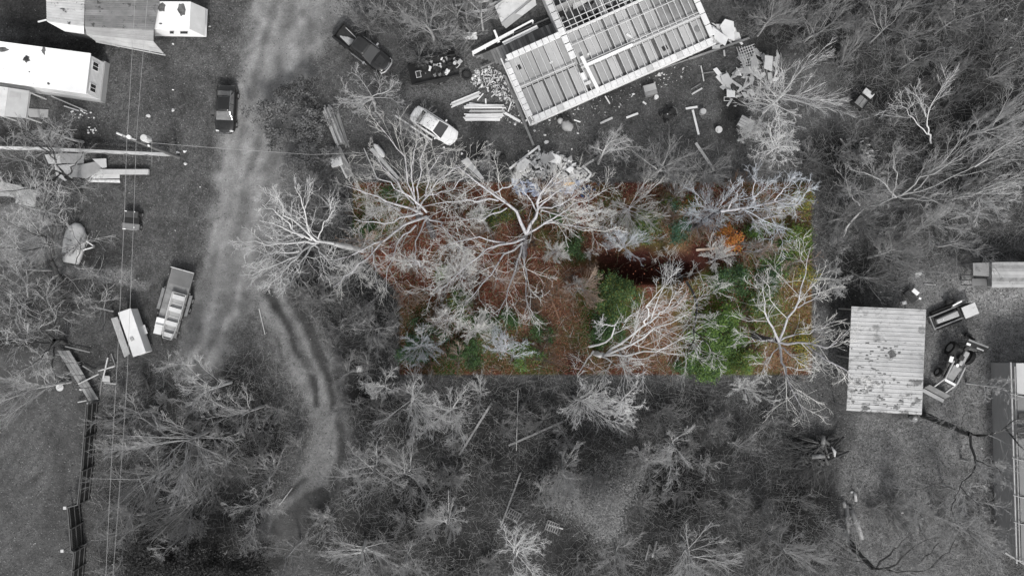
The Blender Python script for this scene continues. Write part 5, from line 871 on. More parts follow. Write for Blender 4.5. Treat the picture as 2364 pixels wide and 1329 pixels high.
def cabin(t, xb0, xb1, xt0, xt1, wb, wt_, zb, zt, paint_, glass, sides=2, rear=True):
    """front is +x; b = belt, t = roof"""
    B = [Vector((xb1, wb, zb)), Vector((xb1, -wb, zb)), Vector((xb0, -wb, zb)), Vector((xb0, wb, zb))]; T_ = [Vector((xt1, wt_, zt)), Vector((xt1, -wt_, zt)), Vector((xt0, -wt_, zt)), Vector((xt0, wt_, zt))]
    MB().add(B+T_, [(0, 1, 2, 3), (7, 6, 5, 4), (0, 4, 5, 1), (1, 5, 6, 2), (2, 6, 7, 3), (3, 7, 4, 0)]).build('pillars', paint_, t, .03)
    ns = 7; rf = [[(xt0+(xt1-xt0)*i/6, y*wt_*(1-.05*abs(i-3)/3), zt+.05*(1-y*y)+.02-.02*abs(i-3)/3) for y in np.linspace(-1, 1, ns)] for i in range(7)]
    MB().loft([r+[(p[0], p[1], zt-.02) for p in r[::-1]] for r in rf]).build('roof', paint_, t, 0, True)
    def gl(name, a, b_, c, d, u0, u1, v0, v1):
        q = [a, b_, c, d]; r = [lerpq(q, u, v) for u, v in ((u0, v0), (u1, v0), (u1, v1), (u0, v1))]; nn = (b_-a).cross(d-a).normalized(); ctr = (a+b_+c+d)/4; nn = nn if nn.dot(ctr-Vector(((xb0+xb1)/2, 0, zb))) > 0 else -nn
        MB().add([p-nn*.02 for p in r]+[p+nn*.014 for p in r], [(0, 1, 2, 3), (7, 6, 5, 4), (0, 4, 5, 1), (1, 5, 6, 2), (2, 6, 7, 3), (3, 7, 4, 0)]).build(name, glass, t)
    gl('windscreen', B[0], B[1], T_[1], T_[0], .05, .95, .04, .96)
    if rear: gl('rear_window', B[3], B[2], T_[2], T_[3], .08, .92, .08, .92)
    for a, b_, c, d in ((B[3], B[0], T_[0], T_[3]), (B[2], B[1], T_[1], T_[2])):
        for k in range(sides): gl('side_window', a, b_, c, d, .03+k/sides*.94, (k+1)/sides*.94+.0, .08, .9)
def lamps(t, xf, xr, w_, zf, zr):
    for s in (-1, 1):
        MB().box((xf, s*w_, zf), (.16, .34, .14), s*-.25).build('headlight', LMP, t, .03); MB().box((xr, s*w_, zr), (.1, .32, .14)).build('tail_light', RLP, t, .02)
# black sedan on the roadside, nose down the picture
x, y = P(521, 252, .7); t = thing('parked_car', 'glossy black sedan parked on the left side of the dirt road', 'car', (x, y, 0), math.radians(-93)); t.scale = (1.0, 1.1, 1.0)
MB().loft(car_shell([(-2.32, .62, .38, .82, .03), (-2.2, .8, .3, .92, .03), (-1.6, .88, .25, .96, .03), (-.6, .9, .24, .93, .03), (.7, .9, .24, .92, .03), (1.3, .89, .25, .88, .05), (1.95, .84, .28, .78, .05), (2.22, .72, .34, .68, .03), (2.34, .5, .4, .6, .01)])).build('body', CBK, t, 0, True)
cabin(t, -1.75, 1.15, -1.1, .35, .78, .58, .93, 1.40, CBK, CGL2, 2)
for sx in (-1.42, 1.38):
    for sy in (-.82, .82): wheel(t, sx, sy)
lamps(t, 2.1, -2.27, .6, .68, .82)
for s in (-1, 1): MB().box((.75, s*.98, .98), (.16, .16, .12)).build('mirror', CBK, t, .03)
MB().tube([(-1.7, .64, 1.36), (-1.0, .61, 1.43), (.4, .61, 1.42), (1.1, .76, .98)], .018, 5).build('window_trim', CRM, t); MB().tube([(2.26, .55, .56), (2.38, 0, .58), (2.26, -.55, .56)], .05, 6).build('bumper', CBK2, t); MB().tube([(2.2, .66, .75), (2.34, .2, .69), (2.36, 0, .69), (2.34, -.2, .69), (2.2, -.66, .75)], .02, 5).build('chrome_strip', CRM, t)
# white car
x, y = P(1003, 291, .7); t = thing('parked_car', 'white sedan with leaves on its roof, parked under bare branches', 'car', (x, y, 0), math.radians(-33))
MB().loft(car_shell([(-2.5, .6, .38, .84, .03), (-2.3, .82, .3, .94, .03), (-1.5, .9, .25, .98, .03), (-.6, .92, .24, .95, .03), (.7, .92, .24, .94, .03), (1.2, .91, .25, .92, .06), (1.95, .86, .28, .84, .06), (2.25, .76, .34, .74, .03), (2.38, .5, .4, .62, .01)])).build('body', CWH, t, 0, True)
cabin(t, -1.75, 1.25, -1.2, .25, .8, .66, .95, 1.46, CWH, CGL, 2)
for sx in (-1.5, 1.4):
    for sy in (-.84, .84): wheel(t, sx, sy)
lamps(t, 2.15, -2.42, .62, .72, .84)
for s in (-1, 1): MB().box((.75, s*1.02, 1.02), (.14, .2, .12)).build('mirror', CWH, t, .03)
MB().tube([(2.2, .72, .55), (2.42, .2, .55), (2.42, -.2, .55), (2.2, -.72, .55)], .07, 6).build('bumper', CWH, t)
rs = np.random.RandomState(8)
for k in range(22): MB().cyl((rs.uniform(-1.1, .2), rs.uniform(-.5, .5), 1.535), rs.uniform(.015, .045), .012, 6).build('leaf', STN, t)
tag(MB().tube([(-2.2, 0, 0), (2.2, 0, .02)], .09, 6).build('grey_pole', WDL, None), 'pale pole lying along the lower side of the white car', 'pole').location = (*P(955, 295, .1), .1)
bpy.data.objects['grey_pole'].rotation_euler = (0, 0, math.radians(-34))
# black pickup
x, y = P(838, 112, .9); t = thing('pickup_truck', 'black crew cab pickup truck with firewood in its open bed', 'pickup truck', (x, y, 0), math.radians(-37))
MB().loft(car_shell([(-3.0, .93, .45, .98, 0), (-.95, .96, .42, 1.02, 0)])[:0] or car_shell([(-.95, .96, .42, 1.05, .02), (.9, .96, .42, 1.05, .03), (1.5, .95, .42, 1.06, .06), (2.3, .92, .44, 1.0, .07), (2.75, .84, .48, .92, .05), (2.92, .66, .5, .86, .02)])).build('body', CBK, t, 0, True)
MB().box((-1.98, 0, .62), (2.05, 1.5, .1)).build('bed_floor', DRK, t)
for s in (-1, 1): MB().box((-1.98, s*.86, .8), (2.06, .2, .5)).build('bed_side', CBK, t, .04)
MB().box((-3.0, 0, .8), (.1, 1.9, .5)).build('tailgate', CBK, t, .03); MB().box((-3.15, 0, .52), (.18, 1.8, .16)).build('rear_bumper', DRK, t, .03)
cabin(t, -1.0, 1.55, -.85, .65, .84, .70, 1.05, 1.72, CBK2, CGL, 2)
for sx in (-1.95, 2.0):
    for sy in (-.88, .88): wheel(t, sx, sy, .4, .26)
MB().loft([[(1.75, y, 1.13+.01) for y in (-.5, .5)]+[(1.75, .5, 1.10), (1.75, -.5, 1.10)], [(2.5, y*.8, 1.07) for y in (-.5, .5)]+[(2.5, .4, 1.0), (2.5, -.4, 1.0)]]).build('hood_scoop', CBK2, t)
MB().tube([(2.75, .86, .62), (2.98, .5, .62), (3.02, 0, .62), (2.98, -.5, .62), (2.75, -.86, .62)], .11, 8).build('front_bumper', SIL, t); MB().tube([(2.72, .62, .88), (2.92, .3, .86), (2.95, 0, .86), (2.92, -.3, .86), (2.72, -.62, .88)], .05, 6).build('grille', CRM, t)
for s in (-1, 1):
    MB().box((1.0, s*1.12, 1.2), (.18, .28, .2)).build('mirror', SIL, t, .03); MB().tube([(-.8, s*1.02, .5), (1.1, s*1.02, .5)], .05, 6).build('side_step', SIL, t); MB().box((2.68, s*.7, .8), (.14, .3, .16)).build('headlight', LMP, t, .03); MB().box((-3.02, s*.86, .85), (.06, .14, .3)).build('tail_light', RLP, t)
loc = t.matrix_basis
def ontop(name, label, cat, mb, M, T_, group=None, rzx=0):
    o_ = mb.build(name, M, None); o_.location = T_.location; o_.rotation_euler = T_.rotation_euler; return tag(o_, label, cat, group)
for k in range(7): ontop('firewood', 'pale split log heaped in the bed of the black pickup', 'firewood', MB().beam((-1.3+.05*k, -.55+.12*k, .72+.05*(k % 3)), (-2.55+.12*k, -.35+.06*k, .74+.06*(k % 2)), .1, .09), WDM, t, 'firewood in the pickup bed')
ontop('timber_stick', 'single long stick lying beside the logs in the pickup bed', 'stick', MB().beam((-1.05, .42, .75), (-2.6, .62, .74), .07, .05), PAP, t); ontop('log_round', 'short cut log round at the cab end of the pickup bed', 'log', MB().cyl((-1.25, -.2, .82), .2, .3, 12), WDM, t)

# trailer full of junk
x, y = P(1003, 163, .5); t = thing('utility_trailer', 'dark open utility trailer with its drawbar pointing left', 'trailer', (x, y, 0), math.radians(12))
MB().box((.1, 0, .55), (4.4, 2.0, .1)).build('deck', DRK, t)
for s in (-1, 1): MB().box((.1, s*1.02, .75), (4.5, .08, .35)).build('side_rail', DRK, t)
MB().box((-2.0, 0, .64), (.9, 1.95, .08)).build('front_plate', mat('black_sheet', .012, .2, 2, .5, 0), t)
for s in (-1, 1): MB().tube([(-2.2, s*.75, .5), (-3.3, 0, .5)], .05, 6).build('drawbar', DRK, t); wheel(t, .4, s*1.22, .33, .2); MB().box((.4, s*1.2, .78), (1.3, .3, .05)).build('mudguard', PLS, t, .02)
MB().box((-3.35, 0, .5), (.25, .2, .15)).build('hitch', DRK, t)
JT = t
def tyre(label, lx, ly, lz, r, T_, name='tyre', flat=True, w_=.24):
    a = T_.rotation_euler.z; e = thing(name, label, 'tyre', (T_.location.x+lx*math.cos(a)-ly*math.sin(a), T_.location.y+lx*math.sin(a)+ly*math.cos(a), lz), a)
    n = 20; secs = []
    for i in range(n+1):
        th = 2*PI*i/n; secs.append([((r-.11+.11*math.cos(p))*math.cos(th), (r-.11+.11*math.cos(p))*math.sin(th), w_*.5*math.sin(p)) for p in np.linspace(0, 2*PI, 9)[:-1]])
    MB().loft(secs, True, False).build('tread', BLK, e, 0, True); MB().cyl((0, 0, -.02), r-.2, .1, 14).build('rim', STL if 'rusty' in label else DRK, e); return e
tyre('large worn tyre lying flat near the front of the junk trailer', -.85, .3, .95, .46, JT); tyre('dark tyre lying on white scrap in the middle of the junk trailer', .35, -.2, .95, .36, JT); tyre('big dark tyre on the ground at the tail of the junk trailer', 3.0, -1.0, .22, .5, JT); tyre('small tyre at the back corner of the junk trailer', 1.6, .1, .9, .34, JT); tyre('tyre leaning behind the upper rail of the junk trailer', 1.9, 1.4, .3, .36, JT)
rs = np.random.RandomState(4)
JL = ['pale cardboard piece', 'white plastic jug', 'crumpled pale bag', 'grey metal bracket', 'dark engine part', 'small white box', 'rusted frame piece', 'pale rag', 'dark bucket', 'broken grey board', 'white scrap of siding', 'tangled dark hose', 'pale lid', 'dull grey can']
WHR = ['beside the large tyre', 'at the front rail', 'near the trailer tail', 'along the lower rail', 'by the upper rail', 'between the two tyres']
for k in range(34):
    a = rs.uniform(-1.3, 2.2); b_ = rs.uniform(-.85, .95); s_ = rs.uniform(.12, .38); M = [PAP, WHP, STL, DRK, GRP2, DRK, BLK][k % 7]; mb = MB()
    if k % 3 == 0: mb.cyl((a, b_, .72+rs.uniform(0, .2)), s_*.6, s_, 9, 'zxy'[k % 3], s_*.45)
    else: mb.box((a, b_, .7+rs.uniform(0, .25)), (s_*1.6, s_, s_*.6), rs.uniform(0, 3), rs.uniform(-.3, .3)); mb.box((a+.1, b_+.08, .8), (s_*.7, s_*.5, s_*.5), rs.uniform(0, 3))
    ontop('scrap_piece', 'dark or pale bit of junk heaped on the dark utility trailer', 'scrap', mb, M, JT, 'junk on the utility trailer')
e = thing('junk_machine', 'rusted dark machine with a frame standing behind the junk trailer', 'machine', (*P(1060, 148, .6), 0), .3)
MB().box((0, 0, .5), (.9, .6, .5)).build('engine_block', DRK, e, .05); MB().tube([(-.6, .5, .1), (-.5, .4, 1.0), (.6, .4, 1.0), (.8, -.6, .2)], .035, 6).build('frame', DRK, e); MB().box((.1, .1, .85), (.5, .35, .12), .5).build('cover', WDM, e)
for k, (a, b_) in enumerate([(.7, .2), (1.7, .55)]): 
    e = thing('picture_frame', ['pale rectangular frame lying at the lower front of the junk trailer', 'grey square frame on the tail of the junk trailer'][k], 'frame', (*(P(966, 172, .8) if k == 0 else P(1053, 148, .9)), .85), [.2, .8][k])
    for dx, dy, sx, sy in ((0, .3, .5, .06), (0, -.3, .5, .06), (.22, 0, .06, .54), (-.22, 0, .06, .54)): MB().box((dx, dy, 0), (sx, sy, .05)).build('frame_side', PAP, e)
    MB().box((0, 0, -.03), (.4, .54, .03)).build('backing', DRK, e)

# flatbed trailer with a jon boat
x, y = P(402, 700, .8); t = thing('flatbed_trailer', 'twin axle flatbed trailer with worn grey deck boards on the left yard', 'trailer', (x, y, 0), math.radians(74.5)); FT = t
for k in range(13): MB().box((-3.0+.02+k*.5, 0, .8), (.485, 2.25, .06)).build('deck_board', [WDG, mat('deck_plywood', .24, .15, 1, .85, .1), WDG][k % 3] if k > 3 else WDG, t)
MB().box((2.55, 0, .845), (1.5, 2.1, .02)).build('steel_plate', mat('dull_plate', .13, .15, 1, .7, .05), t)
for s in (-1, 1):
    MB().box((.1, s*1.16, .8), (6.5, .08, .14)).build('side_rail', DRK, t)
    for sx in (-.35, .6): wheel(t, sx, s*1.38, .36, .24)
    MB().box((.12, s*1.38, .78), (2.1, .3, .05)).build('mudguard', STL, t, .02); MB().tube([(-3.1, s*.7, .6), (-4.2, 0, .55)], .06, 6).build('drawbar', DRK, t)
    for k in range(5): MB().box((-2.6+k*1.3, s*1.24, .82), (.1, .08, .16)).build('stake_pocket', STL, t)
MB().tube([(3.35, -1.15, 1.0), (3.35, 1.15, 1.0)], .05, 6).build('tail_rail', PAP, t); MB().cyl((-4.1, 0, .8), .05, .5, 8).build('jack', STL, t)
for s in (-1, 1): MB().tube([(3.35, s*1.15, .8), (3.35, s*1.15, 1.02)], .04, 6).build('tail_post', STL, t)
def frame_local(T_, lx, ly): a = T_.rotation_euler.z; return (T_.location.x+lx*math.cos(a)-ly*math.sin(a), T_.location.y+lx*math.sin(a)+ly*math.cos(a))
bt = thing('flat_bottomed_boat', 'pale aluminium flat bottomed boat with four bench seats, on the flatbed trailer', 'boat', (*frame_local(FT, -1.05, -.42), .84), FT.rotation_euler.z); BM = mat('boat_aluminium', .34, .1, 1, .5, .03); BS = mat('boat_seat', .52, .08, 1, .5, .03)
xs_ = [(-2.35, .42), (-1.6, .58), (-.6, .66), (.8, .68), (2.15, .66)]
MB().loft([[(x_, -w_, .42), (x_, -w_*.86, 0), (x_, w_*.86, 0), (x_, w_, .42), (x_, w_-.05, .42), (x_, w_*.86-.05, .05), (x_, -w_*.86+.05, .05), (x_, -w_+.05, .42)] for x_, w_ in xs_]).build('hull', BM, bt)
MB().box((2.16, 0, .22), (.06, 1.3, .42)).build('transom', BM, bt); MB().box((-2.36, 0, .24), (.06, .82, .36)).build('bow_plate', BM, bt)
for k, (x_, w_) in enumerate([(-2.0, .92), (-.85, 1.16), (.5, 1.24), (1.75, 1.22)]): MB().box((x_, 0, .30), (.42, w_, .06)).build('bench_seat', BS, bt)
for x_ in (-1.4, -.2, 1.1): MB().box((x_, 0, .07), (.05, 1.1, .05)).build('hull_rib', BS, bt)
for s in (-1, 1): MB().tube([(x_, s*w_, .43) for x_, w_ in xs_], .025, 5).build('gunwale', BS, bt)
for k, (lx, ly, l, w_, zz) in enumerate([(-2.15, .72, 1.0, .78, 1.05), (-2.75, .62, .95, .75, 1.2)]):
    e = thing('white_cooler', ['white box on the left of the flatbed trailer, the upper of two', 'white box at the drawbar end of the flatbed trailer'][k], 'box', (*frame_local(FT, lx, ly), .83), FT.rotation_euler.z+.03)
    MB().box((0, 0, (zz-.83)/2), (l-.06, w_-.06, zz-.83)).build('case', WHP, e); MB().box((0, 0, zz-.80), (l, w_, .08)).build('lid', WHW if k else mat('white_lid', .76, .03, 1, .4, 0), e, .02)
# white box trailer and board
x, y = P(304, 768, 1.6); t = thing('box_trailer', 'small enclosed white box trailer with a roof vent, on the left yard', 'trailer', (x, y, 0), math.radians(-71))
MB().box((0, .12, 1.05), (4.4, 1.2, 1.3)).build('body', WHW, t, .04); MB().box((0, .12, 1.74), (4.5, 1.3, .08)).build('roof', mat('box_trailer_roof', .6, .08, .8, .6, .05), t, .02); MB().box((-.3+.9, -.05, 1.82), (.35, .3, .1), .2).build('roof_vent', GRP2, t, .02)
for s in (-1, 1): wheel(t, .0, s*.82, .33, .2)
MB().box((0, .86, .72), (.9, .28, .05)).build('mudguard', WHP, t, .02); MB().tube([(-2.0, .5, .45), (-2.9, 0, .45), (-2.0, -.5, .45)], .05, 6).build('drawbar', DRK, t)
e = thing('board_stack', 'pale planks leaning along the left side of the white box trailer', 'boards', (*P(282, 775, .9), 0), math.radians(-71))
for k in range(5): MB().box((0, -.62+k*.18, .5+.1*k), (4.0-.05*k, .17, .05), 0, .5).build('board', WDM, e)
# backhoe loader
x, y = P(2208, 836, .9); t = thing('backhoe_loader', 'old backhoe loader with a dark canopy and pale loader arms, right of the ribbed roof', 'tractor', (x, y, 0), math.radians(-118)); YL = mat('loader_pale', .36, .12, 2, .5, .05, stain=(.15, .2, 3)); YM = mat('loader_mid', .24, .2, 2, .5, .05)
MB().box((.2, 0, .85), (3.4, .7, .4)).build('chassis', DRK, t, .03)
MB().loft([[(.4, -.42, .95), (.4, .42, .95), (.4, .42, 1.45), (.4, -.42, 1.45)], [(2.0, -.36, .9), (2.0, .36, .9), (2.0, .36, 1.3), (2.0, -.36, 1.3)]]).build('hood', YM, t, .05)
MB().box((-.6, .28, 1.15), (1.5, .5, .3)).build('fender', YL, t, .08); MB().box((-.6, -.4, 1.05), (1.5, .6, .2)).build('operator_platform', DRK, t, .04); MB().box((-.5, -.1, 1.35), (.5, .5, .35)).build('seat', PLS, t, .06)
for sx, sy, r in ((-1.0, .95, .72), (-1.0, -.95, .72), (1.6, .85, .45), (1.6, -.85, .45)): wheel(t, sx, sy, r, .38 if r > .6 else .26)
for s in (-1, 1):
    MB().beam((.1, s*.62, 1.45), (2.0, s*.62, 1.55), .12, .18).build('loader_arm', YL, t); MB().beam((2.0, s*.62, 1.5), (3.1, s*.62, .5), .12, .16).build('loader_arm', YL, t); MB().tube([(.7, s*.48, 1.1), (2.0, s*.52, 1.45)], .05, 6).build('hydraulic_ram', CRM, t)
MB().box((2.1, 0, 1.5), (.22, 1.1, .1)).build('cross_tube', WHP, t)
MB().loft([[(3.1, y_, .1) for y_ in (-1.15, 1.15)]+[(3.1, 1.15, .7), (3.1, -1.15, .7)], [(3.5, y_, .05) for y_ in (-1.15, 1.15)]+[(3.5, 1.15, .16), (3.5, -1.15, .16)]]).build('front_bucket', STL, t)
MB().box((3.78, 0, .07), (.35, 2.3, .05)).build('bucket_lip', YL, t)
MB().box((-2.0, .1, 2.35), (.75, 2.2, .09), .12).build('canopy', mat('canopy_dark', .02, .4, 2, .5, 0), t, .03); MB().box((-2.25, .1, 2.42), (.16, 2.0, .06), .12).build('canopy_bar', STL, t); MB().box((-1.85, .5, 2.42), (.12, .7, .05), .12).build('canopy_bar', PAP, t); MB().box((-1.75, -.7, 2.42), (.2, .4, .05), .12).build('canopy_bar', WHP, t)
for sx, sy in ((-1.7, 1.0), (-1.7, -.8), (-2.3, 1.0), (-2.3, -.8)): MB().tube([(sx, sy, 1.0), (sx, sy, 2.3)], .04, 6).build('canopy_post', DRK, t)
MB().beam((-1.4, 0, 1.1), (-2.6, .1, 1.5), .25, .3).build('digger_boom', DRK, t); MB().beam((-2.6, .1, 1.5), (-2.9, .1, .5), .2, .25).build('digger_arm', DRK, t); MB().box((-2.95, .1, .35), (.5, .6, .4)).build('digger_bucket', DRK, t, .05)
MB().tube([(.2, .7, 1.4), (.2, .7, 1.75)], .05, 8).build('exhaust_pipe', DRK, t); MB().box((.1, -.95, 1.5), (.55, .35, .1), .2).build('lamp_board', WHP, t); MB().cyl((.35, -.15, 1.52), .16, .05, 12).build('hood_cap', WHP, t)
# small crawler beside it
x, y = P(2195, 728, .6); t = thing('skid_machine', 'rusty low machine with an open frame, pale inner trough and pale box at its end', 'machine', (x, y, 0), math.radians(22))
for s in (-1, 1): MB().box((-.4, s*.62, .55), (3.3, .12, .22)).build('side_frame', STL, t, .02); MB().box((-.3, s*.85, .3), (2.6, .22, .45)).build('track', BLK, t, .1)
MB().box((-2.0, 0, .6), (.12, 1.4, .2)).build('end_frame', STL, t); MB().box((-1.8, 0, .5), (.1, 1.1, .3)).build('end_frame', DRK, t); MB().box((-.3, 0, .35), (3.0, 1.05, .2)).build('belly_pan', DRK, t)
MB().loft([[(-1.6, -.25, .6), (-1.6, .25, .6), (-1.6, .2, .9), (-1.6, -.2, .9)], [(.6, -.33, .6), (.6, .33, .6), (.6, .28, .95), (.6, -.28, .95)]]).build('trough', GRP2, t, .06); MB().cyl((-1.0, 0, .93), .05, .06, 8).build('cap', WHP, t)
MB().box((1.6, -.1, 1.15), (1.4, 1.15, .1)).build('roof_plate', PAP, t, .02)
for sx in (1.0, 2.2):
    for sy in (-.6, .4): MB().tube([(sx, sy, .5), (sx, sy, 1.1)], .04, 6).build('roof_post', DRK, t)
MB().box((1.4, 0, .6), (1.3, 1.0, .25)).build('engine_bay', DRK, t); MB().tube([(.2, .8, .9), (.9, 1.1, 1.0), (1.6, 1.0, .9)], .06, 6).build('lift_arm', STL, t); wheel(t, .5, 1.25, .42, .3)
MB().box((.8, .95, 1.0), (1.0, .14, .05), .1).build('pale_bar', WHP, t)
# small carts and yard machines
def cart(name, label, cat, px, py, rz, parts_):
    x, y = P(px, py, .5); e = thing(name, label, cat, (x, y, 0), rz)
    for nm, kind, a, M in parts_:
        mb = MB()
        if kind == 'b': mb.box(*a)
        elif kind == 't': mb.tube(*a)
        elif kind == 'c': mb.cyl(*a)
        mb.build(nm, M, e, .02 if kind == 'b' else 0)
    return e
e = cart('utility_cart', 'dark open cart with a pale bed and a grey seat, in the top right wood', 'cart', 1993, 228, math.radians(52), [('bed', 'b', ((-.4, 0, .62), (.95, 1.0, .06)), mat('cart_bed', .2, .2, 2, .6, .05)), ('side', 'b', ((-.4, .53, .72), (1.0, .06, .25)), DRK), ('side', 'b', ((-.4, -.53, .72), (1.0, .06, .25)), DRK), ('bench', 'b', ((.55, 0, .8), (.55, 1.05, .18)), PAP), ('steering_wheel', 'c', ((.7, -.3, .95), .14, .03, 12), DRK), ('chassis', 'b', ((0, 0, .35), (2.1, .7, .16)), DRK), ('divider', 'b', ((-.4, 0, .66), (.95, .04, .04)), DRK)])
for sx in (-.8, .8):
    for sy in (-.5, .5): wheel(e, sx, sy, .25, .16)
e = cart('utility_cart', 'battered dark buggy with bright lamp spots, under the power lines', 'cart', 305, 508, math.radians(-96), [('hood', 'b', ((-.55, 0, .7), (.6, 1.3, .25)), mat('buggy_dark', .06, .3, 2, .4, .05)), ('seat_well', 'b', ((.0, 0, .5), (.7, 1.5, .3)), BLK), ('front_plate', 'b', ((.62, 0, .6), (.55, 1.7, .14)), mat('buggy_plate', .16, .2, 2, .5, .05)), ('bumper', 'b', ((.93, -.1, .5), (.1, 1.4, .14)), STL), ('lamp', 'c', ((.7, .35, .70), .06, .04, 10), WHP), ('lamp', 'b', ((.92, -.65, .55), (.12, .3, .1)), WHP), ('lamp', 'c', ((-.8, .35, .85), .05, .04, 10), WHP), ('lamp', 'b', ((-.8, -.55, .82), (.08, .25, .06)), WHP), ('side_bar', 't', ([(-.8, -.75, .7), (.3, -.85, .65)], .05, 6), DRK)])
for sx in (-.6, .6):
    for sy in (-.75, .75): wheel(e, sx, sy, .28, .2)
e = cart('riding_mower', 'small black riding mower on the dark grass below the roofless house', 'mower', 1543, 264, math.radians(35), [('deck', 'b', ((0, 0, .3), (.9, 1.0, .14)), DRK), ('hood', 'b', ((.45, 0, .5), (.6, .5, .35)), BLK), ('seat', 'b', ((-.25, 0, .6), (.4, .42, .12)), PLS), ('steering_wheel', 'c', ((.12, 0, .8), .16, .03, 14), DRK), ('guard_bar', 't', ([(.8, -.4, .45), (.95, 0, .5), (.8, .4, .45)], .03, 6), STL), ('emblem_plate', 'b', ((-.1, .05, .68), (.12, .1, .02)), PAP)])
for sx, r in ((-.45, .26), (.6, .18)):
    for sy in (-.42, .42): wheel(e, sx, sy, r, .18)
e = cart('old_cabinet', 'worn grey cabinet lying on its back below the roofless house', 'cabinet', 1501, 208, math.radians(15), [('case', 'b', ((0, 0, .3), (1.25, 1.1, .6)), mat('cabinet_grey', .17, .2, 2, .6, .05)), ('lid', 'b', ((0, .2, .63), (1.2, .65, .05)), GRP2), ('lid', 'b', ((0, -.32, .62), (1.15, .35, .05)), mat('cabinet_lid', .22, .2, 2, .6, .05))])
cart('white_bucket', 'white octagonal lid beside the worn grey cabinet', 'bucket', 1516, 223, 0, [('bucket', 'c', ((0, 0, .2), .2, .4, 8), WHP), ('lid', 'c', ((0, 0, .42), .22, .04, 8), WHW)])
cart('round_table', 'round pale wooden drum top on dark grass, the lower of two', 'table', 1660, 299, 0, [('top', 'c', ((0, 0, .45), .34, .06, 20), PAP), ('pedestal', 'c', ((0, 0, .2), .12, .45, 10), WDD)])
cart('round_stool', 'round pale drum with a bright top near the fallen white boards', 'stool', 1623, 257, 0, [('drum', 'c', ((0, 0, .25), .3, .5, 18), GRP2), ('top', 'c', ((.05, 0, .52), .27, .05, 18), PAP)])
e = cart('covered_grill', 'dark grill under a grey sheet beside the roofless house', 'grill', 1309, 290, math.radians(-30), [('firebox', 'b', ((-.1, .35, .5), (.9, .5, .6)), DRK), ('leg', 't', ([(-.6, -.5, 0), (-.5, -.2, .6)], .03, 6), STL), ('leg', 't', ([(.4, -.5, 0), (.3, .2, .6)], .03, 6), STL)])
rs = np.random.RandomState(3)
MB().loft([[((.62+.1*math.sin(k*2.1))*math.cos(k*PI/7)*s, (.5+.08*math.cos(k*3))*math.sin(k*PI/7)*s, z_) for k in range(14)] for s, z_ in ((1.05, .25), (1, .6), (.75, .85), (.3, .93))]).build('cover_sheet', mat('tarp_grey', .3, .15, 2, .8, .3), e, 0, True)
MB().loft([[(-.75+.36*math.cos(k*PI/5)*s, .1+.3*math.sin(k*PI/5)*s, z_) for k in range(10)] for s, z_ in ((1, .2), (.9, .55), (.4, .7))]).build('cover_sheet', mat('tarp_pale', .42, .15, 2, .8, .3), e, 0, True)
e = cart('slatted_table', 'slatted wooden table under the crooked tree right of the yard', 'table', 1721, 286, math.radians(-28), [('slat', 'b', ((0, -.42+k*.28, .72), (1.45, .25, .05)), [PAP, WDM][k % 2]) for k in range(4)]+[('leg', 'b', ((sx, sy, .35), (.08, .08, .7)), WDM) for sx in (-.6, .6) for sy in (-.4, .4)])
e = cart('junk_engine', 'heap of dark engine parts and wheels above the lot', 'machine', 1122, 365, .3, [('engine', 'b', ((0, 0, .4), (.9, .7, .6), .3), DRK), ('pipe', 't', ([(-.9, .3, .1), (-.2, .5, .8), (.7, .3, .4), (1.0, -.4, .1)], .05, 6), STL), ('frame', 't', ([(-.6, -.7, .1), (.0, -.8, .6), (.8, -.6, .2)], .05, 6), DRK), ('cover', 'b', ((-.5, .4, .5), (.5, .4, .2), .7), BLK)])
for a, b_ in ((-.8, .2), (.7, -.5), (.3, .7)): wheel(e, a, b_, .3, .18)
tyre('single tyre on the ground right of the engine parts above the lot', 1.6, -.35, .12, .32, e); tyre('pale ring of an old tyre among twigs right of the lot', 0, 0, .12, .34, thing('wire_hoop', 'thin wire hoop lying inside the pale tyre ring', 'hoop', (*P(2203, 491), .02)))
MB().tube([(.3*math.cos(k*PI/8), .3*math.sin(k*PI/8), .05) for k in range(17)], .02, 5).build('hoop', WHP, bpy.data.objects['wire_hoop'])
cart('barrel', 'small barrel with a pale lid at the lower corner of the ribbed roof', 'barrel', 2110, 967, 0, [('drum', 'c', ((0, 0, .35), .27, .7, 16), GRP2), ('lid', 'c', ((0, 0, .72), .25, .03, 16), STL), ('tag', 'b', ((.05, .05, .75), (.12, .1, .02)), WHP)])
cart('junk_bench', 'dark frame with white rags above the ribbed roof', 'bench', 2106, 682, -.9, [('frame', 'b', ((0, -.1, .4), (1.3, .7, .1)), DRK), ('frame_leg', 'b', ((-.5, -.1, .2), (.1, .6, .4)), DRK), ('rag', 'b', ((-.1, .45, .55), (.7, .4, .1), .2), WHP), ('rag', 'b', ((.75, .5, .3), (.25, .2, .1), .5), WHP)])
cart('white_bucket', 'small white box on the ground at the top edge of the ribbed roof', 'box', 2089, 699, .3, [('case', 'b', ((0, 0, .2), (.4, .3, .4)), WHP), ('lid', 'b', ((0, 0, .42), (.42, .32, .04)), WHW)])
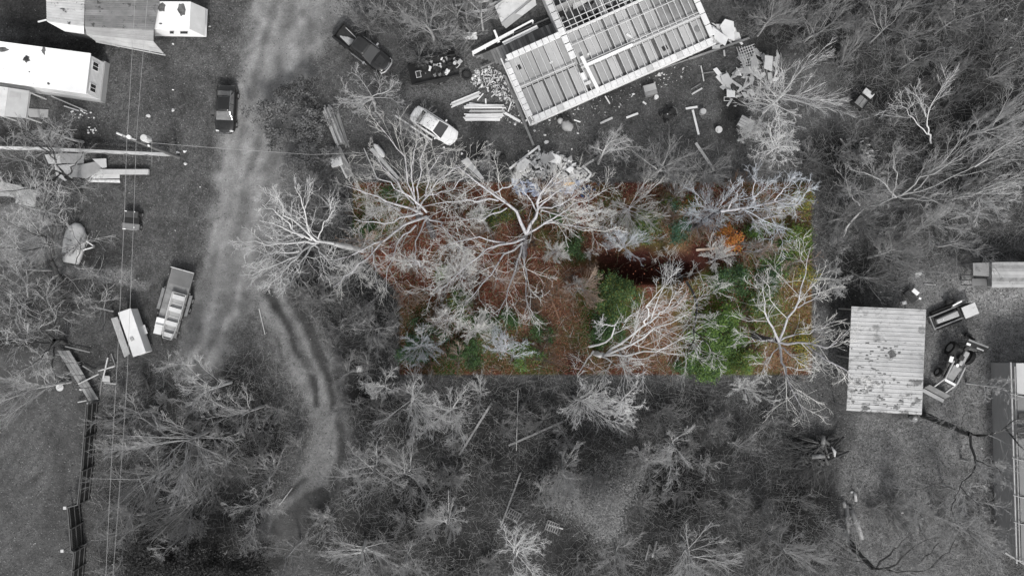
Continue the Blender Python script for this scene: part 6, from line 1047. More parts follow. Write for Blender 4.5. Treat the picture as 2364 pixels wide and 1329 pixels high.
# boat hull upside down at left, with tongue
x, y = P(165, 560, .7); t = thing('upturned_boat', 'pale upturned boat hull with a white trailer tongue on its right side', 'boat', (x, y, 0), math.radians(80))
HS = [(-2.0, .75, .35), (-1.2, 1.0, .55), (0, 1.08, .6), (1.0, .98, .58), (1.6, .7, .5), (1.95, .25, .4)]
MB().loft([[(x_, w_*math.cos(a), .15+h_*max(0, math.sin(a))**.6) for a in np.linspace(0, PI, 11)] for x_, w_, h_ in HS]).build('hull', mat('boat_pale', .46, .1, .8, .5, .05, stain=(.28, .2, 3)), t, 0, True)
for a, b_ in (((.45, -1.0, .35), (0.05, -1.95, .35)), ((-.55, -1.0, .35), (-.1, -1.95, .35))): MB().beam(a, b_, .09, .09).build('tongue_bar', WHP, t)
MB().box((0, -2.0, .35), (.3, .16, .12)).build('hitch', STL, t); MB().cyl((0, -1.5, .4), .06, .3, 8).build('jack', DRK, t)
for s in (-.9, .5): MB().box((s, 0, .1), (.12, 1.3, .2)).build('support_beam', DRK, t)

# ------------------------------------------------------------------ utility pole, wires and fences
base = P(415, 363); top = P3(281, 313, 10.6); base = ((base[0]+P(410, 364)[0])/2, base[1]); tx, ty = base
pt = thing('utility_pole', 'tall wooden utility pole with a pale transformer and two wires, left yard', 'utility pole', (tx, ty, 0))
MB().tube([(0, 0, -.2), (top[0]-tx, top[1]-ty, 10.6)], [.17, .11], 10).build('pole', mat('pole_wood', .13, .25, 1, .9, .2), pt)
tp = Vector((top[0]-tx, top[1]-ty, 10.6)); MB().cyl((tp.x+1.0, tp.y+.15, 8.6), .3, .9, 16).build('transformer', PAP, pt, .04); MB().beam(tp+Vector((-.15, .1, -.3)), tp+Vector((1.0, -.3, -.4)), .1, .1).build('crossarm', WDM, pt); MB().cyl(tp+Vector((.55, -.1, -.1)), .16, .2, 14).build('insulator', WHP, pt); MB().cyl(tp+Vector((1.25, -.45, -2.0)), .08, .2, 10).build('insulator', WHP, pt); MB().tube([tp+Vector((-.25, .15, .35)), tp+Vector((.1, .0, -.2))], .09, 8).build('pole_cap', PAP, pt)
for k, (L, zz) in enumerate([([(313, -20), (296, 280), (293, 318), (287, 500), (271, 830), (258, 1050), (243, 1350)], 10.3), ([(342, -20), (318, 275), (314, 335), (308, 520), (293, 880), (281, 1060), (259, 1350)], 8.4)]):
    q = [P3(px, py, zz) for px, py in L]; o_ = q[2]; ob = MB().tube(rel(q, o_), .015, 4).build('power_line', mat('cable_grey', .3, .1, 2, .5, 0), None); ob.location = o_; tag(ob, ['left one of the two thin power lines running down the left side', 'right one of the two thin power lines running down the left side'][k], 'power line')
q = [P3(326, 328, 8.2), P3(450, 338, 7.9), P3(600, 349, 7.7), P3(720, 357, 7.4), P3(850, 352, 6.5)]; ob = MB().tube(rel(q, q[0]), .016, 4).build('power_line', _M['cable_grey'], None); ob.location = q[0]; tag(ob, 'thin service wire running from the pole right across the dirt road', 'power line')
q = [P3(351, 325, 7.0), P3(350, 345, 5.5), P3(351, 385, 0)]; ob = MB().tube(rel(q, q[0]), .015, 4).build('guy_wire', _M['cable_grey'], None); ob.location = q[0]; tag(ob, 'short guy wire dropping from the utility pole', 'wire')
# horizontal board fence beside the pole
t = thing('board_fence', 'long weathered fence of horizontal boards ending at the utility pole', 'fence', (*P(200, 352), 0)); o = tuple(t.location)
FPm = [(-60, 344), (95, 348), (200, 352), (300, 357), (395, 361)]
for i, (a, b_) in enumerate(zip(FPm[:-1], FPm[1:])):
    for k, (zz, w_) in enumerate(((.25, .2), (.62, .2), (1.0, .2))): MB().beam(Vector((*P(*a), zz))-Vector(o), Vector((*P(*b_), zz-.02))-Vector(o), .05, .2).build('board', [WDM, PAP, WDM][(i+k) % 3], t)
    MB().beam(Vector((*P(*a), 1.22))-Vector(o), Vector((*P(*b_), 1.2))-Vector(o), .24, .05).build('top_rail', PAP if i < 2 else WDM, t)
    for f in (0, .5):
        p = Vector((*P(*a), 0))*(1-f)+Vector((*P(*b_), 0))*f-Vector(o); MB().box((p.x, p.y-.08, .6), (.1, .1, 1.2)).build('post', WDG, t)
# dark privacy fence going down the picture
FM = mat('fence_dark', .018, .4, 2, .8, .1); FR2 = mat('fence_rail', .085, .3, 2, .8, .1)
t = thing('privacy_fence', 'tall dark board fence with paler rails running down the lower left', 'fence', (*P(212, 1090), 0)); o = tuple(t.location)
FF = [(228, 926), (222, 1000), (216, 1075), (208, 1150), (186, 1156), (190, 1205), (193, 1253), (200, 1256), (196, 1300), (190, 1380)]
for i, (a, b_) in enumerate(zip(FF[:-1], FF[1:])):
    A_ = Vector((*P(*a), 0))-Vector(o); B_ = Vector((*P(*b_), 0))-Vector(o); d = B_-A_; L = d.length; dn = d.normalized()
    nb = max(1, int(L/.16)); mb = MB()
    for k in range(nb): c = A_+d*((k+.5)/nb); mb.box((c.x, c.y, 1.0), (.145, .03, 2.0+.03*((k*7) % 3)), math.atan2(d.y, d.x))
    bd_ = mb.build('boards', FM, t); bd_['kind'] = 'stuff'
    sd_ = Vector((-dn.y, dn.x, 0)); sd_ = sd_ if sd_.x > 0 else -sd_
    for zz in (.35, 1.1, 1.85): MB().beam(A_+sd_*.05+Vector((0, 0, zz)), B_+sd_*.05+Vector((0, 0, zz)), .05, .1).build('rail', FR2, t)
    MB().beam(A_+sd_*.0+Vector((0, 0, 2.06)), B_+Vector((0, 0, 2.06)), .1, .04).build('cap_rail', FR2, t); MB().box((A_.x+sd_.x*.1, A_.y, 1.0), (.1, .1, 2.05)).build('post', FR2, t)
for k, (px, py) in enumerate([(161, 1166), (155, 1264)]):
    cart('post_lamp', ['square pale lantern post by the step in the dark fence', 'square pale lantern post near the bottom of the dark fence'][k], 'lamp post', px, py, 0, [('post', 'b', ((0, 0, .6), (.1, .1, 1.2)), WDG), ('cap', 'b', ((0, 0, 1.25), (.3, .3, .12)), PAP)])
# board walk and broken timbers above it
t = thing('plank_walkway', 'broken grey plank walkway leading down to the dark fence', 'walkway', (*P(180, 870), 0)); o = tuple(t.location); W_ = [P3(131, 808, .5), P3(160, 808, .5), P3(228, 922, .5), P3(205, 925, .5)]
for k in range(3):
    for i in range(4):
        q = subq([W_[0], W_[1], W_[2], W_[3]], k/3+.012, (k+1)/3-.012, i/4+.006, (i+1)/4-.006); MB().slab(rel(q, o), .06).build('plank', [WDG, VD[0], VD[2]][(i+k) % 3], t)
for v in (.03, .35, .68, .97): a = lerpq(W_, -.05, v); b_ = lerpq(W_, 1.05, v); MB().beam(a-Vector(o)-Vector((0, 0, .15)), b_-Vector(o)-Vector((0, 0, .15)), .12, .16).build('bearer', WDD, t)
for k, (a, b_, za, zb, lab, M) in enumerate([((181, 886), (228, 863), .6, .9, 'thin pale rail over the plank walkway', WDM), ((238, 873), (249, 825), .5, .5, 'thin pale pole left of the power lines', PAP), ((227, 856), (265, 845), .5, .5, 'thin pale bar crossing the pole left of the power lines', PAP), ((191, 844), (217, 860), .2, .3, 'short grey log near the plank walkway', WDG), ((257, 816), (266, 842), .1, .1, 'short board edge among broken timbers', WDG), ((236, 872), (230, 918), .1, .1, 'grey beam down to the dark fence', WDG), ((240, 883), (268, 886), .1, .2, 'split plank below the broken timbers', WDM), ((150, 799), (208, 813), .3, .3, 'bent grey limb fallen above the walkway', WDG), ((180, 928), (200, 924), .2, .5, 'thin rail beside the top of the dark fence', WDM), ((202, 929), (203, 940), 1.6, 1.6, 'tiny white upright on the top of the dark fence', WHP)]):
    plank('broken_timber', lab, 'timber', a, b_, .1, .08, M, za, zb)
panel('broken_board', 'small square of grey planks among the broken timbers', 'board', [(237, 866), (253, 868), (254, 882), (236, 880)], .35, WDM)
cart('round_table', 'round pale table top at the edge of the left lawn', 'table', 141, 893, 0, [('top', 'c', ((0, 0, .7), .36, .05, 20), PAP), ('leg', 'c', ((0, 0, .35), .05, .7, 8), DRK), ('crossbar', 'b', ((0, 0, .73), (.6, .03, .01), .5), DRK)])
cart('white_ball', 'small bright white ball on the left lawn', 'ball', 180, 900, 0, [('ball', 'c', ((0, 0, .1), .11, .14, 12, 'z', .07), WHW), ('ball_base', 'c', ((0, 0, .04), .08, .06, 12), WHW)])

# ------------------------------------------------------------------ sheets, boards, stacks and rubbish
for k, (pts, zz, M, lab) in enumerate([([(138, 353), (194, 355), (193, 378), (140, 377)], .25, GRP2, 'dark grey sheet at the top of the sheet pile under the crooked tree'), ([(103, 357), (140, 355), (142, 378), (112, 378)], .2, PAP, 'pale torn sheet at the left of the sheet pile'), ([(213, 367), (245, 366), (246, 386), (236, 388)], .45, mat('sheet_light', .45, .1, 1, .8, .1), 'light square sheet at the upper right of the sheet pile'),
      ([(166, 384), (232, 371), (234, 392), (200, 412), (160, 408)], .38, mat('sheet_mid', .27, .15, 1, .8, .1), 'largest slanted grey sheet of the sheet pile'), ([(126, 382), (178, 378), (166, 412), (150, 418), (130, 406)], .3, PAP, 'pale broken sheet under the tree limbs of the sheet pile'), ([(225, 392), (276, 393), (276, 412), (205, 413)], .25, PAP, 'grey sheet below the long pale beam'),
      ([(200, 415), (276, 415), (277, 422), (205, 420)], .18, mat('speckled_trim', .55, .3, 4, .8, .1), 'narrow speckled strip at the bottom of the sheet pile'), ([(44, 430), (86, 441), (78, 485), (35, 468)], .9, mat('board_warm', .33, .12, 1, .8, .1), 'smooth pale board standing out over the worn slab'), ([(0, 420), (48, 428), (40, 455), (-10, 452)], .5, GRP2, 'grey sheet at the left edge above the smooth board'),
      ([(1110, 366+48), (1064, 372), (1080, 363), (1118, 412)], .6, mat('sheet_tan', .45, .1, 1, .8, .1), 'pale sheet propped up above the lot beside the engine parts'), ([(55, 250), (112, 253), (110, 272), (68, 270)], .1, GRP2, 'grey pavers in front of the porch')]):
    panel('loose_sheet', lab, 'sheet', pts, zz, M, .05)
plank('timber_beam', 'long pale squared beam reaching right from the sheet pile', 'beam', (232, 397), (344, 397), .5, .25, mat('beam_pale', .4, .12, 2, .8, .15, bscale=30), .25)
def stack(label, a, b_, n, w_, M, rows=2, seed=1, name='lumber_stack', z0=.05, cat='lumber'):
    A_ = wpt(*a, .3); B_ = wpt(*b_, .3); c = (A_+B_)/2; d = B_-A_; L = d.length; t = thing(name, label, cat, (c.x, c.y, 0), math.atan2(d.y, d.x)); rs = np.random.RandomState(seed)
    for r in range(rows):
        for k in range(n): MB().box((rs.uniform(-.12, .12)*L*.3, (k-(n-1)/2)*w_+rs.uniform(-.02, .02), z0+.05+r*.11), (L*rs.uniform(.82, 1), w_*.88, .09), rs.uniform(-.015, .015)).build('board', M[int(rs.randint(len(M)))], t)
    for s in (-.3, .3): MB().box((s*L, 0, z0-.02), (.1, n*w_+.2, .1)).build('bearer', WDG, t)
    return t
stack('upper weathered lumber stack beside the evergreens, left of the white car', (752, 245), (788, 335), 6, .16, [WDG, WDM, GRP2], 3, 1); stack('lower weathered lumber stack above the top left corner of the lot', (775, 338), (808, 410), 5, .16, [WDM, WDG, PAP], 3, 2)
stack('darker boards lying along the right side of the upper lumber stack', (775, 250), (803, 345), 3, .15, [WDG, WDN], 1, 3)
stack('top bundle of white boards left of the roofless house', (1069, 245), (1165, 245), 3, .13, [WHP, WDL], 2, 4); stack('lower bundle of white boards left of the roofless house', (1069, 270), (1163, 270), 5, .14, [WHP, WDL, WHP], 2, 5); stack('thin grey boards between the two white bundles', (1078, 256), (1165, 256), 2, .14, [GRP2, PAP], 1, 6)
stack('slanting bundle of long pale boards left of the roofless house', (1038, 243), (1112, 214), 4, .13, [WDL, WHP, PAP], 1, 7); stack('short bundle of white offcuts at the top edge', (1069, 82), (1101, 82), 5, .14, [WHP, WDL], 2, 8)
stack('white cased boards end to end by the slanting bundle', (1082, 240), (1116, 244), 2, .2, [WHP], 1, 9)
cart('plastic_tub', 'white plastic tub half under the lower lumber stack', 'tub', 776, 372, math.radians(14), [('tub', 'b', ((0, 0, .25), (1.1, .9, .5)), WHP), ('lid', 'b', ((0, -.15, .53), (1.12, .6, .06)), mat('tub_lid', .62, .1, 3, .6, .2)), ('rim', 'b', ((0, .35, .52), (1.12, .14, .05)), GRP2)])
t = thing('white_kayak', 'small white pointed hull lying above a leaning log', 'kayak', (*P(875, 347, .6), .0), math.radians(-52))
MB().loft([[(x_, -w_, .35), (x_, -w_*.7, .62), (x_, 0, .7), (x_, w_*.7, .62), (x_, w_, .35)] for x_, w_ in ((-.75, .1), (-.5, .26), (.1, .32), (.55, .28), (.8, .12))]).build('hull', WHW, t, 0, True); MB().box((0, 0, .2), (1.2, .3, .3)).build('stand', DRK, t)
def pl(lab, a, b_, w_, M, za=.05, zb=None, name='loose_board', cat='board', h_=.08): return plank(name, lab, cat, a, b_, w_, h_, M, za, zb)
pl('long grey log running down under the white pointed hull', (858, 343), (920, 412), .3, WDM, .2, .1, 'fallen_log', 'log', .25); pl('thin pole left of the leaning log', (840, 342), (872, 415), .09, WDM, .1)
pl('long dark beam leaning along the left wall of the roofless house', (1166, 176), (1232, 336), .22, WDG, .2); pl('second dark beam close to the left wall of the roofless house', (1175, 180), (1215, 290), .14, WDN, .3)
pl('longest grey beam on the grass under the right end of the roofless house', (1590, 137), (1730, 88), .2, WDG, .2); pl('grey board continuing the longest beam to the left', (1525, 160), (1596, 135), .1, WDG, .1)
pl('bright white board standing diagonal under the yard, below the L shaped piece', (1599, 254), (1613, 311), .2, WHP); pl('broken white gutter piece above the bright diagonal board', (1583, 251), (1610, 247), .2, WHP); pl('long pale plank lying diagonal above the lot', (1606, 330), (1649, 393), .26, mat('plank_pale', .4, .1, 1, .8, .1), .1)
for k, (a, b_, w_, M, lab) in enumerate([((1597, 218), (1621, 204), .16, PAP, 'pale board right of the round cabinet lid'), ((1595, 207), (1618, 193), .1, WDG, 'dark board parallel to a pale one in the upper yard'), ((1618, 152), (1625, 188), .1, PAP, 'thin upright of the cross shaped frame in the yard'), ((1620, 170), (1648, 166), .1, WDG, 'thin cross arm of the frame in the yard'), ((1446, 272), (1473, 262), .2, WHP, 'short white board in the middle of the yard'), ((1386, 285), (1414, 272), .2, PAP, 'short board with a split end above the pale bare tree'),
        ((1397, 222), (1408, 240), .12, WHP, 'small white stick below the roofless house'), ((1325, 277), (1340, 282), .12, WHP, 'short white stick right of the covered grill'), ((1330, 283), (1336, 302), .1, WDG, 'thin dark stick right of the covered grill'), ((1484, 235), (1492, 241), .16, WHP, 'tiny white offcut left of the riding mower'), ((1162, 259), (1201, 281), .24, WHP, 'white board reaching right from the lower white bundle'), ((1181, 235), (1173, 258), .12, WHP, 'thin white curved strip above the white boards'),
        ((1186, 231), (1206, 230), .1, WHP, 'short strip against the corner of the roofless house'), ((1212, 279), (1226, 274), .16, WHP, 'white block at the lowest corner of the roofless house'), ((1105, 205), (1114, 195), .1, WDM, 'short stick in the rubble left of the roofless house'), ((1121, 228), (1122, 243), .14, WHP, 'upright white offcut left of the roofless house'), ((1134, 224), (1148, 212), .1, PAP, 'tan offcut pointing up left of the roofless house'), ((1102, 232), (1116, 216), .1, WHP, 'white lath beside the slanting bundle'),
        ((1655, 175), (1690, 215), .35, WHP, 'broad white board crossing the right hand scrap'), ((1672, 175), (1712, 202), .22, PAP, 'crossed board in the middle of the right hand scrap'), ((1703, 212), (1735, 190), .2, PAP, 'board pointing to the fan shaped tree'), ((1679, 245), (1690, 228), .2, PAP, 'short board under the small frame'), ((1671, 116), (1673, 130), .16, PAP, 'small upright board by the longest beam'), ((1706, 205), (1765, 222), .08, WDM, 'thin long pole pointing right from the scrap'),
        ((1708, 97), (1714, 103), .2, WHP, 'small white block near the right end of the longest beam'), ((1320, 402), (1415, 340), .2, PAP, 'long pale board sticking out of the collapsed pile to the right'), ((1345, 383), (1366, 402), .2, WHP, 'white bent trim at the right end of the collapsed pile, upper part'), ((1366, 402), (1352, 416), .2, WHP, 'white bent trim at the right end of the collapsed pile, lower part'), ((1176, 390), (1245, 337), .2, WHP, 'long white trim along the upper left of the collapsed pile'), ((1243, 336), (1246, 348), .2, WHP, 'short white trim at the tip of the collapsed pile'), ((1193, 395), (1240, 360), .1, GRP2, 'thin grey strip parallel to the long white trim'),
        ((1298, 440), (1300, 515), .14, WHP, 'bluish white pole standing out into the top of the lot'), ((1607, 577), (1658, 573), .22, mat('log_tan', (.42, .33, .27), .2, 3, .9, .2), 'broken tan log on the dark floor right of the hollow'), ((1552, 716), (1590, 676), .2, mat('log_brown', (.16, .09, .06), .2, 3, .9, .2), 'brown fallen log on the bare clearing of the lot'), ((1270, 680), (1290, 735), .16, _M['log_brown'], 'brown fallen trunk in the middle of the lot'),
        ((1060, 1050), (1135, 930), .2, WDG, 'long fallen trunk in the lower wood'), ((1156, 1215), (1202, 1090), .16, WDG, 'thin fallen trunk beside a pallet in the lower wood'), ((1174, 1028), (1300, 972), .2, WDG, 'fallen log below the middle of the lot'), ((1196, 900), (1192, 1040), .06, WDM, 'thin straight pole standing in the lower wood'), ((1035, 1130), (1036, 1180), .07, WDM, 'short thin pole in the dark lower wood'), ((1506, 1285), (1516, 1248), .14, WDM, 'right one of two poles at the bottom'), ((1490, 1292), (1500, 1255), .12, WDG, 'left one of two poles at the bottom'),
        ((314, 1086), (340, 1148), .06, WHP, 'thin white tape strip under the widest tree'), ((598, 712), (612, 772), .05, PAP, 'thin straw coloured stick left of the dirt track'), ((645, 1165), (675, 1125), .07, WDM, 'thin curved stick at the turn of the dirt track'), ((1940, 320), (1953, 336), .1, WDL, 'pale stick in the wood right of the fan shaped tree'), ((2133, 656), (2160, 657), .07, WDM, 'thin stick left of the lean-to'), ((1880, 85), (1925, 50), .16, WDG, 'grey trunk leaning in the top right wood'), ((1265, 1210), (1300, 1220), .12, WDM, 'pale board lying by the second pallet')]):
    pl(lab, a, b_, w_, M, .04+.01*(k % 5))
# rags, bags and small litter: every piece its own thing
def rag(label, px, py, r, M=None, name='rag', cat='litter', group=None, seed=0, h_=.1):
    rs = np.random.RandomState(seed+int(px)); n = 8; x, y = P(px, py); s = m(r)*.62; el_ = rs.uniform(.5, 1)
    L = [[(s*q*math.cos(k*2*PI/n)*rs.uniform(.6, 1.25), s*q*el_*math.sin(k*2*PI/n)*rs.uniform(.5, 1.3), z_+rs.uniform(0, .03)) for k in range(n)] for q, z_ in ((1, .0), (.85, h_*.7), (.3, h_))]
    ob = MB().loft(L).build(name, M or WHP, None); ob.location = (x, y, .01); return tag(ob, label, cat, group)
for k, (px, py, r, lab) in enumerate([(1262, 328, 9, 'torn crescent of white foam above the collapsed pile'), (1258, 312, 5, 'square white rag above the white crescent'), (1334, 308, 5, 'small square white rag below the covered grill'), (1189, 287, 6, 'crumpled pale bag left of the roofless house corner'), (1234, 302, 5, 'pale crumpled paper below the roofless house corner'), (1462, 218, 7, 'twisted white rag left of the old cabinet'), (1320, 344, 3, 'tiny white litter above the pale bare tree'), (1697, 245, 6, 'tan rag under the crooked tree'), (1220, 349, 4, 'tiny white scrap left of the collapsed pile'), (1025, 340, 5, 'white ball of paper below the white car'), (1066, 355, 5, 'small white rag left of the engine parts'),
      (2321, 46, 6, 'white bird shaped litter in the top right wood'), (2333, 111, 4, 'pale scrap in the top right wood'), (2082, 1182, 6, 'white litter cup on the lower right lawn'), (2129, 1196, 5, 'pale litter right of the white cup'), (2266, 1034, 4, 'small white scrap on the grass by the long house'), (1967, 1135, 9, 'pale stump top above the split logs'), (967, 1108, 5, 'white scrap in the twigs of the lower wood'), (1000, 1107, 4, 'second smaller scrap in the lower wood'), (1563, 1010, 5, 'white bag caught in the spoke limbed tree'), (840, 762, 3, 'tiny white scrap left of the lot'), (852, 888, 4, 'white cup by the lower left lot corner'),
      (400, 208, 4, 'tiny white scrap on the grass left of the road'), (463, 432, 3, 'tiny white speck of litter left of the road'), (405, 532, 3, 'tiny scrap right of the battered buggy'), (2120, 632, 15, 'broad pale patch of spilled sand above the ribbed roof'), (400, 255, 7, 'pale broken tile on the grass, lower'), (343, 268, 9, 'flat pale lid on the grass below the carport'), (427, 350, 7, 'round white pot beside the utility pole'), (410, 352, 7, 'white jug beside the utility pole'), (428, 378, 6, 'pale stone below the utility pole'), (531, 22, 6, 'dark square can at the top edge'),
      (400, 102, 4, 'round pale pot near the camper'), (485, 62, 6, 'pale toy at the corner of the camper'), (1850, 1052, 8, 'pale stump at the left of the brush pile'), (90, 1163+0, 0.1, '')]):
    if r > 1: rag(lab, px, py, r, WHP if 'white' in lab else (DRK if 'dark' in lab else PAP), seed=k, h_=.04 if 'patch' in lab else .12)
rs = np.random.RandomState(77)
def heap(n, poly, labels, group, M, seed, zmax=.5, smin=.15, smax=.7, cat='rubble', name='rubble_piece', flat=.35):
    rs = np.random.RandomState(seed); X0, X1 = min(p[0] for p in poly), max(p[0] for p in poly); Y0, Y1 = min(p[1] for p in poly), max(p[1] for p in poly); c = 0; cx_, cy_ = cen(poly); n1 = min(int(n*.5), 80); SM = MB(); ox, oy = P(cx_, cy_)
    while c < n:
        px, py = rs.uniform(X0, X1), rs.uniform(Y0, Y1)
        if not inside(px, py, poly): continue
        dd = max(0, 1-math.hypot((px-cx_)/(X1-X0), (py-cy_)/(Y1-Y0))*1.9); zz = .05+zmax*dd*rs.uniform(.4, 1); a = rs.uniform(smin, smax); b_ = a*rs.uniform(.12, .6); x, y = P(px, py, zz)
        nn = rs.randint(4, 6); ring = [(a*.5*math.cos(k*2*PI/nn+.5)*rs.uniform(.8, 1.2), b_*.5*math.sin(k*2*PI/nn+.5)*rs.uniform(.8, 1.2)) for k in range(nn)]
        if c >= n1:
            R_ = Matrix.Rotation(rs.uniform(0, 6.3), 3, 'Z') @ Matrix.Rotation(rs.normal(0, flat), 3, 'X'); k_ = len(ring); o_ = Vector((x-ox, y-oy, zz*.8)); v_ = [o_+R_ @ Vector((p[0]*.7, p[1]*.7, z_)) for z_ in (-.02, .02) for p in ring]
            SM.add(v_, [tuple(range(k_))[::-1], tuple(range(k_, 2*k_))]+[(i, (i+1) % k_, k_+(i+1) % k_, k_+i) for i in range(k_)]); c += 1
            if c == n: ob = SM.build('rubble', M[1], None); ob.location = (ox, oy, 0); tag(ob, labels.replace('piece', 'pieces')+', loose small bits', 'rubble', None, 'stuff')
            continue
        ob = MB().prism(ring, -.02, .03).build(name, M[int(rs.randint(len(M)))], None); ob.location = (x, y, zz); ob.rotation_euler = (rs.normal(0, flat), rs.normal(0, flat), rs.uniform(0, 6.3)); tag(ob, labels, cat, group); c += 1
heap(330, [(1085, 165), (1130, 150), (1165, 175), (1180, 215), (1190, 240), (1150, 225), (1110, 205), (1085, 195)], 'jagged white scrap in the litter spill between junk trailer and roofless house', 'white scraps in the litter spill', [WHP, WHW, PAP, GRP2, WHP], 61, .25, .1, .5)
heap(120, [(1150, 215), (1200, 215), (1215, 285), (1170, 290), (1160, 250)], 'small pale scrap on the ground along the left wall of the roofless house', 'scraps along the left wall', [WHP, PAP, GRP2], 62, .05, .08, .3)
heap(110, [(1230, 285), (1400, 215), (1640, 120), (1640, 150), (1450, 245), (1260, 330)], 'small pale scrap lying on the grass along the front of the roofless house', 'scraps in front of the house', [WHP, PAP, GRP2, WDM], 63, .03, .1, .35)
PB = mat('debris_blue_white', (.55, .58, .66), .12, 1, .7, .1); PB2 = mat('debris_blue', (.30, .34, .44), .2, 1, .7, .1); PO = mat('debris_ochre', (.62, .38, .14), .1, 1, .7, .1); PN = mat('debris_navy', (.03, .055, .12), .3, 1, .7, .1)
heap(420, [(1180, 412), (1195, 375), (1235, 352), (1290, 352), (1325, 372), (1355, 402), (1362, 416), (1290, 418)], 'broken grey white board in the upper part of the collapsed pile', 'boards of the collapsed pile', [WHP, PAP, GRP2, PAP, mat('debris_mid', .3, .15, 1, .8, .1), WHP], 64, 1.5, .2, 1.0)
heap(170, [(1180, 418), (1340, 418), (1330, 440), (1290, 455), (1240, 450), (1190, 445)], 'bluish white torn sheet at the foot of the collapsed pile, inside the lot', 'torn sheets inside the lot', [PB, PB2, PB, PB2], 65, .8, .25, 1.2)
panel('torn_sheet', 'ochre yellow sheet at the foot of the collapsed pile', 'sheet', [(1300, 421), (1328, 421), (1322, 428), (1304, 428)], 1.1, PO); heap(14, [(1330, 430), (1385, 425), (1380, 455), (1335, 452)], 'dark navy blue tarp scrap right of the collapsed pile', 'navy tarp scraps', [PN, PN], 66, .3, .3, 1.0)
heap(26, [(1665, 170), (1700, 150), (1740, 190), (1735, 215), (1700, 235), (1670, 215)], 'pale broken board in the scrap left of the fan shaped tree', 'boards in the right hand scrap', [WHP, PAP, WDM, PAP], 67, .4, .5, 1.6)
heap(34, [(1710, 130), (1750, 120), (1800, 130), (1800, 200), (1745, 190), (1712, 165)], 'pale broken panel in the scrap above the fan shaped tree', 'panels in the upper scrap', [PAP, WDM, GRP2, WHP], 68, .5, .5, 1.7)
heap(16, [(1640, 60), (1690, 45), (1700, 100), (1650, 108)], 'bright white crumpled panel at the right end of the roofless house', 'panels at the end of the house', [WHP, WHW], 69, .6, .8, 2.0)
for k, (pts, zz, lab) in enumerate([([(1662, 60), (1674, 44), (1694, 50), (1696, 94), (1672, 86)], .5, 'largest bright white panel at the right end of the roofless house'), ([(1645, 62), (1682, 88), (1674, 106), (1650, 90)], .8, 'long white panel on top of the largest one'), ([(1645, 106), (1663, 102), (1662, 112), (1644, 113)], .4, 'small pale box shaped panel by the longest beam'), ([(1664, 175), (1680, 168), (1692, 190), (1680, 202), (1668, 190)], .5, 'pale square panel of the right hand scrap'), ([(1678, 207), (1697, 210), (1697, 225), (1678, 224)], .5, 'bright square panel just above the small frame'), ([(1646, 160), (1655, 156), (1668, 172), (1660, 178)], .3, 'small white panel at the top left of the right hand scrap'),
      ([(1735, 132), (1745, 130), (1753, 158), (1732, 162)], .9, 'triangular grey panel above the fan shaped tree'), ([(1766, 128), (1785, 130), (1782, 165), (1764, 158)], 1.0, 'pale upright panel above the fan shaped tree'), ([(1790, 135), (1796, 122), (1800, 128), (1790, 160)], 1.1, 'narrow leaning panel above the fan shaped tree'), ([(1580, 118), (1602, 115), (1598, 128), (1579, 128)], .6, 'white sheet hanging at the front eave of the roofless house'), ([(1192, 400), (1194, 378), (1212, 364), (1225, 372), (1210, 395)], .9, 'large pale sheet in the left part of the collapsed pile'), ([(1245, 362), (1275, 355), (1282, 366), (1255, 380)], 1.5, 'dark grey sheet on top of the collapsed pile'), ([(1273, 352), (1296, 362), (1292, 378), (1265, 374)], 1.4, 'white curved sheet on top of the collapsed pile'), ([(1305, 392), (1318, 383), (1325, 390), (1316, 400)], .9, 'white square panel right of the middle of the collapsed pile')]):
    panel('scrap_sheet', lab, 'panel', pts, zz, WHP if 'white' in lab or 'bright' in lab else PAP if 'pale' in lab else GRP2, .05)
t = thing('lattice_panel', 'pale diagonal garden lattice lying on the scrap heap', 'lattice', (*P(1726, 128, .5), .45), .1)
for k in range(7): MB().box((-.75+k*.25, 0, 0), (.06, 1.9, .025), .25).build('lath', PAP, t); MB().box((0, -.85+k*.28, .03), (1.6, .06, .025), .25).build('lath', PAP, t)
t = thing('small_frame', 'small empty white picture frame on the grass under the scrap', 'frame', (*P(1678, 229), .08))
for a, b_, c, d in ((0, .18, .62, .05), (0, -.18, .62, .05), (.29, 0, .05, .31), (-.29, 0, .05, .31)): MB().box((a, b_, 0), (c, d, .05)).build('frame_side', WHP, t)
for k, (px, py, rz) in enumerate([(1186, 1188, -.5), (1275, 1214, -.35)]):
    t = thing('wooden_pallet', ['slatted wooden pallet half hidden in the lower wood', 'second pallet with a pale edge in the lower wood'][k], 'pallet', (*P(px, py), .06), rz)
    for i in range(6): MB().box((-.6+i*.24, 0, .1), (.1, 1.0, .03)).build('slat', WDG, t)
    for s in (-.45, 0, .45): MB().box((0, s, .04), (1.3, .1, .08)).build('bearer', WDG, t)
tyre('old tyre lying in the lower wood below the pallets', 0, 0, .12, .33, thing('sawn_stump', 'sawn stump inside the old tyre in the lower wood', 'stump', (*P(1131, 1232), 0))); MB().cyl((0, 0, .06), .12, .14, 10).build('stump_top', WDM, bpy.data.objects['sawn_stump'])
tyre('dark tyre at the bottom edge of the lower wood', 0, 0, .12, .36, thing('sawn_stump', 'sawn stump inside the dark tyre at the bottom edge', 'stump', (*P(1043, 1320), 0)));  MB().cyl((0, 0, .06), .1, .14, 10).build('stump_top', WDG, bpy.data.objects['sawn_stump.001'])
cart('concrete_block', 'square pale block with a ring beside the lot, near its lower left corner', 'block', 828, 852, .1, [('slab', 'b', ((0, 0, .1), (.6, .6, .2)), GRP2), ('ring', 'c', ((0, 0, .22), .2, .04, 14), PAP)])
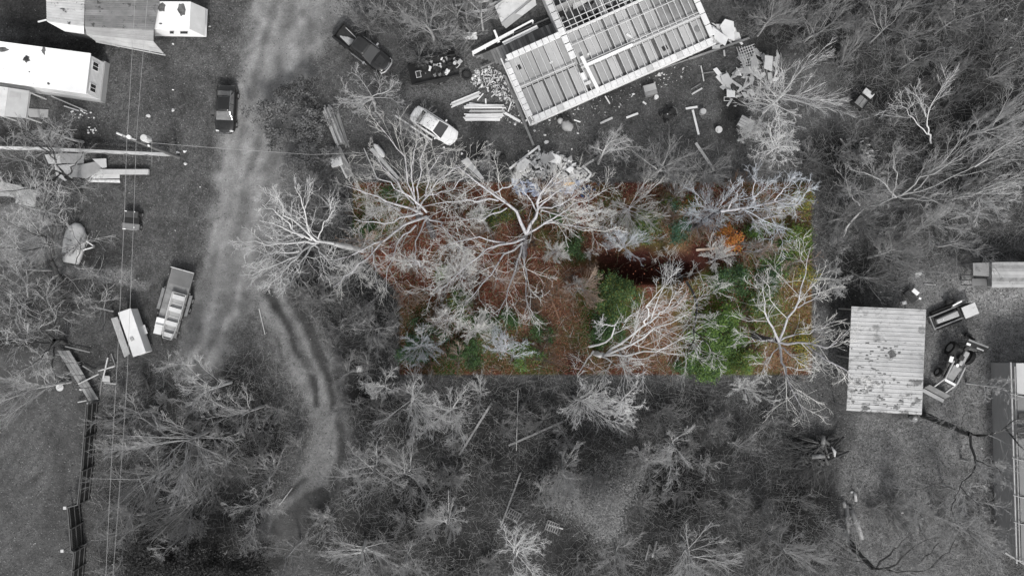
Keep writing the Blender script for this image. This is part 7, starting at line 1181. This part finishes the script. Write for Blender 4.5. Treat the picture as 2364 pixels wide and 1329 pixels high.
# brush pile, logs
LG = mat('log_bark', .06, .4, 2, .9, .3, stain=(.25, .2, 2)); LP = mat('log_pale', .42, .2, 2, .9, .2); rs = np.random.RandomState(5)
t = thing('brush_pile', 'dark heap of cut limbs and thick logs below the ribbed roof', 'brush pile', (*P(1885, 1035), 0))
for k in range(60):
    a = rs.uniform(0, 6.3); r = rs.uniform(0, 1.9); L = rs.uniform(1.0, 2.8); th = rs.uniform(0, PI); c = Vector((r*math.cos(a), r*.8*math.sin(a), rs.uniform(.2, 1.0))); d = Vector((math.cos(th), math.sin(th), rs.uniform(-.15, .15)))*L/2; w_ = rs.uniform(.05, .16)
    MB().tube([c-d, c+Vector((rs.uniform(-.15, .15), rs.uniform(-.15, .15), .08)), c+d], [w_, w_*.9, w_*.7], 7).build('log', LG, t, 0, True)
MB().tube([(-.9, -.55, 1.0), (.3, -.45, 1.1)], [.24, .2], 10).build('log', mat('log_grey', .16, .3, 2, .9, .3, stain=(.4, .3, 2)), t, 0, True); MB().tube([(.1, .7, 1.2), (.25, 1.5, 1.0)], [.2, .18], 10).build('log', _M['log_grey'], t, 0, True)
MB().tube([(.9, .5, 1.3), (1.15, .0, 1.4), (1.25, -.5, 1.2)], [.05, .16, .06], 8).build('torn_limb', LP, t, 0, True)
P0 = np.stack([rs.uniform(-1.8, 1.4, 160), rs.uniform(-1.9, .8, 160), rs.uniform(.1, .9, 160)], 1); az = rs.uniform(2.3, 5.0, 160); D = np.stack([np.cos(az), np.sin(az)*.8, rs.uniform(-.1, .25, 160)], 1)
pp = grow(P0, D, rs.uniform(1.5, 3.4, 160), 5, .14, -.02, rs); s2, d2, n2, r2 = spawn(pp, np.full(160, .03), np.full(160, .015), rs.uniform(1.5, 3, 160), 5, (20, 55), (.25, .5), .2, rs); p2 = grow(s2, d2, n2, 3, .15, 0, rs)
V, F = merge([tubes(pp, np.full(160, .03), np.full(160, .012), 4), tubes(p2, np.full(len(p2), .012), np.full(len(p2), .008), 3)]); npmesh('brushwood', V, F, mat('brushwood', .10, .4, 1, .9, 0), t)['kind'] = 'stuff'
for k, (a, b_, r, M, lab) in enumerate([((1955, 1165), (1957, 1258), .2, WDG, 'long grey log at the lower right, the left one of two'), ((1965, 1175), (1990, 1243), .28, WDG, 'thick grey log at the lower right, the right one of two'), ((1972, 1137), (1976, 1156), .16, WDM, 'short pale split log above the two long ones'), ((1946, 1156), (1951, 1170), .2, WDG, 'short split log at the left of the log group'), ((1900, 1225), (1990, 1290), .2, LG, 'dark fallen trunk at the lower right'), ((330, 860), (345, 900), .12, LG, 'dark branch lying in the shade under the white box trailer'), ((1560, 1130), (1556, 1180), .1, LG, 'thin dark trunk in the lower wood')]):
    A_ = wpt(*a, r); B_ = wpt(*b_, r); c = (A_+B_)/2; ob = MB().tube([A_-c, Vector((.03, .02, .02)), B_-c], [r, r*.95, r*.85], 10).build('fallen_log', M, None, 0, True); ob.location = c; tag(ob, lab, 'log')
for k in range(22):
    a = rs.uniform(1940, 2010), rs.uniform(318, 372); th = rs.uniform(-.6, .6); L = rs.uniform(6, 16); pl('pale split stick scattered in the wood right of the fan shaped tree', a, (a[0]+L*math.cos(th), a[1]+L*math.sin(th)), rs.uniform(.08, .2), [PAP, WDM, WDG][k % 3], .05)['group'] = 'split sticks in the wood'
for k in range(14): rag('white rubbish scrap in front of the mobile home porch', 165+rs.uniform(0, 55), 255+rs.uniform(0, 18), rs.uniform(2, 5), WHP, 'rag', 'litter', 'rubbish by the porch', k)
for k in range(9): rag('pale jumbled plastic piece on the grass below the porch', 203+rs.uniform(0, 20), 288+rs.uniform(0, 20), rs.uniform(3, 6), WHP, 'rag', 'litter', 'plastic pieces below the porch', 30+k)
for k in range(7): rag('rounded pale stone heaped at the foot of the dark open cart', 1972+rs.uniform(0, 20), 244+rs.uniform(0, 12), rs.uniform(2, 5), PAP, 'stone', 'stone', 'stones by the cart', 50+k)
for k in range(10): rag('pale scrap under the eave plants of the roofless house', 1512+rs.uniform(0, 22), 168+rs.uniform(0, 18), rs.uniform(2, 6), PAP, 'rag', 'litter', 'scraps under the eave', 70+k)
for k in range(12): rag('tiny white speck of litter on the bank below the battered buggy', 250+rs.uniform(0, 80), 640+rs.uniform(-10, 12), rs.uniform(1.5, 3), PAP, 'stone', 'stone', 'pale stones on the gravel strip', 90+k)
pl('long pale plank leaning from the mobile home corner', (118, 222), (200, 257), .1, WDM, .2); pl('second plank on the grass beside the mobile home', (148, 245), (182, 256), .12, PAP, .05)

for me in list(bpy.data.meshes):
    if me.users == 0: bpy.data.meshes.remove(me)
